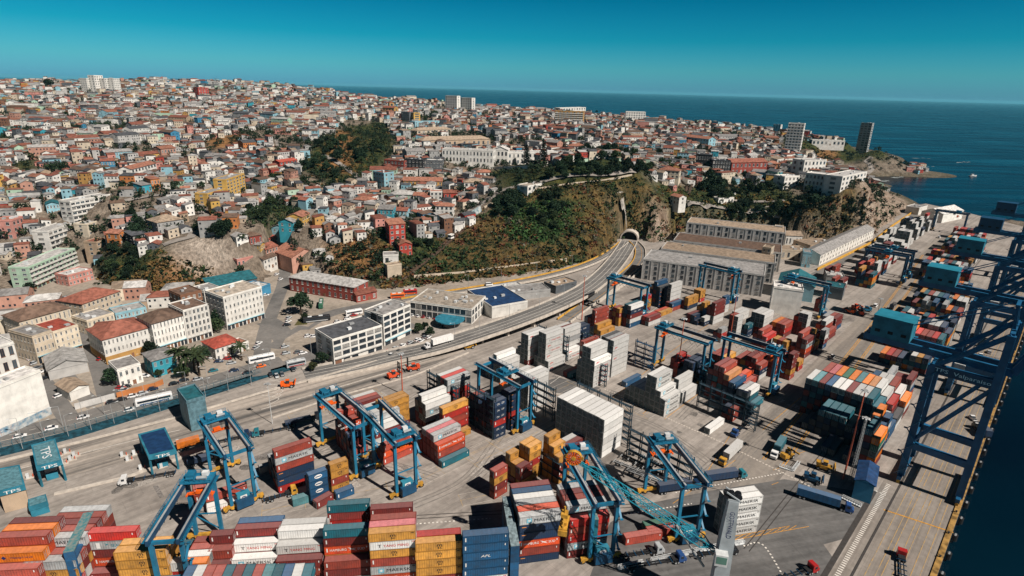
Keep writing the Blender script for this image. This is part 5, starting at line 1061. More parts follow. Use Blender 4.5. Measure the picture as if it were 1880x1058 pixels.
# ---------------------------------------------------------------- vehicles
CARC = {'white': (.68, .68, .67), 'silver': (.38, .40, .41), 'grey': (.13, .14, .15), 'black': (.014, .015, .018), 'red': (.36, .02, .02), 'blue': (.02, .06, .18), 'dark blue': (.012, .03, .07), 'teal': (.02, .16, .2), 'orange': (.70, .14, .02)}
def carm(c): return mat('car_paint_'+c.replace(' ', '_'), CARC[c], .3, .03, 1, .06, spec=.5)
_wm = {}
def wheel_mesh(r_, w_):
    if (r_, w_) not in _wm:
        mb = MB(); mb.cyl((0, -w_/2, 0), (0, w_/2, 0), r_, TYRE, 10); mb.cyl((0, -w_/2-.02, 0), (0, w_/2+.02, 0), r_*.55, STEEL, 8); _wm[(r_, w_)] = mb.mesh('wheel')
    return _wm[(r_, w_)]
def loft(mb, secs, m, cap=True):
    n0 = len(mb.v); k = mb.mi(m); n = len(secs[0])
    for s in secs: mb.v += s
    for i in range(len(secs)-1):
        for j in range(n):
            a = n0+i*n+j; b = n0+i*n+(j+1) % n; mb.f.append((a, b, b+n, a+n)); mb.m.append(k)
    if cap: mb.f.append(tuple(n0+j for j in reversed(range(n)))); mb.m.append(k); e = n0+(len(secs)-1)*n; mb.f.append(tuple(e+j for j in range(n))); mb.m.append(k)
_cars = {}
def car_mesh(c, kind):
    if (c, kind) in _cars: return _cars[(c, kind)]
    P = carm(c); b = MB(); Lx, wy = (4.3, .86) if kind != 'van' else (5.2, .95)
    sec = lambda x, w_, z0, z1: [(x, -w_, z0), (x, w_, z0), (x, w_, z1*.72), (x, w_*.92, z1), (x, -w_*.92, z1), (x, -w_, z1*.72)]
    hood = {'car': (.72, .86, .90, .88), 'van': (1.0, 1.15, 1.15, 1.15), 'pickup': (.85, .95, .95, .95)}[kind]
    loft(b, [sec(-Lx/2, wy*.86, .35, hood[0]), sec(-Lx/2+.25, wy, .25, hood[1]), sec(0, wy, .22, hood[2]), sec(Lx/2-.9, wy, .25, hood[3]), sec(Lx/2, wy*.84, .35, hood[0]*.9)], P)
    g = MB(); s2 = lambda x, w_, z0, z1: [(x, -w_, z0), (x, w_, z0), (x, w_, z1), (x, -w_, z1)]
    top = MB()
    if kind == 'car': A = [(-1.95, .78, .86, .88), (-1.25, .70, .86, 1.42), (.35, .70, .86, 1.44), (1.15, .78, .86, .9)]
    elif kind == 'van': A = [(-2.5, .88, 1.1, 1.9), (-2.4, .86, 1.1, 2.0), (1.2, .86, 1.1, 2.0), (2.1, .88, 1.1, 1.15)]
    else: A = [(-.55, .78, .9, 1.0), (-.4, .74, .9, 1.7), (.9, .74, .9, 1.7), (1.5, .8, .9, .97)]
    loft(g, [s2(*a) for a in A], GLASS); zt = A[1][3]
    b.box(((A[1][0]+A[2][0])/2, 0, zt-.03), (A[2][0]-A[1][0]-.1, 1.36 if kind == 'car' else 1.62, .07), P)
    if kind == 'pickup': b.box((-1.4, 0, .93), (1.4, 1.5, .04), TYRE)
    b.box((Lx/2-.06, 0, .62), (.08, wy*1.4, .14), WLT); b.box((-Lx/2+.05, 0, .66), (.08, wy*1.5, .12), RLT)
    _cars[(c, kind)] = (b.mesh('car'), g.mesh('cabin_glass'), Lx); return _cars[(c, kind)]
def car(px, py, deg, c='white', kind='car', z=0.09, where='', world=None):
    p = at(px, py, z) if world is None else world; bm_, gm_, Lx = car_mesh(c, kind); o = inst('parked_car' if kind == 'car' else kind, bm_, None, (p[0], p[1], z if world is None else p[2]), R(deg))
    inst('cabin_glass', gm_, o)
    for x in (-Lx*.31, Lx*.31):
        for y in (-.78, .78): inst('wheel', wheel_mesh(.33, .22), o, (x, y, .33))
    lab = f'{c} {kind} {where}'; k = 0
    tag(o, lab, 'car' if kind == 'car' else kind, 'cars of the lower town and the port'); return o
AVN = 'driving on the coast avenue'
for px, py, dg, c, wh in [(37, 803, 34, 'white', 'at the left end of the coast avenue'), (95, 788, 34, 'white', 'on the avenue before the graffiti wall'), (153, 768, 34, 'white', 'on the avenue left of the white coach'), (238, 754, 34, 'white', 'on the avenue behind the white coach'),
    (205, 740, 30, 'black', 'parked left of the red wall'), (224, 735, 30, 'black', 'parked at the red wall corner'), (244, 729, 32, 'white', 'parked along the red wall'), (262, 724, 32, 'silver', 'parked behind the white coach'), (281, 716, 32, 'dark blue', 'parked at the end of the red wall'), (320, 706, 34, 'black', 'on the avenue below the turquoise house'), (338, 700, 34, 'black', 'second on the avenue below the turquoise house'), (363, 698, 34, 'silver', 'on the avenue below the palms'),
    (392, 682, 30, 'teal', 'parked by the palms'), (430, 682, 30, 'dark blue', 'on the avenue below the red roofed house'), (455, 686, 30, 'black', 'on the avenue by the railway strip'), (480, 674, 32, 'orange', 'on the avenue below the white bus'), (525, 650, 34, 'silver', 'on the avenue right of the white bus'), (548, 648, 34, 'grey', 'farther on the avenue'), (556, 650, 34, 'white', 'on the avenue before the white office'), (497, 690, -60, 'black', 'first of three parked under the avenue'), (508, 692, -60, 'silver', 'second of three parked under the avenue'), (518, 689, -60, 'grey', 'third of three parked under the avenue'), (538, 680, -60, 'black', 'alone under the avenue'),
    (566, 618, 30, 'white', 'crossing the square'), (577, 619, 30, 'white', 'second crossing the square'), (523, 638, 40, 'silver', 'on the square near the avenue'), (620, 592, 30, 'white', 'behind the orange truck'), (638, 586, 30, 'white', 'on the road beside the square'), (650, 580, 30, 'red', 'on the road beside the square'), (529, 592, 60, 'white', 'parked by the big tree'), (530, 585, 70, 'silver', 'parked at the roundabout'), (531, 575, 70, 'white', 'parked above the roundabout'), (527, 598, 20, 'black', 'parked at the foot of the square'),
    (508, 505, 75, 'white', 'on the street climbing to the hill'), (515, 514, 75, 'white', 'lower on the street climbing to the hill'), (519, 492, 75, 'grey', 'parked up the climbing street'), (522, 473, 75, 'silver', 'top of the climbing street'), (488, 543, 10, 'white', 'at the corner below the climbing street'),
    (122, 548, 60, 'silver', 'first up the left street'), (127, 558, 60, 'red', 'in the left street'), (136, 575, 60, 'black', 'parked in the left street'), (143, 583, 60, 'silver', 'lower in the left street'), (163, 607, 70, 'black', 'parked at the white balcony building'), (178, 638, 70, 'white', 'in the street below the yellow house'), (186, 660, 70, 'red', 'parked by the long white building'), (60, 660, 68, 'white', 'first in the row on the leftmost street'), (64, 668, 68, 'silver', 'second in the row on the leftmost street'), (69, 677, 68, 'grey', 'third in the row on the leftmost street'), (74, 685, 68, 'white', 'fourth in the row on the leftmost street'), (82, 696, 68, 'black', 'last in the row on the leftmost street'), (108, 728, 68, 'white', 'before the small white shed'),
    (222, 714, 5, 'red', 'in the red walled yard'), (232, 710, 5, 'black', 'second in the red walled yard'), (228, 718, 5, 'silver', 'third in the red walled yard'), (266, 692, 5, 'white', 'beside the white arched house'), (390, 658, 10, 'white', 'left in the palm car park'), (402, 665, 10, 'dark blue', 'in the middle of the palm car park'), (418, 660, 10, 'red', 'right in the palm car park'), (425, 668, 25, 'silver', 'at the edge of the palm car park'), (470, 640, 70, 'silver', 'parked right of the red roofed house'), (475, 632, 70, 'white', 'second right of the red roofed house')]:
    car(px, py, dg, c, 'car', where=wh)
for k, c in enumerate(['white', 'white', 'red', 'white', 'red', 'white', 'white']): car(758+k*10.5, 580+k*1.2, 62, c, 'car', where=f'{["first","second","third","fourth","fifth","sixth","last"][k]} in the row before the modern office')
for k, c in enumerate(['red', 'white', 'silver', 'black', 'white', 'white', 'silver', 'black', 'white', 'white', 'grey', 'white']): car(712+k*6.8, 656-k*3.2 if k % 2 else 646-k*2.6, 62, c, 'car', where=f'{["first","second","third","fourth","fifth","sixth","seventh","eighth","ninth","tenth","eleventh","last"][k]} in the double row by the white office')
for k in range(8): car(872+k*8, 618-k*2.6, 60, ['black', 'white', 'white', 'silver'][k % 4], 'car', where=f'{["first","second","third","fourth","fifth","sixth","seventh","last"][k]} in the line under the viaduct')
for k in range(10): car(897+(k % 5)*7, 606-(k % 5)*2+(k//5)*6-3, 60, 'white', 'car', where=f'{["first","second","third","fourth","fifth"][k % 5]} of the {"upper" if k < 5 else "lower"} white row beside the terminal fence')
for px, py, dg, c, kd, wh in [(1528, 657, 46, 'white', 'pickup', 'on the yard road beside the shadow'), (1607, 563, 46, 'white', 'van', 'on the yard road by the tractors'), (1648, 522, 46, 'white', 'van', 'on the yard road under the far cranes'), (1724, 437, 46, 'white', 'van', 'at the far end of the yard road'), (1785, 770, 80, 'white', 'pickup', 'between the legs of the nearest quay crane'), (1800, 655, 60, 'white', 'pickup', 'on the quay between far cranes'), (1815, 648, 60, 'silver', 'car', 'on the quay between far cranes'), (898, 524, 20, 'white', 'van', 'on the ramp under the scrub slope')]:
    car(px, py, dg, c, kd, where=wh, z=1.3 if px == 898 else .09)
def bus(px, py, deg, c, label, Lx=12, stripe=None):
    p = at(px, py, .09); root = empty('bus', (p[0], p[1], .09), R(deg)); tag(root, label, 'bus', 'buses on the square and the avenue'); P = carm(c) if c in CARC else mat('bus_paint_'+c, {'green': (.05, .18, .11)}[c], .4)
    b = MB(); sec = lambda x, w_, z0, z1: [(x, -w_, z0), (x, w_, z0), (x, w_, z1-.2), (x, w_*.85, z1), (x, -w_*.85, z1), (x, -w_, z1-.2)]
    loft(b, [sec(-Lx/2, 1.2, .4, 3.1), sec(-Lx/2+.2, 1.25, .35, 3.3), sec(Lx/2-.4, 1.25, .35, 3.3), sec(Lx/2, 1.15, .45, 2.9)], P)
    if stripe: b.box((0, 0, .55), (Lx*.8, 2.53, .5), carm(stripe))
    for x in (-Lx*.25, Lx*.15): b.box((x, 0, 3.28), (2.2, 1.4, .22), PALE)
    b.build('body', root)
    for s in (-1, 1): w_ = MB(); w_.box((0, s*1.255, 1.55), (Lx*.9, .03, .95), GLASS); w_.build('window_band', root)
    w_ = MB(); w_.box((Lx/2-.12, 0, 1.3), (.2, 2.0, 1.3), GLASS); w_.build('windscreen', root)
    for x in (-Lx*.28, Lx*.3):
        for y in (-1.1, 1.1): inst('wheel', wheel_mesh(.5, .3), root, (x, y, .5))
bus(284, 739, 34, 'white', 'long white coach with blue waves on the coast avenue', 13.5, 'blue'); bus(481, 663, 34, 'white', 'white bus on the avenue above the railway strip'); bus(590, 562, 105, 'green', 'white and green bus by the big tree', 11, 'white'); bus(582, 590, 22, 'black', 'black articulated bus on the square', 15, 'silver'); bus(650, 578, 33, 'white', 'white bus on the road behind the square', 10)
bus(730, 547, 17, 'orange', 'orange trolleybus before the funicular station', 9, 'red'); bus(753, 540, 17, 'red', 'red and orange trolleybus behind the first', 9, 'orange'); bus(544, 672, 33, 'silver', 'grey bus on the avenue under the plane trees', 9, 'red')
def truck(px, py, deg, cab, label, trailer=None, load=12.0, tall=2.7, z=.09, name='truck', logo=None):
    """px, py under the middle of the trailer; deg = driving direction"""
    p = at(px, py, z); root = empty(name, (p[0], p[1], z), R(deg)); tag(root, label, 'truck', 'trucks in the port'); C = carm(cab) if cab in CARC else CYEL; xf = load/2+.6
    ch = MB(); ch.beam((-load/2, -.4, 1.15), (xf+3.2, -.4, 1.0), .25, .35, TYRE); ch.beam((-load/2, .4, 1.15), (xf+3.2, .4, 1.0), .25, .35, TYRE)
    for i in range(5): ch.beam((-load/2+.2+i*load/4.2, -1.15, 1.25), (-load/2+.2+i*load/4.2, 1.15, 1.25), .18, .22, CRN if trailer is None else TYRE)
    ch.build('chassis', root)
    cb = MB(); sec = lambda x, w_, z0, z1: [(x, -w_, z0), (x, w_, z0), (x, w_, z1), (x, -w_, z1)]
    loft(cb, [sec(xf+1.0, 1.15, .7, 2.9), sec(xf+1.2, 1.2, .6, 3.1), sec(xf+2.6, 1.2, .6, 3.0), sec(xf+3.1, 1.12, .6, 1.9), sec(xf+3.6 if cab != 'yellow' else xf+3.2, 1.05, .7, 1.6)], C); cb.box((xf+.3, 0, 1.25), (2.2, 1.8, .4), TYRE); k_ = cb.build('cab', root)
    g = MB(); g.face([(xf+2.66, -1.05, 2.85), (xf+3.12, -1.0, 1.95), (xf+3.12, 1.0, 1.95), (xf+2.66, 1.05, 2.85)], GLASS)
    for s in (-1, 1): g.box((xf+2.0, s*1.21, 1.8), (.9, .03, .8), GLASS)
    g.build('cab_window', k_)
    if trailer:
        P = paintm(trailer) if trailer in PAINT else trailer; t_ = MB(); t_.box((0, 0, 1.35), (load, 2.46, tall), P, top=roofpaint(trailer) if trailer in PAINT else None)
        for i in range(9): t_.box((-load/2+(i+.5)*load/9, 0, 1.36), (.09, 2.52, tall-.06), P)
        if logo: put_text(t_, logo[0], (0, -1.29, 2.7), (1, 0, 0), (0, 0, 1), .8, logo[1]); put_text(t_, logo[0], (0, 1.29, 2.7), (-1, 0, 0), (0, 0, 1), .8, logo[1])
        t_.build('trailer_box', root)
    for x in (-load/2+1.2, -load/2+2.5, xf+.1, xf+1.0 if cab != 'yellow' else xf+.9, xf+2.8):
        for y in (-1.0, 1.0): inst('wheel', wheel_mesh(.52, .32), root, (x, y, .52))
    return root
truck(347, 822, 35, 'orange', 'orange truck with orange trailer leaving the gate canopy', 'O', 7.5, 2.4)
truck(285, 878, 202, 'white', 'white truck with an empty red flatbed beside the lane kerb', None, 13)
truck(812, 632, 219, 'white', 'white truck with a white refrigerated trailer on the viaduct', 'w', 12.5, 2.9, 2.9)
truck(1344, 836, 227, 'yellow', 'yellow terminal tractor pulling a white box along the dotted line', 'w', 12.2)
truck(1322, 882, 14, 'teal', 'teal truck with a navy box behind the right front crane', 'N', 12.2); truck(1236, 902, 14, 'dark blue', 'navy box truck under the right front crane', 'N', 12.2)
truck(1365, 786, 226, 'blue', 'blue tractor with an empty chassis before the red rack boxes', None, 12); truck(1500, 922, -28, 'blue', 'long blue truck on the grey asphalt near the blue roofed shed', 'b', 13, 2.8)
truck(1430, 826, 232, 'white', 'truck with a teal box in the shadow of the quayside block', 'T', 9); truck(1640, 562, 230, 'black', 'empty black tractor chassis on the yard road', None, 11)
truck(1190, 1040, 14, 'blue', 'bright blue chassis truck at the bottom edge before the harbour crane', None, 15); truck(1300, 1020, 10, 'black', 'dark low loader beside the harbour crane', None, 10); truck(1165, 1022, 14, 'silver', 'empty chassis between the front cranes', None, 10)
truck(415, 812, 28, 'dark blue', 'dark tractor with empty chassis behind the left yard crane', None, 10); truck(366, 852, 25, 'black', 'black tank wagon beside the left yard crane', 'N', 7, 1.8); truck(515, 792, 205, 'teal', 'teal tractor with a long empty chassis by the lanes', None, 12)
truck(548, 778, 30, 'black', 'dark flat trailer parked along the white kerb', 'N', 10, .9); truck(505, 917, 30, 'yellow', 'yellow empty chassis near the pale teal box', None, 7); truck(1805, 800, 80, 'black', 'dark truck stopped between the quay rails', 'N', 6)
truck(1655, 1052, 60, 'red', 'red framed chassis on the quay at the bottom edge', None, 9); truck(1455, 1060, 20, 'red', 'red and white chassis at the bottom edge of the asphalt', None, 9)
def stacker(px, py, deg, m, label, mast_up=True, cat_='reach stacker'):
    p = at(px, py); root = empty('container_forklift', (p[0], p[1], 0), R(deg)); tag(root, label, cat_, 'container handlers')
    b = MB(); b.box((0, 0, .9), (5.2, 2.4, 1.1), m); b.box((-2.0, 0, 2.0), (1.6, 2.3, .9), m); b.build('body', root)
    c = MB(); c.box((.2, 0, 2.0), (1.5, 1.5, 1.6), GLASS); c.box((.2, 0, 3.6), (1.7, 1.7, .12), m); c.build('cab', root)
    k = MB()
    for y in (-.7, .7): k.beam((3.0, y, .5), (3.0, y, 7.5 if mast_up else 3), .35, .4, DARK)
    k.beam((3.0, -.7, 7 if mast_up else 2.8), (3.0, .7, 7 if mast_up else 2.8), .3, .3, DARK); k.beam((3.4, -2.6, 2.4), (3.4, 2.6, 2.4), .4, .5, m); k.build('mast', root)
    for x, r_ in ((1.9, .85), (-1.9, .65)):
        for y in (-1.25, 1.25): inst('wheel', wheel_mesh(r_, .55), root, (x, y, r_))
HRED = mat('handler_red_paint', (.70, .09, .03), .5, .1)
stacker(722, 694, 40, HRED, 'red container forklift nearer the avenue office'); stacker(760, 680, 205, HRED, 'red container forklift beside the lane to the viaduct'); stacker(528, 711, 15, CORG, 'orange yellow loader on the marked asphalt below the avenue', False, 'loader'); stacker(860, 640, 30, CYEL, 'yellow handler by the teal hut under the viaduct', False)
for k, (x, y, d_, m_) in enumerate([(1444, 842, 30, CYEL), (1490, 884, -30, CRN), (1512, 862, -28, CYEL)]): stacker(x, y, d_, m_, ['yellow forklift behind the white barriers', 'dark blue handler nearest the long blue truck', 'yellow loader beside the blue roofed shed'][k], False)
for k, (x, y, c_) in enumerate([(1570, 568, HRED), (1580, 578, HRED), (1560, 575, CORG), (1590, 572, CRB)]): stacker(x, y, 20+k*50, c_, ['first red handler parked by the far stacks', 'second red handler parked by the far stacks', 'orange handler parked by the far stacks', 'blue handler parked by the far stacks'][k], False)
# chassis park right of the great white block
for k, (x, y, d_) in enumerate([(1180, 842, -38), (1168, 852, -36), (1155, 862, -34), (1195, 868, -34), (1180, 878, -32), (1210, 858, -38)]):
    p = at(x, y); root = empty('empty_chassis', (p[0], p[1], 0), R(d_)); tag(root, 'empty black trailer chassis in the chassis park right of the great white block', 'trailer', 'empty chassis in the chassis park')
    b = MB()
    for yy in (-.45, .45): b.beam((-6, yy, 1.15), (6, yy, 1.15), .28, .4, DARK if k % 2 else STEEL)
    for xx in (-6, -3, 0, 3, 6): b.beam((xx, -1.2, 1.2), (xx, 1.2, 1.2), .3, .3, STEEL)
    b.build('frame', root)
    for xx in (-4.8, -3.5):
        for yy in (-1, 1): inst('wheel', wheel_mesh(.52, .32), root, (xx, yy, .52))
# white crash barriers and gangway pieces
for k, (a, b_, lab) in enumerate([((1430, 858), (1455, 866), 'white slatted barrier beside the yellow forklift'), ((1455, 866), (1466, 852), 'short white slatted barrier at the crossing'), ((1545, 915), (1580, 932), 'white barrier before the blue roofed shed'), ((1195, 1033), (1290, 1012), 'long white railed gangway lying before the harbour crane'), ((1290, 1012), (1365, 998), 'white railed platform at the foot of the harbour crane'), ((1135, 1046), (1180, 1036), 'short white railed gangway beside the blue chassis')]):
    P, Q = at(*a), at(*b_); mb = MB(); mb.beam((*P[:2], .25), (*Q[:2], .25), .9, .3, PALE); n_ = Vector((-(Q-P)[1], (Q-P)[0], 0)).normalized()*.4
    for s in (-1, 1): rail_bm(mb, Vector((*P[:2], .4))+n_*s, Vector((*Q[:2], .4))+n_*s, 1.0, PALE, 8, .13)
    tag(mb.build('railed_barrier'), lab, 'barrier', 'white railed barriers')
# ---------------------------------------------------------------- lamp masts
def mast(px, py, h, label, m=MAST, r_=.32, lattice=False, heads=6):
    p = at(px, py); root = empty('light_mast', (p[0], p[1], 0)); tag(root, label, 'light mast', 'tall light masts of the port'); mb = MB()
    if lattice:
        for i, j in ((-.5, -.5), (.5, -.5), (.5, .5), (-.5, .5)): mb.beam((i, j, 0), (i*.5, j*.5, h), .1, .1, m)
        for k in range(int(h/1.2)):
            z = k*1.2; f = .5*(1-.5*z/h)
            for (i, j), (a, b) in (((-1, -1), (1, -1)), ((1, -1), (1, 1)), ((1, 1), (-1, 1)), ((-1, 1), (-1, -1))): mb.beam((i*f, j*f, z), (a*f, b*f, z+1.2), .06, .06, m)
    else: mb.cyl((0, 0, 0), (0, 0, h), r_, m, 8, r_*.5)
    mb.build('pole', root); hd_ = MB(); hd_.cyl((0, 0, h-.1), (0, 0, h+.15), .9, STEEL, 10)
    for k in range(heads): a = 2*math.pi*k/heads; hd_.box((math.cos(a)*1.1, math.sin(a)*1.1, h-.35), (.6, .45, .3), PALE, a)
    hd_.build('lamp_head', root)
mast(1243, 690, 30, 'tall red light mast beside the blue box in the reefer yard'); mast(1548, 880, 36, 'tall red light mast before the dark end of the quayside block'); mast(1561, 884, 26, 'steel lattice light mast beside the red one', STEEL, lattice=True); mast(739, 724, 20, 'orange red light mast between the yard cranes and the forklifts'); mast(1068, 588, 28, 'tall mast beside the port ramp'); mast(1340, 622, 26, 'thin red mast beside the far right crane')
mast(500, 778, 18, 'slim pale mast with a flag by the truck lanes', PALE, .15, heads=2); mast(1605, 600, 18, 'thin dark mast at the corner of the far stacks', DARK, .15, heads=3); mast(1218, 765, 8, 'short pole at the white stack', STEEL, .12, heads=1)
lp = MB(); lp.cyl((0, 0, 0), (0, 0, 9), .11, STEEL, 6, .07); lp.beam((0, 0, 9), (0, 2.2, 9.3), .09, .09, STEEL); pole_me = lp.mesh('pole'); lh = MB(); lh.box((0, 2.4, 9.22), (.3, .8, .14), PALE); head_me = lh.mesh('lamp_head')
LPS = [(40+i*38, 806-i*11.2) for i in range(15)]+[(0+i*42, 836-i*11.6) for i in range(12)]
for k, (x, y) in enumerate(LPS):
    p = at(x, y); r_ = empty('street_lamp', (p[0], p[1], 0), R(124 if k < 15 else -56)); tag(r_, 'slim steel street lamp along the '+('town' if k < 15 else 'railway')+' side of the coast avenue', 'street lamp', ('town' if k < 15 else 'railway')+' side lamps of the avenue'); inst('pole', pole_me, r_); inst('lamp_head', head_me, r_)
for k, (x, y, z) in enumerate([(835, 622, 4), (880, 606, 5), (935, 586, 6.2), (990, 566, 6.8), (1035, 548, 7), (1082, 522, 6.5), (1116, 490, 4.6), (1142, 458, 1.5), (860, 528, .9), (920, 517, 1.4), (985, 505, 1.6), (1050, 490, 1.6), (1125, 520, .3), (1170, 478, .3)]):
    p = at(x, y, z-.3); r_ = empty('street_lamp', tuple(p), R(120)); tag(r_, 'slim steel lamp on the '+('viaduct parapet' if k < 8 else 'ramp below the scrub slope' if k < 12 else 'short port ramp'), 'street lamp', 'lamps along the viaduct and ramps'); inst('pole', pole_me, r_); inst('lamp_head', head_me, r_)
# blue rail fence along the avenue
fe = MB(); FB_ = mat('blue_mesh_fence', (.02, .13, .18), .6, .15)
fp = [at(a, b) for a, b in [(-60, 838), (120, 793), (250, 755), (380, 716), (480, 685)]]
for a, b in zip(fp, fp[1:]):
    n_ = int(np.linalg.norm(b-a)/3)
    for z in (.5, 1.1, 1.7, 2.3): fe.beam((*a[:2], z), (*b[:2], z), .05, .07, FB_)
    for i in range(n_): c = a+(b-a)*i/n_; fe.beam((*c[:2], 0), (*c[:2], 2.5), .09, .09, FB_)
tag(fe.build('railway_fence'), 'blue railed fence between avenue and railway strip', 'fence')
# boat and surf
p = at(1786, 324, -3.2); bt = empty('fishing_boat', (p[0], p[1], -3.2), R(10)); tag(bt, 'small white boat out on the sea', 'boat'); hl = MB(); s3 = lambda x, w_, z0, z1: [(x, -w_*.6, z0), (x, w_*.6, z0), (x, w_, z1), (x, -w_, z1)]
loft(hl, [s3(-7, 2.0, -.3, 1.6), s3(0, 2.4, -.4, 1.5), s3(5, 1.6, -.3, 1.9), s3(8, .2, .3, 2.4)], carm('white')); hl.build('hull', bt); cb = MB(); cb.box((-2, 0, 1.5), (5, 3, 2.6), carm('white')); cb.box((-2, 0, 2.6), (5.06, 3.06, .8), GLASS); cb.cyl((-1, 0, 4), (-1, 0, 8), .1, STEEL, 5); cb.build('cabin', bt)
FOAM = mat('sea_foam', (.55, .62, .62), .9, .2, .4, 0); fm = MB(); rg = random.Random(3)
for x, y, a, b in [(1690, 291, 16, 1.6), (1768, 298, 11, 1.6), (1640, 318, 8, 3), (1648, 326, 8, 3), (1625, 333, 6, 3), (1662, 318, 8, 2), (1655, 303, 20, 1.2), (1705, 306, 14, .8), (1638, 296, 8, 2)]:
    for k in range(9):
        u, v = x+rg.uniform(-a, a), y+rg.uniform(-b, b)*.5; q = at(u, v, -3.12); r_ = rg.uniform(.7, 2.6); fm.face([(q[0]+math.cos(t)*r_*rg.uniform(.6, 1.4)*1.8, q[1]+math.sin(t)*r_*rg.uniform(.5, 1), -3.12+.004*k) for t in np.linspace(0, 5.6, 8)], FOAM)
tag(fm.build('surf_foam'), 'white surf on rocks off the headland', 'foam', kind='stuff')
# ---------------------------------------------------------------- buildings one can tell apart
LM = []; _win = {}
BLIND = mat('window_with_blind', (.30, .29, .27), .5, .2, 1, .2, spec=.4); PALEG = mat('paler_glass', (.07, .10, .12), .12, .1, spec=.5)  # second glass has a paler base colour than the usual panes
def win_mesh(w_, h_, frame, gl=None):
    gl = gl or GLASS; key = (round(w_, 1), round(h_, 1), frame.name, gl.name)
    if key not in _win:
        mb = MB(); t = .09
        mb.face([(-w_/2+t, -.03, t), (w_/2-t, -.03, t), (w_/2-t, -.03, h_-t), (-w_/2+t, -.03, h_-t)], gl)
        for a, b, c, d in ((-w_/2, -w_/2+t, 0, h_), (w_/2-t, w_/2, 0, h_), (-w_/2+t, w_/2-t, 0, t), (-w_/2+t, w_/2-t, h_-t, h_), (-.035, .035, t, h_-t)):
            mb.face([(a, -.055, c), (b, -.055, c), (b, -.055, d), (a, -.055, d)], frame)
        mb.box((0, -.1, -.1), (w_+.2, .2, .1), frame); _win[key] = mb.mesh('window')
    return _win[key]
def roof_parts(root, kind, W_, D_, h, rm, wm, over=.5, rise=None, rg=None):
    mb = MB(); o = over; x0, x1, y0, y1 = -o, W_+o, -o, D_+o
    if kind == 'flat':
        mb.box((W_/2, D_/2, h-.02), (W_-.5, D_-.5, .15), rm)
        for a, b in (((0, .15), (W_, .15)), ((0, D_-.15), (W_, D_-.15))): mb.beam((a[0], a[1], h+.3), (b[0], b[1], h+.3), .3, .7, wm)
        for x in (.15, W_-.15): mb.beam((x, .3, h+.3), (x, D_-.3, h+.3), .3, .7, wm)
    else:
        r_ = rise or min(W_, D_)*.22; z = h
        if kind == 'hip':
            i = min(W_, D_)/2; a, b = ((x0+i, D_/2), (x1-i, D_/2)) if W_ >= D_ else ((W_/2, y0+i), (W_/2, y1-i)); A, B = (*a, z+r_), (*b, z+r_)
            c = [(x0, y0, z), (x1, y0, z), (x1, y1, z), (x0, y1, z)]
            F = [[c[0], c[1], B, A], [c[1], c[2], B], [c[2], c[3], A, B], [c[3], c[0], A]] if W_ >= D_ else [[c[0], c[1], A], [c[1], c[2], B, A], [c[2], c[3], B], [c[3], c[0], A, B]]
        elif kind == 'gable':
            if W_ >= D_: A, B = (x0, D_/2, z+r_), (x1, D_/2, z+r_); F = [[(x0, y0, z), (x1, y0, z), B, A], [(x1, y1, z), (x0, y1, z), A, B]]; G = [[(0, 0, z), (0, D_/2, z+r_-.1), (0, D_, z)], [(W_, 0, z), (W_, D_, z), (W_, D_/2, z+r_-.1)]]
            else: A, B = (W_/2, y0, z+r_), (W_/2, y1, z+r_); F = [[(x1, y0, z), (x1, y1, z), B, A], [(x0, y1, z), (x0, y0, z), A, B]]; G = [[(0, 0, z), (W_, 0, z), (W_/2, 0, z+r_-.1)], [(W_, D_, z), (0, D_, z), (W_/2, D_, z+r_-.1)]]
            for g in G: mb.face(g, wm)
        else: F = [[(x0, y0, z+.2), (x1, y0, z+.2), (x1, y1, z+r_), (x0, y1, z+r_)]]; mb.face([(0, D_, z), (0, 0, z), (0, D_, z+r_)], wm); mb.face([(W_, 0, z), (W_, D_, z), (W_, D_, z+r_)], wm)
        for f in F: mb.face(f, rm); mb.face([(p[0], p[1], p[2]-.18) for p in reversed(f)], rm)
    return mb.build('roof', root)
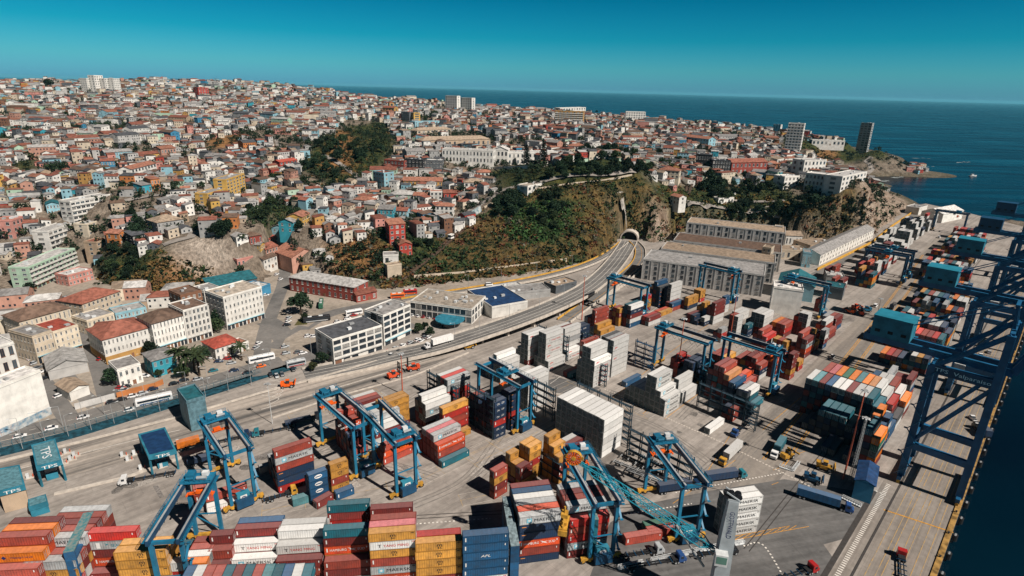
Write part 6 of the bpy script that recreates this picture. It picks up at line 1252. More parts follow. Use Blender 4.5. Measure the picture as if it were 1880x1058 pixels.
def bld(label, p0, p1, D_, h, wall, rk, rc, fl=0, cols=0, z=0.0, cat_='building', name='town_building', ww=.46, wh=.52, units=0, chim=0, frame='white', pil=False, base=None, door=True, world=None, band=None, nm=None, group=None):
    if world is None:
        if z is None: q = hit(*p0); z = q[2]
        A = at(p0[0], p0[1], z); B = at(p1[0], p1[1], z)
    else: A, B = np.array(world[0], float), np.array(world[1], float)
    W_ = float(np.hypot(*(B-A)[:2])); ang = math.atan2(B[1]-A[1], B[0]-A[0]); root = empty(name, (A[0], A[1], z), ang); tag(root, label, cat_, group)
    wm = wallm(wall) if isinstance(wall, str) else wall; rm = roofm(rc) if isinstance(rc, str) else rc; fm = wallm(frame)
    mb = MB(); deep = 8 if z > 1 else .1; mb.box((W_/2, D_/2, -deep), (W_, D_, h+deep), wm, bottom=False)
    if base: mb.box((W_/2, D_/2, 0), (W_+.12, D_+.12, h/max(fl, 1)*.92), wallm(base), bottom=False)
    if pil:
        for i in range(cols+1): mb.box((W_*i/cols if cols else 0, -.12, 0), (.5, .3, h-.2), wm)
    mb.box((W_/2, D_/2, h-.5), (W_+.35, D_+.35, .3), wm)
    if band:
        for f in range(1, fl): mb.box((W_/2, -.35, h*f/fl-.3), (W_-.3, .9, .25), wallm(band)); mb.box((W_/2, -.75, h*f/fl-.1), (W_-.3, .1, .9), wallm(band))
    mb.build('wall', root)
    if rk == 'flat' and not units and W_*D_ > 130 and z < 60: units = 3
    if z == 0 and fl >= 3 and cols >= 4 and world is None and not base:
        sf = MB(); gh = h/fl
        for i in range(cols):
            if i != cols//2: sf.face([((i+.12)*W_/cols, -.11, .1), ((i+.88)*W_/cols, -.11, .1), ((i+.88)*W_/cols, -.11, gh*.74), ((i+.12)*W_/cols, -.11, gh*.74)], GLASS if (i*7+cols) % 3 else wallm('brown'))
        sf.box((W_/2, -.45, gh*.8), (W_*.96, .9, .12), wallm(('salmon', 'light blue', 'grey', 'tan')[int(W_*3) % 4])); sf.build('shopfront', root)
    r_ = roof_parts(root, rk, W_, D_, h, rm, wm); rg = random.Random(int(p0[0]*7+p0[1]) if p0 else 5)
    for k in range(units): u = MB(); u.box((W_*(.12+.76*rg.random()), D_*(.2+.6*rg.random()), h+.12), (rg.uniform(1, 2.6), rg.uniform(1, 2.2), rg.uniform(.6, 1.5)), PALE if k % 3 else STEEL); u.build('rooftop_unit', r_)
    for k in range(chim): u = MB(); u.box((W_*rg.uniform(.2, .8), D_*rg.uniform(.35, .7), h), (.7, .7, rg.uniform(2, 3.2)), wm); u.build('chimney', r_)
    inv = np.array([[math.cos(ang), math.sin(ang)], [-math.sin(ang), math.cos(ang)]]); cl = inv@(-A[:2]); side = 1 if cl[0] > W_/2 else -1
    n = 0
    if fl and cols:
        fh = h/fl; bw = W_/cols; WV = [win_mesh(bw*ww, fh*wh, fm, g_) for g_ in (GLASS, GLASS, GLASS, PALEG, BLIND)]
        for f in range(1 if (z == 0 and fl >= 3 and cols >= 4 and world is None and not base) else 0, fl):
            for i in range(cols):
                if n > 66: break
                if door and f == 0 and i == cols//2: continue
                inst('window', rg.choice(WV), root, ((i+.5)*bw, 0, f*fh+fh*.24)); n += 1
        sc = max(1, int(D_/bw*.75)); sb_ = D_/sc; xs = W_ if side > 0 else 0
        for f in range(fl):
            for i in range(sc):
                if n > 98: break
                inst('window', rg.choice(WV), root, (xs, (i+.5)*sb_, f*fh+fh*.24), math.pi/2*side); n += 1
        if door: d = MB(); d.box((W_*(cols//2+.5)/cols, -.06, 0), (min(1.6, bw*.6), .14, min(2.4, fh*.75)), wallm('brown')); d.build('door', root)
    q = pj((A[0]+B[0])/2*np.array([1, 0, 0])+np.array([0, (A[1]+B[1])/2, z+h/2])); mid = (A[:2]+B[:2])/2+np.array([-math.sin(ang), math.cos(ang)])*D_/2
    LM.append((nm or label, float(q[0]), float(q[1]), mid[0], mid[1], W_/2, D_/2, ang)); return root
# lower town
bld('long pale green apartment slab with white balconies at the left edge', (62, 533), (146, 494), 12, 15, 'pale green', 'flat', 'light grey', 5, 12, ww=.62, wh=.5, nm='the pale green slab', band='white')
bld('white stepped apartment slab above the pale green one', (98, 470), (170, 441), 11, 18, 'white', 'flat', 'light grey', 5, 9, None, ww=.7, wh=.45, band='white', nm='the white stepped slab')
bld('white and orange banded apartment slab on the hillside above the white stepped slab', (138, 414), (220, 396), 11, 18, 'white', 'flat', 'light grey', 5, 10, None, ww=.8, wh=.45, band='white', nm='the banded slab')
bld('pink two storey building with white roof beside the pale green slab', (128, 526), (173, 513), 12, 7, 'pink', 'flat', 'white', 2, 7, nm='the pink building')
bld('beige three storey corner building with rusty roof below the pink one', (158, 592), (226, 566), 18, 11, 'beige', 'hip', 'rusty red', 3, 9, nm='the beige corner building', chim=1)
bld('cream two storey building with long balcony and blue panels', (165, 616), (214, 600), 14, 8, 'cream', 'flat', 'grey', 2, 6, units=3); bld('low building with light blue front right of the cream balcony building', (216, 599), (272, 586), 12, 7, 'light blue', 'flat', 'light grey', 2, 8, units=2)
bld('long white three storey building with rusty hipped roof and yellow ground floor', (197, 670), (284, 644), 20, 13, 'white', 'hip', 'rusty red', 3, 12, base='ochre', nm='the long white building', chim=2)
bld('white four storey building with brown hipped roof beside the palms', (288, 649), (345, 631), 16, 16, 'white', 'hip', 'brown', 4, 9, nm='the white hipped roof building', ww=.4, wh=.62)
bld('tall white building with pilasters and brown flat roof', (346, 631), (390, 617), 16, 18, 'white', 'flat', 'brown', 5, 6, pil=True, ww=.55, wh=.7, units=3); bld('dark brown roofed back building behind the pilaster front', (340, 596), (378, 585), 14, 17, 'brown', 'flat', 'brown', 4, 4, units=2)
bld('big white five storey corner building above the square', (418, 607), (487, 584), 18, 19, 'white', 'flat', 'beige', 5, 10, ww=.4, units=5, nm='the big white corner building')
bld('small white three storey building behind the big white corner building', (380, 572), (411, 563), 14, 12, 'white', 'flat', 'grey', 3, 4, ww=.3)
bld('shed with a large sloping teal roof below the bare cliff', (388, 541), (473, 524), 13, 5, 'dark grey', 'shed', 'teal', 0, 0, nm='the teal roofed shed', cat_='shed')
bld('white house with bright red hipped roof beside the palms', (398, 664), (442, 649), 13, 7, 'white', 'hip', 'red', 2, 5, nm='the red roofed white house'); bld('low white annex of the red roofed house', (440, 648), (458, 641), 8, 4, 'white', 'flat', 'terracotta', 1, 3)
bld('cream colonial building with arched windows and broken brown roof', (46, 634), (138, 606), 17, 13, 'cream', 'hip', 'brown', 2, 11, ww=.35, wh=.6, nm='the cream colonial building')
bld('beige three storey building with grey roof on the leftmost street', (72, 669), (107, 656), 18, 14, 'beige', 'flat', 'grey', 3, 5, units=2); bld('cream four storey building with a red roof patch', (108, 656), (153, 641), 18, 13, 'cream', 'flat', 'red', 4, 5, units=2, ww=.36)
bld('big whitish windowless building with graffiti at its foot at the left edge', (-8, 800), (93, 753), 9, 18, 'white', 'flat', 'white', 0, 0, units=4, nm='the blank white building'); bld('white building with tall brown windows behind the blank one', (-45, 762), (52, 727), 26, 25, 'white', 'flat', 'light grey', 4, 6, ww=.5, wh=.6, frame='brown', units=3)
bld('bright turquoise house with grey hipped roof', (284, 694), (327, 681), 12, 8.5, 'turquoise', 'hip', 'grey', 2, 4, frame='light blue', nm='the turquoise house'); bld('white arched house in the red walled yard', (222, 714), (264, 701), 12, 9, 'white', 'flat', 'grey', 2, 4, nm='the white arched house')
bld('grey gabled market shed on the leftmost street', (92, 699), (164, 682), 18, 5, 'pale grey', 'gable', 'light grey', 0, 0, cat_='shed'); bld('small white gabled shed on the empty lot', (131, 737), (166, 724), 12, 4.5, 'white', 'gable', 'tan', 0, 0, cat_='shed')
bld('long red customs building with grey hipped roof and white windows', (533, 534), (652, 554), 15, 9.5, 'brick red', 'hip', 'light grey', 2, 12, wh=.58, ww=.34, nm='the long red building'); bld('small red annex of the long red building', (655, 556), (692, 548), 9, 5, 'brick red', 'gable', 'rusty red', 1, 4)
bld('terracotta walled block with pink roof on the climbing street', (538, 503), (586, 492), 26, 12, 'salmon', 'gable', 'terracotta', 0, 0, nm='the terracotta block'); bld('blue fronted garage with grey roof on the climbing street', (474, 548), (498, 538), 14, 6, 'blue', 'flat', 'light grey', 0, 0)
for k, (x, y, x2, y2, c, r_) in enumerate([(486, 497, 510, 488, 'white', 'brown'), (490, 478, 512, 470, 'salmon', 'rusty red'), (496, 458, 516, 450, 'pink', 'red'), (480, 470, 488, 466, 'yellow', 'grey'), (514, 446, 526, 440, 'salmon', 'grey'), (526, 438, 540, 431, 'light blue', 'grey'), (540, 428, 556, 421, 'turquoise', 'grey'), (556, 418, 570, 410, 'yellow', 'terracotta')]):
    bld(['white house with brown roof at the foot of the climbing street', 'salmon house with rusty roof on the climbing street', 'pink house with red roof on the climbing street', 'yellow house behind the pink one', 'salmon terrace house farther up the climbing street', 'pale blue terrace house up the climbing street', 'turquoise terrace house up the climbing street', 'yellow terrace house at the top of the climbing street'][k], (x, y), (x2, y2), 12, 8, c, 'gable', r_, 2, 4, None, name='terrace_house')
bld('white office block with long dark glass and grey roof by the avenue', (614, 670), (703, 641), 18, 13, 'white', 'flat', 'dark grey', 4, 6, ww=.82, wh=.6, frame='dark grey', units=2, nm='the white office block', door=False)
bld('white office tower with dark glass bays beside the white office block', (706, 636), (755, 613), 14, 17, 'white', 'flat', 'grey', 5, 4, ww=.8, wh=.62, frame='dark grey', units=4, door=False); bld('dark glass stair block between the two white office parts', (694, 634), (706, 630), 10, 16.5, 'black', 'flat', 'teal', 0, 0)
bld('modern two storey office with pale roof full of air units', (754, 580), (866, 596), 24, 9, 'white', 'flat', 'beige', 2, 11, ww=.86, wh=.7, frame='dark grey', units=14, nm='the modern office', door=False)
bld('warehouse with a large bright blue roof beside the viaduct', (903, 585), (968, 573), 34, 7, 'white', 'flat', 'blue', 0, 0, nm='the blue roofed warehouse', cat_='warehouse'); bld('grey roofed shed between the blue warehouse and the ramp', (935, 553), (1010, 545), 14, 5, 'grey', 'flat', 'grey', 0, 0, units=3, cat_='shed'); bld('dark green roofed shed under the ramp', (1020, 540), (1058, 530), 12, 5, 'dark grey', 'flat', 'tan', 0, 0, cat_='shed'); bld('long low grey shed between the ramp and the viaduct', (912, 543), (960, 536), 9, 4, 'grey', 'flat', 'light grey', 0, 0, cat_='shed')
p = at(826, 597); rt = empty('round_pavilion', (p[0], p[1], 0)); tag(rt, 'round teal canopy before the modern office', 'pavilion'); mb = MB(); mb.cyl((0, 0, 3.6), (0, 0, 4.2), 8.5, TEALP, 24); mb.build('canopy', rt); mb = MB(); mb.cyl((0, 0, 0), (0, 0, 3.6), 5.5, GLASS, 18); mb.build('glass_drum', rt)
# slope left of the headland
bld('tall bright red house on the slope', (716, 452), (745, 449), 11, 16, 'red', 'shed', 'terracotta', 4, 3, None, ww=.5, nm='the tall red house'); bld('lower bright red house below the tall red one', (734, 472), (757, 470), 10, 9, 'red', 'gable', 'terracotta', 2, 3, None); bld('small white house on the grassy terrace below the red houses', (704, 487), (732, 486), 9, 7, 'white', 'flat', 'grey', 1, 2, None)
bld('pale retaining house under the small white house', (712, 512), (738, 508), 6, 9, 'beige', 'flat', 'tan', 0, 0, None)
HB = [('ochre stepped apartment block lower wing on the hill', (384, 381), (420, 369), 11, 11, 'yellow', 'flat', 'grey', 4, 6, 'the yellow apartment block'), ('ochre stepped apartment block tall wing on the hill', (420, 371), (453, 357), 11, 19, 'yellow', 'flat', 'grey', 7, 6, None),
    ('bright red three storey house alone on the hillside', (515, 316), (547, 311), 10, 10, 'red', 'gable', 'red', 3, 5, 'the red hillside house'), ('long white colonial museum wing with two rows of arched windows', (812, 297), (905, 301), 18, 14, 'white', 'flat', 'white', 2, 15, 'the white museum'), ('white museum centre pavilion with gable', (905, 302), (932, 303), 22, 17, 'white', 'gable', 'white', 2, 4, None), ('right wing of the white museum behind the tall pines', (932, 303), (1028, 301), 18, 14, 'white', 'flat', 'light grey', 2, 13, None), ('long tan roofed hall behind the white museum', (775, 272), (900, 268), 20, 9, 'tan', 'hip', 'tan', 1, 14, None),
    ('dark brick block left of the museum', (706, 309), (742, 312), 14, 9, 'brick red', 'flat', 'brown', 2, 6, None), ('black cubic building left of the museum', (743, 313), (776, 315), 14, 12, 'black', 'flat', 'dark grey', 3, 5, 'the black cubic building'), ('dark framed block next to the museum steps', (778, 315), (812, 316), 14, 12, 'dark grey', 'flat', 'white', 3, 6, None),
    ('grey blue block with a blank white end wall', (686, 343), (706, 347), 12, 15, 'light blue', 'flat', 'rusty red', 4, 4, 'the blank white end wall'), ('ochre long house with red roof below the black building', (741, 349), (812, 350), 14, 9, 'ochre', 'gable', 'terracotta', 2, 10, 'the long ochre house'), ('pale green mansard house below the ochre house', (716, 373), (764, 374), 13, 8, 'green', 'hip', 'light grey', 2, 7, None), ('white house with red roof beside the mansard house', (759, 373), (788, 374), 11, 7, 'white', 'gable', 'terracotta', 2, 5, None), ('tall white narrow house beside the mansard house', (790, 373), (812, 373), 10, 10, 'white', 'flat', 'terracotta', 3, 3, None),
    ('white villa with tan hipped roof below the museum lawn', (852, 353), (888, 353), 13, 9, 'white', 'hip', 'tan', 2, 4, 'the white villa'), ('white house with terracotta roof at the museum lawn', (876, 331), (904, 331), 11, 8, 'white', 'hip', 'terracotta', 2, 4, None), ('red house below the white villa', (815, 367), (850, 366), 11, 6, 'red', 'gable', 'rusty red', 1, 5, None), ('pink house with grey roof at the mural wall', (842, 372), (872, 372), 10, 7, 'salmon', 'hip', 'grey', 2, 4, None), ('white house with dark bay windows on the slope', (800, 402), (832, 403), 10, 11, 'white', 'hip', 'terracotta', 3, 4, None),
    ('turquoise hillside house with sloping grey roof', (694, 405), (722, 406), 10, 9, 'turquoise', 'shed', 'grey', 2, 4, None), ('light blue hillside house beside the turquoise one', (723, 402), (748, 403), 10, 7, 'light blue', 'gable', 'rusty red', 2, 4, None), ('dark wooden house with terracotta roof above the ravine', (650, 385), (680, 388), 12, 9, 'dark grey', 'hip', 'terracotta', 2, 4, None), ('white promenade house with a yellow base', (968, 362), (999, 355), 11, 9, 'white', 'flat', 'beige', 2, 4, 'the promenade house'),
    ('orange balcony apartment block near the skyline', (1018, 229), (1070, 231), 16, 24, 'ochre', 'flat', 'tan', 7, 8, 'the orange balcony block'), ('white long block near the skyline above the right slope', (1148, 222), (1184, 223), 14, 20, 'white', 'flat', 'light grey', 4, 8, None), ('white long low school roof on the skyline', (1028, 209), (1075, 207), 16, 13, 'white', 'flat', 'white', 2, 10, None), ('left of two white blocks standing against the sea', (818, 203), (839, 204), 14, 32, 'white', 'flat', 'white', 6, 5, 'the white skyline blocks'), ('right of two white blocks standing against the sea', (846, 205), (866, 206), 14, 30, 'white', 'flat', 'white', 6, 5, None),
    ('orange church nave with a tower on the far hill', (703, 212), (724, 213), 14, 14, 'ochre', 'gable', 'rusty red', 2, 4, 'the church'), ('orange church tower on the far hill', (716, 213), (724, 213), 9, 24, 'ochre', 'hip', 'rusty red', 3, 1, None), ('dark green block beside the church street', (737, 226), (752, 227), 12, 18, 'dark grey', 'flat', 'grey', 5, 3, None), ('cream block beside the dark green block', (753, 227), (760, 228), 12, 18, 'yellow', 'flat', 'grey', 5, 1, None), ('light blue school building with long rows of windows', (762, 236), (815, 234), 14, 10, 'light blue', 'flat', 'grey', 3, 10, None), ('cream walled hall above the museum', (766, 252), (828, 248), 16, 9, 'beige', 'hip', 'tan', 2, 8, None),
    ('white apartment tower with balcony bands above the coast', (1438, 283), (1467, 285), 16, 41, 'white', 'flat', 'light grey', 11, 5, 'the white apartment tower'), ('black box building above the funicular', (1276, 307), (1304, 309), 14, 14, 'black', 'flat', 'dark grey', 2, 6, 'the black box building'), ('dark block between the black box and the red brick hall', (1306, 317), (1339, 318), 14, 13, 'black', 'flat', 'dark grey', 3, 7, None), ('long red brick hall with red roof on the right hill', (1341, 321), (1406, 319), 16, 13, 'brick red', 'gable', 'rusty red', 2, 9, 'the red brick hall'),
    ('white naval block with dark openings on the headland', (1474, 350), (1522, 356), 18, 18, 'white', 'flat', 'white', 3, 7, 'the white headland block'), ('white slab with vertical fins at the headland edge', (1540, 360), (1585, 348), 16, 18, 'white', 'flat', 'light grey', 4, 7, None), ('white lower block at the left of the headland group', (1437, 350), (1464, 348), 14, 14, 'white', 'flat', 'white', 3, 4, None), ('white cube at the top of the headland group', (1472, 326), (1512, 324), 16, 18, 'white', 'flat', 'light grey', 3, 6, None), ('orange villa left of the headland group', (1406, 316), (1430, 317), 12, 10, 'orange', 'hip', 'terracotta', 2, 4, None),
    ('small white tower block beyond the headland trees', (1418, 240), (1432, 241), 12, 24, 'white', 'flat', 'white', 5, 3, None), ('white block beside the apartment tower', (1472, 248), (1487, 249), 12, 14, 'white', 'flat', 'white', 4, 3, None), ('long white roofed hall behind the dark tower', (1490, 266), (1550, 268), 14, 8, 'white', 'flat', 'light grey', 1, 8, None), ('red roofed long terrace on the right hill', (1248, 262), (1300, 268), 14, 9, 'light blue', 'gable', 'terracotta', 2, 10, None), ('white house with red roof above the garden trees', (1042, 280), (1074, 281), 14, 8, 'white', 'hip', 'terracotta', 2, 5, None), ('terracotta hipped hall by the museum trees', (1032, 289), (1074, 291), 14, 5, 'tan', 'hip', 'terracotta', 1, 6, None),
    ('cream house on the promenade corner', (1208, 326), (1246, 329), 12, 8, 'cream', 'hip', 'terracotta', 2, 5, None), ('white and red house at the foot of the funicular', (1230, 372), (1246, 376), 9, 7, 'white', 'gable', 'terracotta', 2, 3, None), ('white bungalow right of the funicular', (1318, 376), (1346, 374), 10, 6, 'white', 'flat', 'white', 1, 5, None), ('white customs villa at the foot of the headland', (1330, 366), (1350, 364), 9, 5, 'white', 'flat', 'light grey', 1, 4, None),
    ('red block near the left skyline', (366, 181), (385, 181), 16, 22, 'red', 'flat', 'rusty red', 5, 4, 'the red skyline block'), ('blue fronted row house with red roof in the left quarter', (188, 314), (213, 313), 10, 9, 'blue', 'gable', 'rusty red', 2, 5, 'the blue row house'), ('orange house beside the blue row house', (172, 317), (187, 316), 10, 8, 'orange', 'gable', 'grey', 2, 3, None), ('white row house with many windows on the left hill', (245, 335), (290, 322), 11, 11, 'white', 'gable', 'terracotta', 3, 8, 'the white row house'), ('salmon house on the left hill', (298, 293), (325, 290), 12, 11, 'salmon', 'gable', 'terracotta', 2, 5, 'the salmon house'), ('lilac terrace of many dormers on the left hill', (195, 297), (245, 294), 11, 9, 'light blue', 'gable', 'grey', 2, 10, None), ('yellow and white terrace on the left hill', (255, 297), (294, 294), 11, 7, 'yellow', 'gable', 'rusty red', 1, 8, None), ('turquoise shed roof house on the left hill', (88, 395), (112, 393), 14, 8, 'light blue', 'gable', 'teal', 2, 4, None), ('bright orange house at the bend below the yellow block', (280, 352), (296, 350), 9, 10, 'orange', 'shed', 'terracotta', 2, 3, None), ('turquoise house beside the bright orange one', (263, 357), (280, 354), 9, 7, 'turquoise', 'shed', 'grey', 1, 3, None),
    ('orange red house above the bushes', (222, 452), (240, 446), 10, 9, 'orange', 'gable', 'terracotta', 2, 3, None), ('black house with white windows above the bushes', (246, 454), (286, 446), 10, 8, 'black', 'shed', 'dark grey', 2, 6, 'the black house'), ('brick house beside the orange red one', (182, 470), (204, 462), 10, 10, 'tan', 'flat', 'rusty red', 3, 3, None), ('pink tall house at the left valley', (30, 440), (50, 432), 12, 14, 'pink', 'flat', 'terracotta', 3, 3, None), ('school with blue court and curved roof at the road bend', (292, 432), (340, 424), 16, 9, 'grey', 'hip', 'tan', 2, 7, None), ('white house at the edge above the shotcrete cliff', (436, 456), (458, 452), 10, 8, 'white', 'gable', 'grey', 2, 3, None), ('red walled house right of the shotcrete cliff', (460, 452), (482, 448), 10, 7, 'brick red', 'hip', 'brown', 1, 4, None), ('pink house above the teal roofed shed', (437, 493), (466, 486), 12, 6, 'pink', 'flat', 'light grey', 1, 4, None)]
for lab, a, b, D_, h, wl_, rk, rc, fl, cl_, nm_ in HB: bld(lab, a, b, D_, h, wl_, rk, rc, fl, cl_, None, nm=nm_, ww=.5 if cl_ < 9 else .42, band='white' if 'balcony' in lab else None, frame='white' if wl_ not in ('white',) else 'grey', group=None)
for k, (x, w_) in enumerate([(163, 12), (178, 16), (196, 14), (212, 12)]): bld(['leftmost of four white tower blocks on the left skyline', 'second of four white tower blocks on the left skyline', 'third of four white tower blocks on the left skyline', 'rightmost of four white tower blocks on the left skyline'][k], (x, 170), (x+w_, 170), 16, 28+(k == 1)*6, 'white', 'flat', 'white', 7, 4, None, nm='the white skyline towers', band=None)
bld('dark slab tower with pale edge fins standing by the coast', (1567, 293), (1587, 295), 9, 76, 'grey', 'flat', 'dark grey', 16, 3, 5.0, ww=.7, wh=.6, frame='grey', nm='the dark coast tower', pil=True, name='apartment_tower')
for k, (x, y, x2, y2) in enumerate([(1602, 300, 1612, 301), (1614, 296, 1628, 297), (1628, 291, 1640, 292), (1540, 303, 1564, 305)]): bld(['low white building on the coast road', 'dark boat house on the shore', 'white restaurant at the pier', 'long white club building below the dark tower'][k], (x, y), (x2, y2), 14, 6, ['white', 'black', 'white', 'white'][k], 'flat', ['white', 'dark grey', 'light grey', 'white'][k], 1, 3, 3.0)
# grey warehouses behind the yard
WA = np.array([95.0, 408.0]); wx = np.array([math.cos(R(-23.7)), math.sin(R(-23.7))]); wy = np.array([-wx[1], wx[0]])
for k, (off, D_, h, rc, lab, sh) in enumerate([(0, 30, 15, 'grey', 'front grey warehouse with tall barred openings and a dark roof', 0), (36, 27, 15, 'tan', 'second grey warehouse behind the front one, tan roof', 6), (70, 30, 15, 'brown', 'third grey warehouse from the front with brown roof', 10), (128, 26, 19, 'tan', 'rear grey warehouse with rusty streaked roof under the cliff', 12)]):
    a = WA+wy*off+wx*sh; b = a+wx*82; bld(lab, (1200+k, 500), None, D_, h, 'pale grey', 'flat', rc, 4, 13, ww=.34, wh=.6, world=(a, b), name='warehouse', cat_='warehouse', frame='dark grey', pil=True, units=1, door=False, nm=['the front warehouse', None, None, 'the rear warehouse'][k])
bld('cream stair tower at the right end of the grey warehouses', (1392, 500), (1408, 503), 10, 20, 'beige', 'flat', 'tan', 5, 2); bld('cream tower at the right end of the rear warehouse', (1415, 455), (1430, 457), 10, 19, 'beige', 'flat', 'light grey', 5, 2)
bld('tall white fertiliser shed of pale sheeting under a yard crane', (1412, 574), (1466, 582), 15, 17, 'white', 'flat', 'white', 0, 0, nm='the white fertiliser shed', cat_='shed', pil=True); bld('teal gabled hall behind the white fertiliser shed', (1424, 545), (1490, 556), 24, 11, 'light blue', 'gable', 'teal', 0, 0, cat_='shed')
bld('long white shed along the yard road under the cliff', (1503, 488), (1602, 437), 15, 9, 'white', 'gable', 'grey', 2, 20, nm='the long white shed', cat_='shed', ww=.3)
for k, (x, y, x2, y2, D_, h, wl_, rc) in enumerate([(1432, 476, 1480, 478, 16, 8, 'beige', 'tan'), (1440, 452, 1470, 453, 14, 10, 'white', 'tan'), (1485, 466, 1540, 462, 20, 7, 'tan', 'tan'), (1470, 490, 1486, 492, 12, 12, 'light blue', 'grey'), (1508, 545, 1545, 552, 14, 8, 'dark grey', 'teal'), (1515, 520, 1548, 524, 12, 6, 'grey', 'white'), (1728, 410, 1765, 402, 22, 10, 'white', 'white'), (1685, 395, 1700, 390, 14, 8, 'white', 'grey')]):
    bld(['low beige hall right of the grey warehouses', 'white hall with gabled end before the headland', 'tan flat hall beside the long white shed', 'pale blue silo house beside the tan hall', 'dark hall with teal roof among the far stacks', 'grey workshop with white tanks by the far stacks', 'white gabled shed at the end of the quay', 'small white shed under the end of the cliff'][k], (x, y), (x2, y2), D_, h, wl_, 'gable' if k in (1, 6) else 'flat', rc, 1 if k < 4 else 0, 5 if k < 4 else 0, cat_='shed')
bld('shed with bright blue gabled roof beside the quayside block', (1563, 914), (1597, 926), 13, 7.5, 'blue', 'gable', 'blue', 0, 0, nm='the blue roofed shed', cat_='shed')
bld('tall teal box building behind the left yard crane', (352, 793), (385, 782), 13, 13, mat('grey_teal_cladding', (.11, .21, .25), .6, .2, .6, 0), 'flat', 'teal', 0, 0, cat_='gatehouse', name='gatehouse')
bld('white wing with small windows joining the two white slabs on the hillside', (166, 446), (230, 424), 10, 14, 'cream', 'flat', 'light grey', 5, 8, None, ww=.4)
# gate canopies
def canopy(c4, z, label, roof, legs=True, face_=None, solid=None, top=None):
    P = [at(a, b, z) for a, b in c4]; o = sum(P)/4; root = empty('gate_canopy', (o[0], o[1], 0)); tag(root, label, 'gate canopy', 'teal gate canopies of the terminal'); Q = [Vector((p[0]-o[0], p[1]-o[1], 0)) for p in P]
    mb = MB(); n = [q+Vector((0, 0, z)) for q in Q]; lo = [q+Vector((0, 0, z-1.5)) for q in Q]; s = 1 if (n[1]-n[0]).cross(n[2]-n[0]).z > 0 else -1
    mb.face(n[::s], TEALP)
    for i in range(4): j = (i+1) % 4; mb.face([lo[i], lo[j], n[j], n[i]], TEALP)
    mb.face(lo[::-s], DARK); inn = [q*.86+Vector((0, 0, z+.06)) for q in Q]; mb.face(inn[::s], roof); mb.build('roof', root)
    if solid: b = MB(); [b.face([Q[i]*.94, Q[(i+1) % 4]*.94, Q[(i+1) % 4]*.94+Vector((0, 0, z-1.4)), Q[i]*.94+Vector((0, 0, z-1.4))], solid) for i in range(4)]; b.build('wall', root)
    else:
        for q in Q: b = MB(); b.box((q.x*.92, q.y*.92, 0), (.5, .5, z-1.4), TEALP); b.build('post', root)
        b = MB(); c = (Q[3]+Q[0])/2; v_ = Q[1]-Q[0]; d = math.atan2(v_.y, v_.x); w_ = Q[1]-Q[2]
        for k in (-.3, 0, .3): b.box((w_.x*k*.8, w_.y*k*.8, 0), (3.2, 1.3, 2.3), PALE if k == 0 else TEALP, d)
        b.build('booth', root)
    a_, b_ = Q[2], Q[3]
    if z > 5 and (b_-a_).length > 1:
        r_ = (a_-b_).normalized(); nn = Vector((r_.y, -r_.x, 0)); put = (a_+b_)/2+nn*.06+Vector((0, 0, z-.75)); text_part(root, 'TPS', put, r_, (0, 0, 1), 1.1, WLT, 4.2)
    if top: r_ = (Q[2]-Q[1]).normalized(); u = (Q[1]-Q[0]).normalized(); text_part(root, 'TPS', Vector((0, 0, z+.12)), r_, Vector((-r_.y, r_.x, 0)), 2.6, PALE, 8.0)
NAVYR = mat('dark_blue_canopy_roof', (.012, .045, .12), .6, .15)
canopy([(253, 797), (303, 784), (324, 827), (272, 839)], 8, 'gate canopy with a dark blue roof beside the orange truck', NAVYR)
canopy([(57, 817), (101, 805), (114, 847), (66, 859)], 8, 'teal roofed gate canopy at the left', mat('worn_canopy_roof', (.10, .23, .27), .7, .2, 1, 0), top=True)
canopy([(-12, 862), (36, 853), (46, 892), (-4, 905)], 8, 'teal roofed gate building with tan walls at the left edge', mat('worn_canopy_roof', (.10, .23, .27)), solid=wallm('tan'))
canopy([(51, 917), (84, 907), (88, 921), (52, 932)], 4, 'small teal gate office with a railing at the left edge', mat('worn_canopy_roof', (.10, .23, .27)), solid=TEALP)
for k, (x, y) in enumerate([(108, 838), (124, 832), (118, 852), (133, 845), (250, 835), (238, 846), (228, 838), (262, 862), (56, 878), (140, 838), (300, 858), (330, 815), (286, 836)]):
    p = at(x, y); b = MB(); b.box((0, 0, 0), (2.6, 1.0, .35), KERB); b.box((-.6, 0, .35), (.9, .8, 1.7), PALE); b.box((.8, 0, .35), (.3, .3, 1.1), MAST); tag(b.build('lane_booth', None, (p[0], p[1], 0), R(38)), 'white and red lane kiosk on its kerb island at the terminal gate', 'kiosk', 'lane kiosks at the gate')
# walls of the lower town
def wall_thing(name, label, path, h, t, m, cat_='wall'):
    mb = MB(); wall_strip(mb, path, t, h, m); tag(mb.build(name), label, cat_)
wall_thing('garden_wall', 'orange red garden wall along the avenue before the arched house', [(215, 731), (240, 723), (285, 712), (300, 705)], 2.4, .5, wallm('orange'))
wall_thing('street_wall', 'pale grey painted wall along the avenue', [(138, 752), (190, 738), (212, 732)], 2.6, .5, wallm('pale grey'))
gm = mat('graffiti_colours', (.42, .44, .43), .8, .5, .55, 0, c2=(.10, .20, .28), dirt=((.35, .16, .12), .7)); gf = MB()
wall_strip(gf, [(-10, 807), (40, 786), (95, 760)], .4, 3.2, gm); tag(gf.build('graffiti_wall'), 'low wall with blue and white graffiti at the foot of the blank building', 'wall')
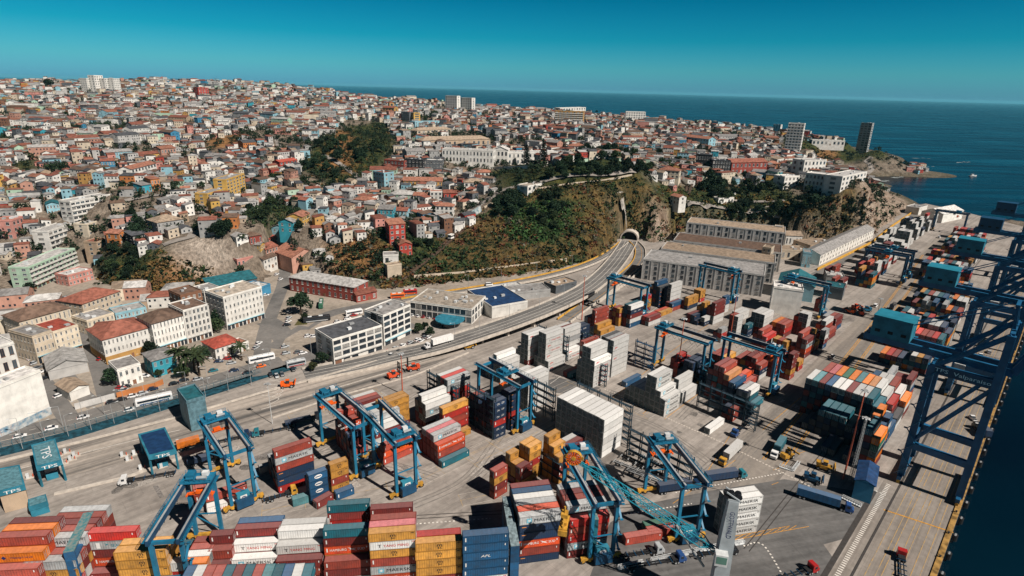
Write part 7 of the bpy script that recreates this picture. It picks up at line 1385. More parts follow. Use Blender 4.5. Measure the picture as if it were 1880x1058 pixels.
# funiculars and promenade
def hill_rail(name, label, pts, w_, up, car_at, lab_car):
    P = [hit(a, b) for a, b in pts]; o = P[0]; root = empty(name, tuple(o)); tag(root, label, 'funicular'); mb = MB(); Q = []
    for a, b in zip(P, P[1:]): n_ = max(2, int(np.linalg.norm(b-a)/5)); Q += [a+(b-a)*k/n_ for k in range(n_)]
    Q.append(P[-1]); d = (P[-1]-P[0])[:2]; d /= np.linalg.norm(d); nn = np.array([-d[1], d[0], 0])
    for s in (-1, 1): t_ = MB(); [t_.beam(tuple(a-o+nn*s*w_/4+np.array([0, 0, up])), tuple(b-o+nn*s*w_/4+np.array([0, 0, up])), w_*.36, .5, mat('rusty_track', (.10, .065, .045), .8, .3)) for a, b in zip(Q, Q[1:])]; t_.build('track', root)
    for k, q in enumerate(Q[::3]): pm = MB(); c = q-o; pm.box((c[0], c[1], c[2]-4), (w_*.8, .6, up+3.6), KERB); pm.build('support', root)
    c = hit(*car_at); cr_ = empty('funicular_car', (c[0], c[1], c[2]+up+.3), math.atan2(d[1], d[0])); tag(cr_, lab_car, 'funicular car'); b = MB(); b.box((0, 0, 0), (4.6, 2.8, 3), wallm('white')); b.box((0, 0, 3), (4.9, 3.1, .2), wallm('white')); b.build('body', cr_); g = MB(); g.box((0, 0, 1.3), (4.66, 2.86, 1.0), GLASS); g.build('window_band', cr_)
hill_rail('funicular_track', 'twin funicular track climbing the slope behind the long red building', [(716, 532), (756, 500), (800, 466), (836, 434), (862, 412)], 6, 1.2, (828, 441), 'small white funicular car at the top of the left track')
hill_rail('funicular_trestle', 'brown funicular trestle below the black box building', [(1254, 384), (1264, 350), (1276, 318), (1280, 309)], 7, 3.0, (1274, 322), 'white funicular car near the top of the trestle')
def hill_wall(label, pts, h, m, lift=0.0, name='retaining_wall'):
    P = [hit(a, b) for a, b in pts]; mb = MB()
    for a, b in zip(P, P[1:]): mb.beam((a[0], a[1], a[2]+lift), (b[0], b[1], b[2]+lift), .9, h*2, m)
    tag(mb.build(name), label, 'wall')
hill_wall('pale mural wall climbing beside the left funicular track', [(838, 412), (862, 402), (884, 388)], 5, mat('pale_mural_wall', (.48, .50, .48), .9, .3, .5, 0, c2=(.16, .24, .27))); hill_wall('promenade parapet along the top of the scrub slope', [(890, 384), (930, 360), (985, 350), (1050, 340), (1110, 334), (1160, 324)], 2.2, wallm('beige')); hill_wall('pale retaining wall at the foot of the scrub slope', [(760, 512), (850, 505), (950, 492), (1040, 480)], 2.6, wallm('beige')); hill_wall('museum terrace wall with balusters', [(846, 305), (905, 309), (1000, 306)], 1.6, wallm('white'))
yw = MB(); wall_strip(yw, [(1500, 497), (1600, 447), (1640, 415), (1680, 388)], .6, 2.2, YWALL); tag(yw.build('yellow_barrier_wall'), 'yellow wall of the coast road under the cliff', 'wall')
ribbon('coast_road', [(1480, 515), (1560, 472), (1625, 437), (1670, 402), (1688, 384)], 8, ROADM, .024, 'coast road under the cliff')
wall_thing('port_wall', 'pale wall along the port ramp', [(1188, 470), (1178, 498), (1150, 522), (1100, 556)], 2.0, .5, KERB)
# ---------------------------------------------------------------- hillside houses
NOHOUSE = [[(1583, 350), (1590, 322), (1612, 318), (1720, 340), (1740, 405), (1640, 430)], [(905, 368), (960, 340), (1170, 315), (1250, 345), (1262, 470), (1000, 520), (690, 545), (700, 500), (755, 440), (850, 418)],
    [(1000, 300), (1110, 285), (1210, 315), (1170, 330), (1000, 345), (900, 345), (900, 310)], [(820, 296), (1000, 300), (960, 330), (900, 325)], [(600, 525), (610, 455), (690, 425), (760, 410), (750, 530)],
    [(250, 560), (262, 452), (350, 424), (430, 434), (436, 505), (400, 560)], [(170, 525), (165, 470), (245, 455), (290, 455), (275, 545)], [(1240, 335), (1330, 330), (1440, 335), (1445, 350), (1480, 352), (1600, 350), (1680, 395), (1600, 450), (1240, 430)],
    [(545, 320), (575, 255), (640, 215), (705, 222), (735, 262), (700, 325), (600, 350)], [(362, 258), (430, 242), (450, 262), (392, 276)], [(440, 390), (500, 362), (560, 378), (500, 425)], [(20, 295), (70, 282), (72, 312), (22, 318)], [(1480, 268), (1570, 260), (1640, 262), (1640, 300), (1560, 300), (1500, 296)],
    [(480, 660), (480, 560), (500, 520), (640, 560), (760, 545), (1010, 500), (1010, 560), (640, 660)]]
_rg = random.Random(11)
STP = [at(a, b, 0)[:2] for p, w_ in STREETS for a, b in [(p[i][0]+(p[i+1][0]-p[i][0])*k/6, p[i][1]+(p[i+1][1]-p[i][1])*k/6) for i in range(len(p)-1) for k in range(7)]]
for p, w_ in HILLST:
    for i in range(len(p)-1):
        for k in range(8): q = hit(p[i][0]+(p[i+1][0]-p[i][0])*k/8, p[i][1]+(p[i+1][1]-p[i][1])*k/8); STP.append(q[:2])
STP = np.array(STP)
LMA = np.array([l[3:] for l in LM])
def blocked(x, y, r_=6.0):
    if np.min((STP[:, 0]-x)**2+(STP[:, 1]-y)**2) < (r_+3)**2*.8: return True
    dx = x-LMA[:, 0]; dy = y-LMA[:, 1]; c = np.cos(LMA[:, 4]); s = np.sin(LMA[:, 4])
    return bool(np.any((np.abs(dx*c+dy*s) < LMA[:, 2]+r_) & (np.abs(-dx*s+dy*c) < LMA[:, 3]+r_*.8)))
HOUSES = []
d_ = 330.0
while d_ < 2350:
    az0, az1 = math.atan2(-1150, 1067), math.atan2(860, 1067)
    stp = 9.0+max(0, d_-900)*.0045; n_ = int((az1-az0)*d_/stp)
    azs = az0+(np.arange(n_)+RNG.random(n_)*.5)*(az1-az0)/n_; dd = d_+RNG.uniform(-3, 3, n_)
    X = np.sin(azs)*dd; Y = np.cos(azs)*dd; Z = hz(X, Y); U, V, K = pj(np.stack([X, Y, Z+3], -1))
    ok = (U > -60) & (U < 1700) & (Z > 2.5)
    ok &= ~in_poly(U, V, [(1530, 262), (1570, 255), (1645, 260), (1665, 300), (1645, 340), (1590, 325), (1585, 308), (1540, 306)])
    for pl in NOHOUSE: ok &= ~(in_poly(U, V, pl) & ((d_ < 1000) | (V < 300) & (d_ < 1500)))
    for i in np.nonzero(ok)[0]: HOUSES.append((X[i], Y[i], Z[i], U[i], V[i], dd[i]))
    d_ += 8.3+max(0, d_-700)*.0058
CLR = 'white white white white white white white white white pale_grey pale_grey pale_grey cream beige beige tan salmon grey grey grey grey dark_grey dark_grey brown light_blue light_blue pale_green pink white pale_grey cream'.replace('_', '@').split()
RFS = 'rusty@red rusty@red rusty@red rusty@red terracotta grey grey grey grey light@grey light@grey brown brown brown tan dark@grey dark@grey dark@grey rusty@red'.split()
GX_ = np.gradient(HH, GS); 
def yaw_at(x, y):
    i = int(np.clip((x-GX0)/GS, 1, len(gx)-2)); j = int(np.clip((y-GY0)/GS, 1, len(gy)-2)); i2 = (i//14)*14; j2 = (j//14)*14
    a = math.atan2(GX_[0][j2, i2]+1e-4, GX_[1][j2, i2]+2e-4)   # uphill
    return a-math.pi/2
def house_geo(mb, W_, D_, h, wm, rm, kind, X=0, Y=0, Z=0, a=0, win=True, deep=5, roof_mb=None):
    ca, sa = math.cos(a), math.sin(a); T = lambda x, y, z: (X+ca*x-sa*y, Y+sa*x+ca*y, Z+z); rb = roof_mb or mb
    mb.box((X, Y, Z-deep), (W_, D_, h+deep), wm, a, False)
    hx, hy = W_/2+.35, D_/2+.35
    if kind == 0: rb.face([T(-hx, -hy, h+.05), T(hx, -hy, h+.05), T(hx, hy, h+.05), T(-hx, hy, h+.05)], rm); rb.box((*T(0, 0, 0)[:2], Z+h+.06), (W_*.92, D_*.92, .25), rm, a, False)
    elif kind == 1:
        r_ = D_*.24; rb.face([T(-hx, -hy, h-.05), T(hx, -hy, h-.05), T(hx, 0, h+r_), T(-hx, 0, h+r_)], rm); rb.face([T(hx, hy, h-.05), T(-hx, hy, h-.05), T(-hx, 0, h+r_), T(hx, 0, h+r_)], rm)
        mb.face([T(-W_/2, D_/2, h), T(-W_/2, -D_/2, h), T(-W_/2, 0, h+r_-.15)], wm); mb.face([T(W_/2, -D_/2, h), T(W_/2, D_/2, h), T(W_/2, 0, h+r_-.15)], wm)
    elif kind == 2:
        r_ = D_*.2; i = min(W_, D_)*.45; c = [T(-hx, -hy, h), T(hx, -hy, h), T(hx, hy, h), T(-hx, hy, h)]; A, B = T(-hx+i, 0, h+r_), T(hx-i, 0, h+r_)
        rb.face([c[0], c[1], B, A], rm); rb.face([c[1], c[2], B], rm); rb.face([c[2], c[3], A, B], rm); rb.face([c[3], c[0], A], rm)
    else:
        r_ = D_*.18; rb.face([T(-hx, -hy, h), T(hx, -hy, h), T(hx, hy, h+r_), T(-hx, hy, h+r_)], rm); mb.face([T(-W_/2, D_/2, h), T(-W_/2, -D_/2, h), T(-W_/2, D_/2, h+r_-.1)], wm); mb.face([T(W_/2, -D_/2, h), T(W_/2, D_/2, h), T(W_/2, D_/2, h+r_-.1)], wm); mb.face([T(W_/2, D_/2, h), T(-W_/2, D_/2, h), T(-W_/2, D_/2, h+r_-.1), T(W_/2, D_/2, h+r_-.1)], wm)
    if win:
        fl = max(1, int(h/2.9)); n = max(2, int(W_/2.6))
        for f in range(fl):
            for i in range(n):
                z = f*h/fl+h/fl*.28
                if _rg.random() < .3: continue
                x = (i+.5)*W_/n-W_/2+_rg.uniform(-.3, .3); z = f*h/fl+h/fl*.28; mb.face([T(x-.55, -D_/2-.04, z), T(x+.55, -D_/2-.04, z), T(x+.55, -D_/2-.04, z+1.35), T(x-.55, -D_/2-.04, z+1.35)], GLASS)
            for s in (-1, 1):
                for y in (-D_*.22, D_*.22): q = [T(s*(W_/2+.04), y-.5, z), T(s*(W_/2+.04), y+.5, z), T(s*(W_/2+.04), y+.5, z+1.3), T(s*(W_/2+.04), y-.5, z+1.3)]; mb.face(q if s > 0 else q[::-1], GLASS)
def nearest_lm(u, v, skip=()):
    b = sorted(((abs(l[1]-u)+abs(l[2]-v)*1.4, l) for l in LM if l[0].startswith('the ') and l[0] not in skip), key=lambda t: t[0])[0][1]
    du, dv = u-b[1], v-b[2]; rel = ('below' if dv > 0 else 'above') if abs(dv)*1.8 > abs(du) else ('right of' if du > 0 else 'left of'); return rel, b[0]
hh = sorted(HOUSES, key=lambda t: t[5]); mbS = MB(); nind = 0; hcount = {}; PLACED = []
for (x, y, z, u, v, dd) in hh:
    if blocked(x, y, 5.5 if dd < 900 else 4): continue
    if _vnoise(np.array(x), np.array(y), 60, 21)+_vnoise(np.array(x), np.array(y), 25, 22)*.6 > (.27 if u < 760 else .17): continue   # gaps with trees
    W_ = _rg.choice((_rg.uniform(5.5, 9), _rg.uniform(6, 11), _rg.uniform(9, 15))) if dd < 1200 else _rg.uniform(7, 15); D_ = _rg.uniform(5.5, 8.6); h = _rg.choice([3.2, 3.4, 5.6, 5.8, 6.0, 8.4]) if _rg.random() < .93 else _rg.uniform(9, 13)
    if _rg.random() < .03 and dd > 620: W_, D_, h = _rg.uniform(16, 30), _rg.uniform(9, 13), _rg.uniform(7, 13)
    wc = (_rg.choice(['turquoise', 'yellow', 'red', 'orange', 'blue', 'ochre', 'salmon', 'light blue', 'pink']) if _rg.random() < .075 else _rg.choice(CLR).replace('@', ' ')); rc = _rg.choice(RFS).replace('@', ' '); k = _rg.choice([0, 0, 1, 1, 1, 2, 3, 3]); a = yaw_at(x, y)+_rg.gauss(0, .13)+(math.pi/2 if _rg.random() < .12 else 0)
    cu, sv = math.cos(a), math.sin(a); zc = min(float(hz(x+cu*sx_*W_/2-sv*sy*D_/2, y+sv*sx_*W_/2+cu*sy*D_/2)) for sx_ in (-1, 1) for sy in (-1, 1)); z0 = (z+zc)/2; PLACED.append((x, y))
    if nind < 300 and 0 < u < 1640:
        b = MB(); rb = MB(); house_geo(b, W_, D_, h, wallm(wc), roofm(rc), k, deep=6, roof_mb=rb); o = b.build('hillside_house', None, (x, y, z0), a); rb.build('roof', o)
        st = 'low' if h < 4 else 'two storey' if h < 7 else 'tall'; rel, l1 = nearest_lm(u, v); rel2, l2 = nearest_lm(u, v, (l1,)); rk = ['flat', 'gabled', 'hipped', 'sloping'][k]
        lab = f'{st} {wc} house with {rk} {rc} roof {rel} {l1}'
        if lab in USED or len(lab.split()) > 16: lab = f'{st} {wc} house, {rk} {rc} roof, {rel} {l1}, {rel2} {l2}'
        while len(lab.split()) > 16: lab = lab.replace(', '+rk+' ', ', ', 1) if (', '+rk+' ') in lab else ' '.join(lab.split()[:16])
        if lab in USED: lab = f'{"wide" if W_ > 9 else "narrow"} {lab}'; lab = ' '.join(lab.split()[:16])
        if lab in USED: lab = f'another {lab}'; lab = ' '.join(lab.split()[:16])
        tag(o, lab, 'house', 'houses on the hillsides'); nind += 1
    else: house_geo(mbS, W_, D_, h, wallm(wc), roofm(rc), k, x, y, z0, a, win=dd < 1500, deep=4)
o = mbS.build('hillside_houses'); tag(o, 'dense far quarter of small houses covering the hills to the skyline', 'houses', kind='stuff')
# infill blocks of the flat lower town
ti = 0
for px, py, n_ in [(20, 585, 1), (40, 575, 1), (85, 575, 1), (110, 590, 1), (30, 560, 1), (5, 640, 1), (240, 545, 1), (300, 560, 1), (330, 545, 1), (270, 620, 0), (310, 590, 1), (290, 560, 1), (360, 570, 1), (70, 720, 0), (440, 560, 0), (205, 620, 1), (255, 545, 1), (60, 590, 1), (15, 610, 1), (175, 570, 1)]:
    p = at(px, py)
    if blocked(p[0], p[1], 5): continue
    wc = _rg.choice(['beige', 'cream', 'white', 'tan', 'salmon', 'grey']); rc = _rg.choice(['grey', 'rusty red', 'light grey', 'brown', 'tan']); b = MB(); rb = MB(); W_, D_, h = _rg.uniform(12, 17), _rg.uniform(10, 14), _rg.choice([5, 7, 8, 9.5]); house_geo(b, W_, D_, h, wallm(wc), roofm(rc), _rg.choice([0, 1, 2]), roof_mb=rb, deep=.5)
    o = b.build('town_house', None, (p[0], p[1], 0), R(25)+_rg.gauss(0, .1)); rb.build('roof', o); rel, l1 = nearest_lm(px, py); lab = f'{wc} town house with {rc} roof {rel} {l1}'
    if lab in USED: lab = 'taller '+lab if h > 7 else 'lower '+lab
    tag(o, ' '.join(lab.split()[:16]), 'house', 'houses of the lower town'); PLACED.append((p[0], p[1]))
# ---------------------------------------------------------------- trees and scrub
BARK = mat('bark', (.07, .05, .035), .9, .2)
def leafm(nm, c): return mat(nm, c, .75, .35, .8, .35, c2=tuple(x*.35 for x in c), spec=.15)
LEAF = {'dark': leafm('dark_leaves', (.022, .044, .022)), 'mid': leafm('green_leaves', (.040, .066, .026)), 'pine': leafm('pine_needles', (.012, .030, .020)), 'palm': leafm('palm_fronds', (.05, .075, .03)), 'olive': leafm('olive_leaves', (.065, .075, .030))}
def clump(mb, c, r_, n, m, rg, flat=.8, size=.5):
    k = mb.mi(m)
    for _ in range(n):
        th = rg.uniform(0, 2*math.pi); ph = math.acos(rg.uniform(-.75, 1)); rr = r_*(.55+.5*rg.random()**.6); p = Vector((c[0]+rr*math.sin(ph)*math.cos(th), c[1]+rr*math.sin(ph)*math.sin(th), c[2]+rr*math.cos(ph)*flat))
        u = Vector((rg.gauss(0, 1), rg.gauss(0, 1), rg.gauss(0, .6))).normalized(); w_ = u.cross(Vector((rg.gauss(0, 1), rg.gauss(0, 1), rg.gauss(0, 1)))).normalized(); s = size*rg.uniform(.6, 1.3); n0 = len(mb.v)
        mb.v += [tuple(p-u*s), tuple(p+w_*s*.6-u*s*.1), tuple(p+u*s), tuple(p-w_*s*.6+u*s*.1)]; mb.f.append((n0, n0+1, n0+2, n0+3)); mb.m.append(k)
def tree_proto(seed, kind, H=8.0):
    rg = random.Random(seed); t = MB(); c = MB(); m = LEAF[kind if kind in LEAF else 'mid']
    if kind == 'pine':
        t.cyl((0, 0, -1), (0, 0, H*1.7), .32, BARK, 6, .05)
        for k in range(15):
            z = H*(.25+1.45*k/14); L_ = (1-k/15)*H*.38+.4
            for j in range(6): a = j*1.047+k*.5+rg.uniform(-.2, .2); e = (math.cos(a)*L_, math.sin(a)*L_, z-L_*.1); t.cyl((0, 0, z), e, .07, BARK, 3, .02, False); [clump(c, (e[0]*f, e[1]*f, z-L_*.1*f+.1), .55, 7, m, rg, .4, .42) for f in (.35, .65, .95)]
    elif kind == 'palm':
        t.cyl((0, 0, -1), (.3, .1, H), .42, BARK, 7, .32)
        k = c.mi(m)
        for j in range(30):
            a = j*2.4; el = rg.uniform(-.35, 1.1); L_ = rg.uniform(3.2, 4.6); pr = None
            for s in range(6):
                f = s/5; r_ = L_*f*math.cos(el*(1-f*.4)); z = H+L_*f*math.sin(el)-1.9*f*f; w_ = .62*(1-f*.75)*(.5+f*1.2 if f < .4 else 1); ctr = Vector((.3+math.cos(a)*r_, .1+math.sin(a)*r_, z)); sd = Vector((-math.sin(a), math.cos(a), 0))*w_; q = (ctr-sd-Vector((0, 0, .25)), ctr, ctr+sd-Vector((0, 0, .25)))
                if pr: c.face([pr[0], pr[1], q[1], q[0]], m); c.face([pr[1], pr[2], q[2], q[1]], m)
                pr = q
    else:
        t.cyl((0, 0, -1.5), (0, 0, H*.45), .34, BARK, 7, .22); nb_ = 7
        for j in range(nb_):
            a = j*2*math.pi/nb_+rg.uniform(-.4, .4); el = rg.uniform(.35, 1.2); L_ = H*rg.uniform(.26, .42); b = Vector((0, 0, H*rg.uniform(.3, .45))); e = b+Vector((math.cos(a)*math.cos(el)*L_, math.sin(a)*math.cos(el)*L_, math.sin(el)*L_)); t.cyl(tuple(b), tuple(e), .14, BARK, 4, .05, False)
            clump(c, e, H*rg.uniform(.19, .27), 110, m, rg, .85, H*.066)
        for j in range(4): clump(c, (rg.uniform(-.16, .16)*H, rg.uniform(-.16, .16)*H, H*rg.uniform(.66, .86)), H*rg.uniform(.16, .25), 100, m, rg, .85, H*.062)
    return t.mesh('trunk'), c.mesh('crown')
PROTO = {k: [tree_proto(s+i*17, k) for i in range(3 if k in ('dark', 'mid') else 2)] for s, k in ((1, 'dark'), (2, 'mid'), (3, 'pine'), (4, 'palm'), (5, 'olive'))}
_tr = random.Random(5); NT = [0]; far_t = []
def tree(x, y, z, kind, s, lab, grp=None):
    t, c = _tr.choice(PROTO[kind]); root = empty('palm_tree' if kind == 'palm' else 'pine_tree' if kind == 'pine' else 'tree', (x, y, z), _tr.uniform(0, 6)); root.scale = (s*_tr.uniform(.9, 1.15), s*_tr.uniform(.9, 1.15), s); inst('trunk', t, root); inst('crown', c, root); tag(root, lab, 'palm' if kind == 'palm' else 'tree', grp); NT[0] += 1
def tp(px, py, kind, s, lab, grp=None):
    p = at(px, py) if in_poly(np.array(px), np.array(py), FLAT_PX) else hit(px, py); tree(p[0], p[1], p[2] if p[2] > .5 else 0, kind, s, lab, grp)
for k, (x, y, kd, s, lab) in enumerate([(553, 578, 'dark', 1.75, 'big dark round tree before the long red building'), (560, 590, 'mid', .6, 'small bush on the island under the big round tree'), (333, 678, 'palm', 1.25, 'palm at the left of the palm group'), (345, 690, 'palm', 1.35, 'tall palm at the front of the palm group'), (357, 680, 'palm', 1.2, 'palm in the middle of the palm group'), (366, 690, 'palm', 1.3, 'palm at the right of the palm group'), (372, 668, 'dark', 1.1, 'dark tree behind the palm group'), (336, 694, 'mid', .85, 'round green tree before the turquoise house'), (444, 662, 'palm', 1.0, 'palm right of the red roofed white house'), (426, 655, 'palm', .6, 'small palm beside the red roofed white house'),
    (278, 652, 'dark', .95, 'dark round tree at the corner of the long white building'), (404, 600, 'dark', 1.3, 'dark tree in the gap left of the big white corner building'), (398, 610, 'mid', 1.0, 'green tree below the gap beside the pilaster front'), (211, 707, 'dark', 1.05, 'dark tree left of the white arched house'), (292, 693, 'mid', .5, 'small tree at the turquoise house corner'), (858, 585, 'dark', 1.05, 'dark tree at the right end of the modern office'), (768, 612, 'mid', .75, 'green tree in the car park before the modern office'), (790, 618, 'dark', .7, 'dark tree in the car park by the viaduct'), (780, 606, 'dark', .6, 'low dark tree behind the parked cars'), (592, 668, 'dark', .8, 'dark tree left of the white office block'), (575, 682, 'olive', .6, 'thin tree by the avenue railing'), (98, 508, 'palm', 1.0, 'palm before the long pale green slab'), (58, 538, 'dark', .9, 'dark tree at the foot of the pale green slab'),
    (548, 424, 'dark', 1.0, 'round tree beside the climbing street'), (966, 305, 'pine', 1.75, 'left of two tall Norfolk pines before the museum'), (997, 306, 'pine', 1.75, 'right of two tall Norfolk pines before the museum'), (885, 304, 'palm', 1.0, 'left palm before the museum centre'), (902, 306, 'palm', 1.0, 'right palm before the museum centre'), (92, 166, 'dark', 3.0, 'big lone tree on the left skyline'), (1095, 208, 'dark', 2.4, 'big dark tree on the skyline before the sea'), (1090, 212, 'dark', 1.8, 'second dark tree on the skyline before the sea')]):
    tp(x, y, kd, s, lab)
fmb = MB()
def mass_tree(x, y, z, H):
    for _k in range(3): clump(fmb, (x+_tr.uniform(-.22, .22)*H, y+_tr.uniform(-.22, .22)*H, z+H*_tr.uniform(.35, .7)), H*.31, 16, _tr.choice((LEAF['dark'], LEAF['dark'], LEAF['mid'])), _tr, .9, H*.13)
    fmb.cyl((x, y, z-1), (x, y, z+H*.5), .2, BARK, 4, caps=False)
def patch(poly, n, kinds, smin, smax, lab, grp, dmax=1400):
    xs = [p[0] for p in poly]; ys = [p[1] for p in poly]; k = 0; tries = 0; smin *= .95; smax *= 1.05
    while k < n and tries < n*30:
        tries += 1; u, v = _tr.uniform(min(xs), max(xs)), _tr.uniform(min(ys), max(ys))
        if not in_poly(np.array(u), np.array(v), poly): continue
        p = hit(u, v)
        if math.hypot(p[0], p[1]) > dmax or p[2] < .3: continue
        if math.hypot(p[0], p[1]) > 760: mass_tree(p[0], p[1], p[2]-.3, 8*_tr.uniform(smin, smax)); k += 1; continue
        tree(p[0], p[1], p[2]-.3, _tr.choice(kinds), _tr.uniform(smin, smax), lab, grp); k += 1
PT = [([(1600, 268), (1640, 268), (1632, 284), (1605, 286)], 8, ('dark',), .9, 1.4, 'a', 'b', 1900), ([(940, 250), (1010, 240), (1030, 262), (960, 275)], 14, ('dark',), 1, 1.5, 'dark tree behind the museum', 'trees behind the museum'), ([(1050, 255), (1200, 262), (1235, 300), (1120, 300), (1040, 285)], 44, ('dark', 'mid'), .9, 1.5, 'dark tree in the gardens right of the museum', 'trees right of the museum'), ([(1180, 305), (1262, 300), (1270, 345), (1200, 335)], 18, ('dark', 'mid'), .8, 1.3, 'dark tree between the promenade and the funicular trestle', 'trees left of the funicular trestle'), ([(555, 215), (640, 196), (730, 212), (690, 240), (600, 245)], 34, ('dark',), .9, 1.5, 'a', 'b'), ([(720, 245), (780, 238), (770, 262), (730, 275)], 14, ('dark',), .9, 1.3, 'a', 'b'), ([(1300, 330), (1420, 325), (1440, 345), (1330, 372)], 26, ('dark', 'mid'), .8, 1.3, 'dark tree below the red brick hall', 'trees below the red brick hall'), ([(430, 330), (560, 310), (580, 360), (500, 370)], 18, ('dark', 'mid'), .6, 1.0, 'dark tree between houses above the yellow apartment block', 'trees above the yellow apartment block'),
    ([(905, 375), (960, 350), (975, 385), (940, 400), (915, 400)], 14, ('dark',), .9, 1.5, 'dark tree in the grove at the left end of the promenade', 'grove at the left end of the promenade'),
    ([(975, 400), (1000, 360), (1050, 360), (1045, 420), (1000, 425)], 14, ('dark', 'mid'), .8, 1.3, 'dark tree in the thicket on the scrub slope', 'thicket on the scrub slope'),
    ([(1000, 315), (1060, 300), (1180, 305), (1200, 322), (1110, 330), (1010, 335)], 34, ('dark', 'dark', 'mid'), .9, 1.5, 'dark tree of the garden between museum and promenade', 'garden trees by the promenade'),
    ([(1110, 250), (1180, 240), (1200, 275), (1130, 290), (1050, 270)], 22, ('dark',), 1.0, 1.7, 'dark tree in the garden above the promenade', 'garden trees above the promenade'),
    ([(1280, 355), (1310, 325), (1330, 360), (1300, 370)], 10, ('dark',), 1.2, 1.9, 'dark tree beside the funicular trestle', 'trees beside the funicular trestle'),
    ([(1330, 385), (1440, 375), (1490, 355), (1500, 395), (1430, 410), (1340, 405)], 24, ('dark', 'dark', 'mid'), .9, 1.5, 'dark tree on the slope below the white headland block', 'trees below the headland blocks'),
    ([(1490, 405), (1520, 370), (1590, 345), (1590, 400), (1540, 430)], 14, ('dark', 'olive'), .6, 1.1, 'dark tree on the scrubby headland', 'trees on the headland'),
    ([(1525, 292), (1545, 270), (1562, 272), (1560, 298), (1535, 303)], 16, ('dark',), .8, 1.2, 'a', 'b', 1900), ([(1420, 256), (1540, 264), (1562, 268), (1500, 278), (1430, 270)], 40, ('dark',), .9, 1.5, 'a', 'b', 1900), ([(1596, 272), (1640, 268), (1650, 282), (1610, 292)], 14, ('dark',), .8, 1.3, 'a', 'b', 1900), ([(1470, 262), (1545, 258), (1550, 285), (1500, 288)], 16, ('dark',), 1.0, 1.7, 'dark tree around the dark coast tower', 'trees around the coast tower', 1600),
    ([(1190, 230), (1420, 246), (1545, 262), (1540, 276), (1400, 266), (1200, 248)], 60, ('dark', 'pine'), 1.0, 2.1, 'dark tree on the right skyline before the sea', 'trees of the right skyline', 1900),
    ([(555, 310), (590, 262), (640, 230), (700, 228), (730, 255), (690, 320), (620, 335)], 34, ('dark', 'dark', 'mid'), 1.0, 1.7, 'dark tree in the green ravine below the church', 'trees in the green ravine'),
    ([(182, 515), (178, 470), (235, 458), (262, 470), (250, 520)], 20, ('dark', 'dark', 'mid'), .6, 1.0, 'dark tree of the wood left of the bare cliff', 'wood left of the bare cliff'),
    ([(445, 400), (500, 365), (560, 380), (560, 410), (490, 425)], 16, ('mid', 'dark'), .7, 1.2, 'green tree on the bank above the climbing street', 'trees above the climbing street'),
    ([(385, 440), (405, 405), (420, 425), (410, 445)], 7, ('dark',), .9, 1.4, 'dark tree at the bend above the shotcrete cliff', 'trees at the bend above the cliff'),
    ([(690, 440), (760, 400), (830, 405), (780, 470), (745, 480)], 14, ('dark', 'mid'), .6, 1.0, 'green tree around the red houses on the slope', 'trees around the red slope houses'),
    ([(740, 370), (800, 330), (860, 315), (850, 400), (780, 400)], 10, ('dark',), .7, 1.2, 'dark tree between houses below the museum', 'trees below the museum'),
    ([(230, 440), (240, 400), (260, 395), (262, 430)], 6, ('dark',), .8, 1.2, 'dark tree above the orange red house', 'trees above the orange red house')]
for a in PT: patch(*a)
# trees among the hillside houses: the biggest as things, the rest one mass
from collections import defaultdict
GRID = defaultdict(list)
for x, y in PLACED: GRID[(int(x//12), int(y//12))].append((x, y))
cand = []
for _ in range(24000):
    dd = 380+1750*_tr.random()**1.25; az = _tr.uniform(-.80, .68); x, y = math.sin(az)*dd, math.cos(az)*dd; z = float(hz(x, y))
    if z < 3: continue
    if _vnoise(np.array(x), np.array(y), 60, 21)+_vnoise(np.array(x), np.array(y), 25, 22)*.6 < (.20 if x < -60 else .12) and _tr.random() > .40: continue
    i, j = int(x//12), int(y//12)
    if any((a-x)**2+(b-y)**2 < 17 for di in (-1, 0, 1) for dj in (-1, 0, 1) for a, b in GRID[(i+di, j+dj)]): continue
    u, v, k = pj((x, y, z))
    if -30 < u < 1700 and v > 100 and not in_poly(u, v, [(250, 560), (262, 452), (350, 424), (430, 434), (436, 505), (400, 560)]) and not in_poly(u, v, [(690, 540), (1000, 510), (1260, 460), (1250, 340), (905, 372), (760, 440)]): cand.append((dd, x, y, z, float(u), float(v)))
cand.sort(); fmb = MB(); TMAX = 305
for dd, x, y, z, u, v in cand:
    if NT[0] < TMAX:
        rel, l1 = nearest_lm(u, v); rel2, l2 = nearest_lm(u, v, (l1,)); lab = f'dark tree among houses {rel} {l1}, {rel2} {l2}'; lab = ' '.join(lab.split()[:16])
        if lab in USED: lab = lab.replace('dark tree', 'small green tree', 1); lab = ' '.join(lab.split()[:16])
        tree(x, y, z-.3, _tr.choice(('dark', 'dark', 'mid')), _tr.uniform(.7, 1.25), lab, 'trees among the hillside houses')
    else:
        mass_tree(x, y, z, _tr.uniform(4, 9))
tag(fmb.build('distant_trees'), 'many small dark trees between the far houses', 'trees', kind='stuff')
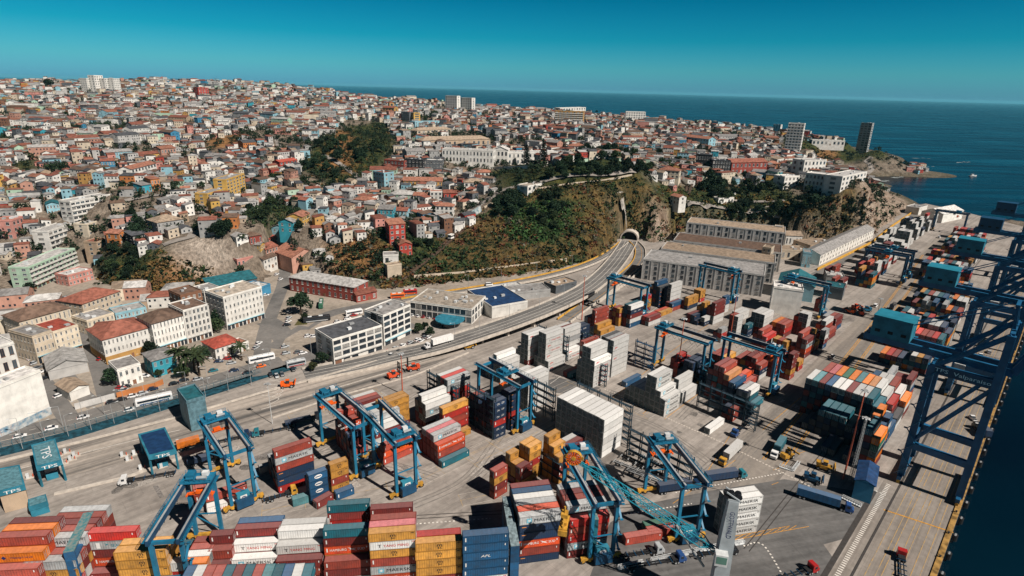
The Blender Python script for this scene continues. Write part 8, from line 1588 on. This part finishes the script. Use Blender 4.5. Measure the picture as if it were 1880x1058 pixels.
# scrub: small leafy tufts on the wild slopes
SC_M = [leafm('scrub_green', (.040, .066, .022)), leafm('scrub_dark', (.016, .032, .014)), leafm('scrub_ochre', (.17, .105, .034)), leafm('scrub_rust', (.15, .055, .028)), leafm('scrub_grey', (.12, .115, .08)), leafm('scrub_bright_green', (.05, .11, .03))]
sm = MB(); Usv, Vsv, _ = pj(np.stack([XX, YY, np.maximum(HH, 0)], -1))
SCR = [([(840, 425), (905, 375), (960, 348), (1165, 322), (1240, 350), (1255, 400), (1245, 452), (1185, 445), (1140, 440), (1085, 478), (1000, 502), (760, 530), (700, 530), (740, 480)], 3900, (0, 0, 0, 1, 1, 1, 2, 3, 4)), ([(920, 430), (930, 385), (1000, 365), (1050, 375), (1050, 420), (980, 450)], 1000, (5, 5, 0, 5)), ([(600, 515), (620, 450), (700, 425), (830, 410), (790, 480), (730, 525)], 900, (0, 1, 2, 3, 2)), ([(265, 535), (290, 455), (310, 470), (395, 495), (385, 522), (320, 545)], 330, (0, 1, 2)), ([(1245, 345), (1440, 340), (1480, 400), (1440, 425), (1260, 425)], 1300, (0, 1, 1, 2)), ([(1450, 400), (1500, 365), (1580, 345), (1650, 385), (1600, 440), (1500, 440)], 800, (0, 1, 2, 4, 4)), ([(545, 315), (590, 250), (700, 220), (735, 260), (690, 330), (600, 345)], 800, (0, 1, 2)), ([(440, 395), (500, 360), (565, 380), (500, 425)], 350, (0, 1)), ([(170, 525), (170, 468), (245, 445), (300, 452), (270, 540)], 300, (0, 1, 2)), ([(1440, 252), (1570, 262), (1640, 268), (1630, 295), (1510, 292)], 400, (0, 1, 2))]
for poly, n_, ch_ in SCR:
    xs = [p[0] for p in poly]; ys = [p[1] for p in poly]; k = 0; t_ = 0
    U_ = RNG.uniform(min(xs), max(xs), n_*4); V_2 = RNG.uniform(min(ys), max(ys), n_*4); I_ = in_poly(U_, V_2, poly)
    for u, v in zip(U_[I_][:n_], V_2[I_][:n_]):
        if in_poly(np.array(u), np.array(v), [(1128, 378), (1146, 378), (1160, 432), (1138, 436)]): continue
        d = ray(u, v); tt = np.arange(300, 1500, 4.0); P = EYE+d*tt[:, None]; g = hz(P[:, 0], P[:, 1]); kk = int(np.argmax(P[:, 2] < g))
        if kk == 0: continue
        _q = float(_vnoise(P[kk, 0:1], P[kk, 1:2], 38, 31)[0]+_vnoise(P[kk, 0:1], P[kk, 1:2], 14, 32)[0]*.5)
        f_ = (P[kk-1, 2]-g[kk-1])/max(1e-6, P[kk-1, 2]-g[kk-1]+g[kk]-P[kk, 2]); p = P[kk-1]+(P[kk]-P[kk-1])*f_; r_ = _tr.choice((.5, .7, .9, 1.2, 1.6, 2.4))*_tr.uniform(.8, 1.2); clump(sm, (p[0], p[1], float(p[2])+r_*.2), r_, 9, SC_M[(_tr.choice((2, 2, 3, 4, 0)) if _q > .12 else _tr.choice((0, 0, 1)) if _q < -.10 else _tr.choice(ch_)) if len(ch_) > 4 else _tr.choice(ch_)], _tr, .7, r_*.62)
tag(sm.build('hillside_scrub'), 'dry ochre and green scrub covering the steep slopes', 'scrub', kind='stuff')
# ---------------------------------------------------------------- thin sea haze
hm = bpy.data.materials.new('sea_haze'); hm.use_nodes = True; t = hm.node_tree; t.nodes.clear(); o_ = t.nodes.new('ShaderNodeOutputMaterial'); v_ = t.nodes.new('ShaderNodeVolumePrincipled')
v_.inputs['Color'].default_value = (.20, .68, .88, 1); v_.inputs['Density'].default_value = 1.9e-5; v_.inputs['Anisotropy'].default_value = 0.0; t.links.new(v_.outputs[0], o_.inputs['Volume'])
mb = MB(); mb.box((0, 0, -9.2), (150000, 150000, 215), hm); tag(mb.build('haze'), 'thin bluish sea haze in the air', kind='stuff')
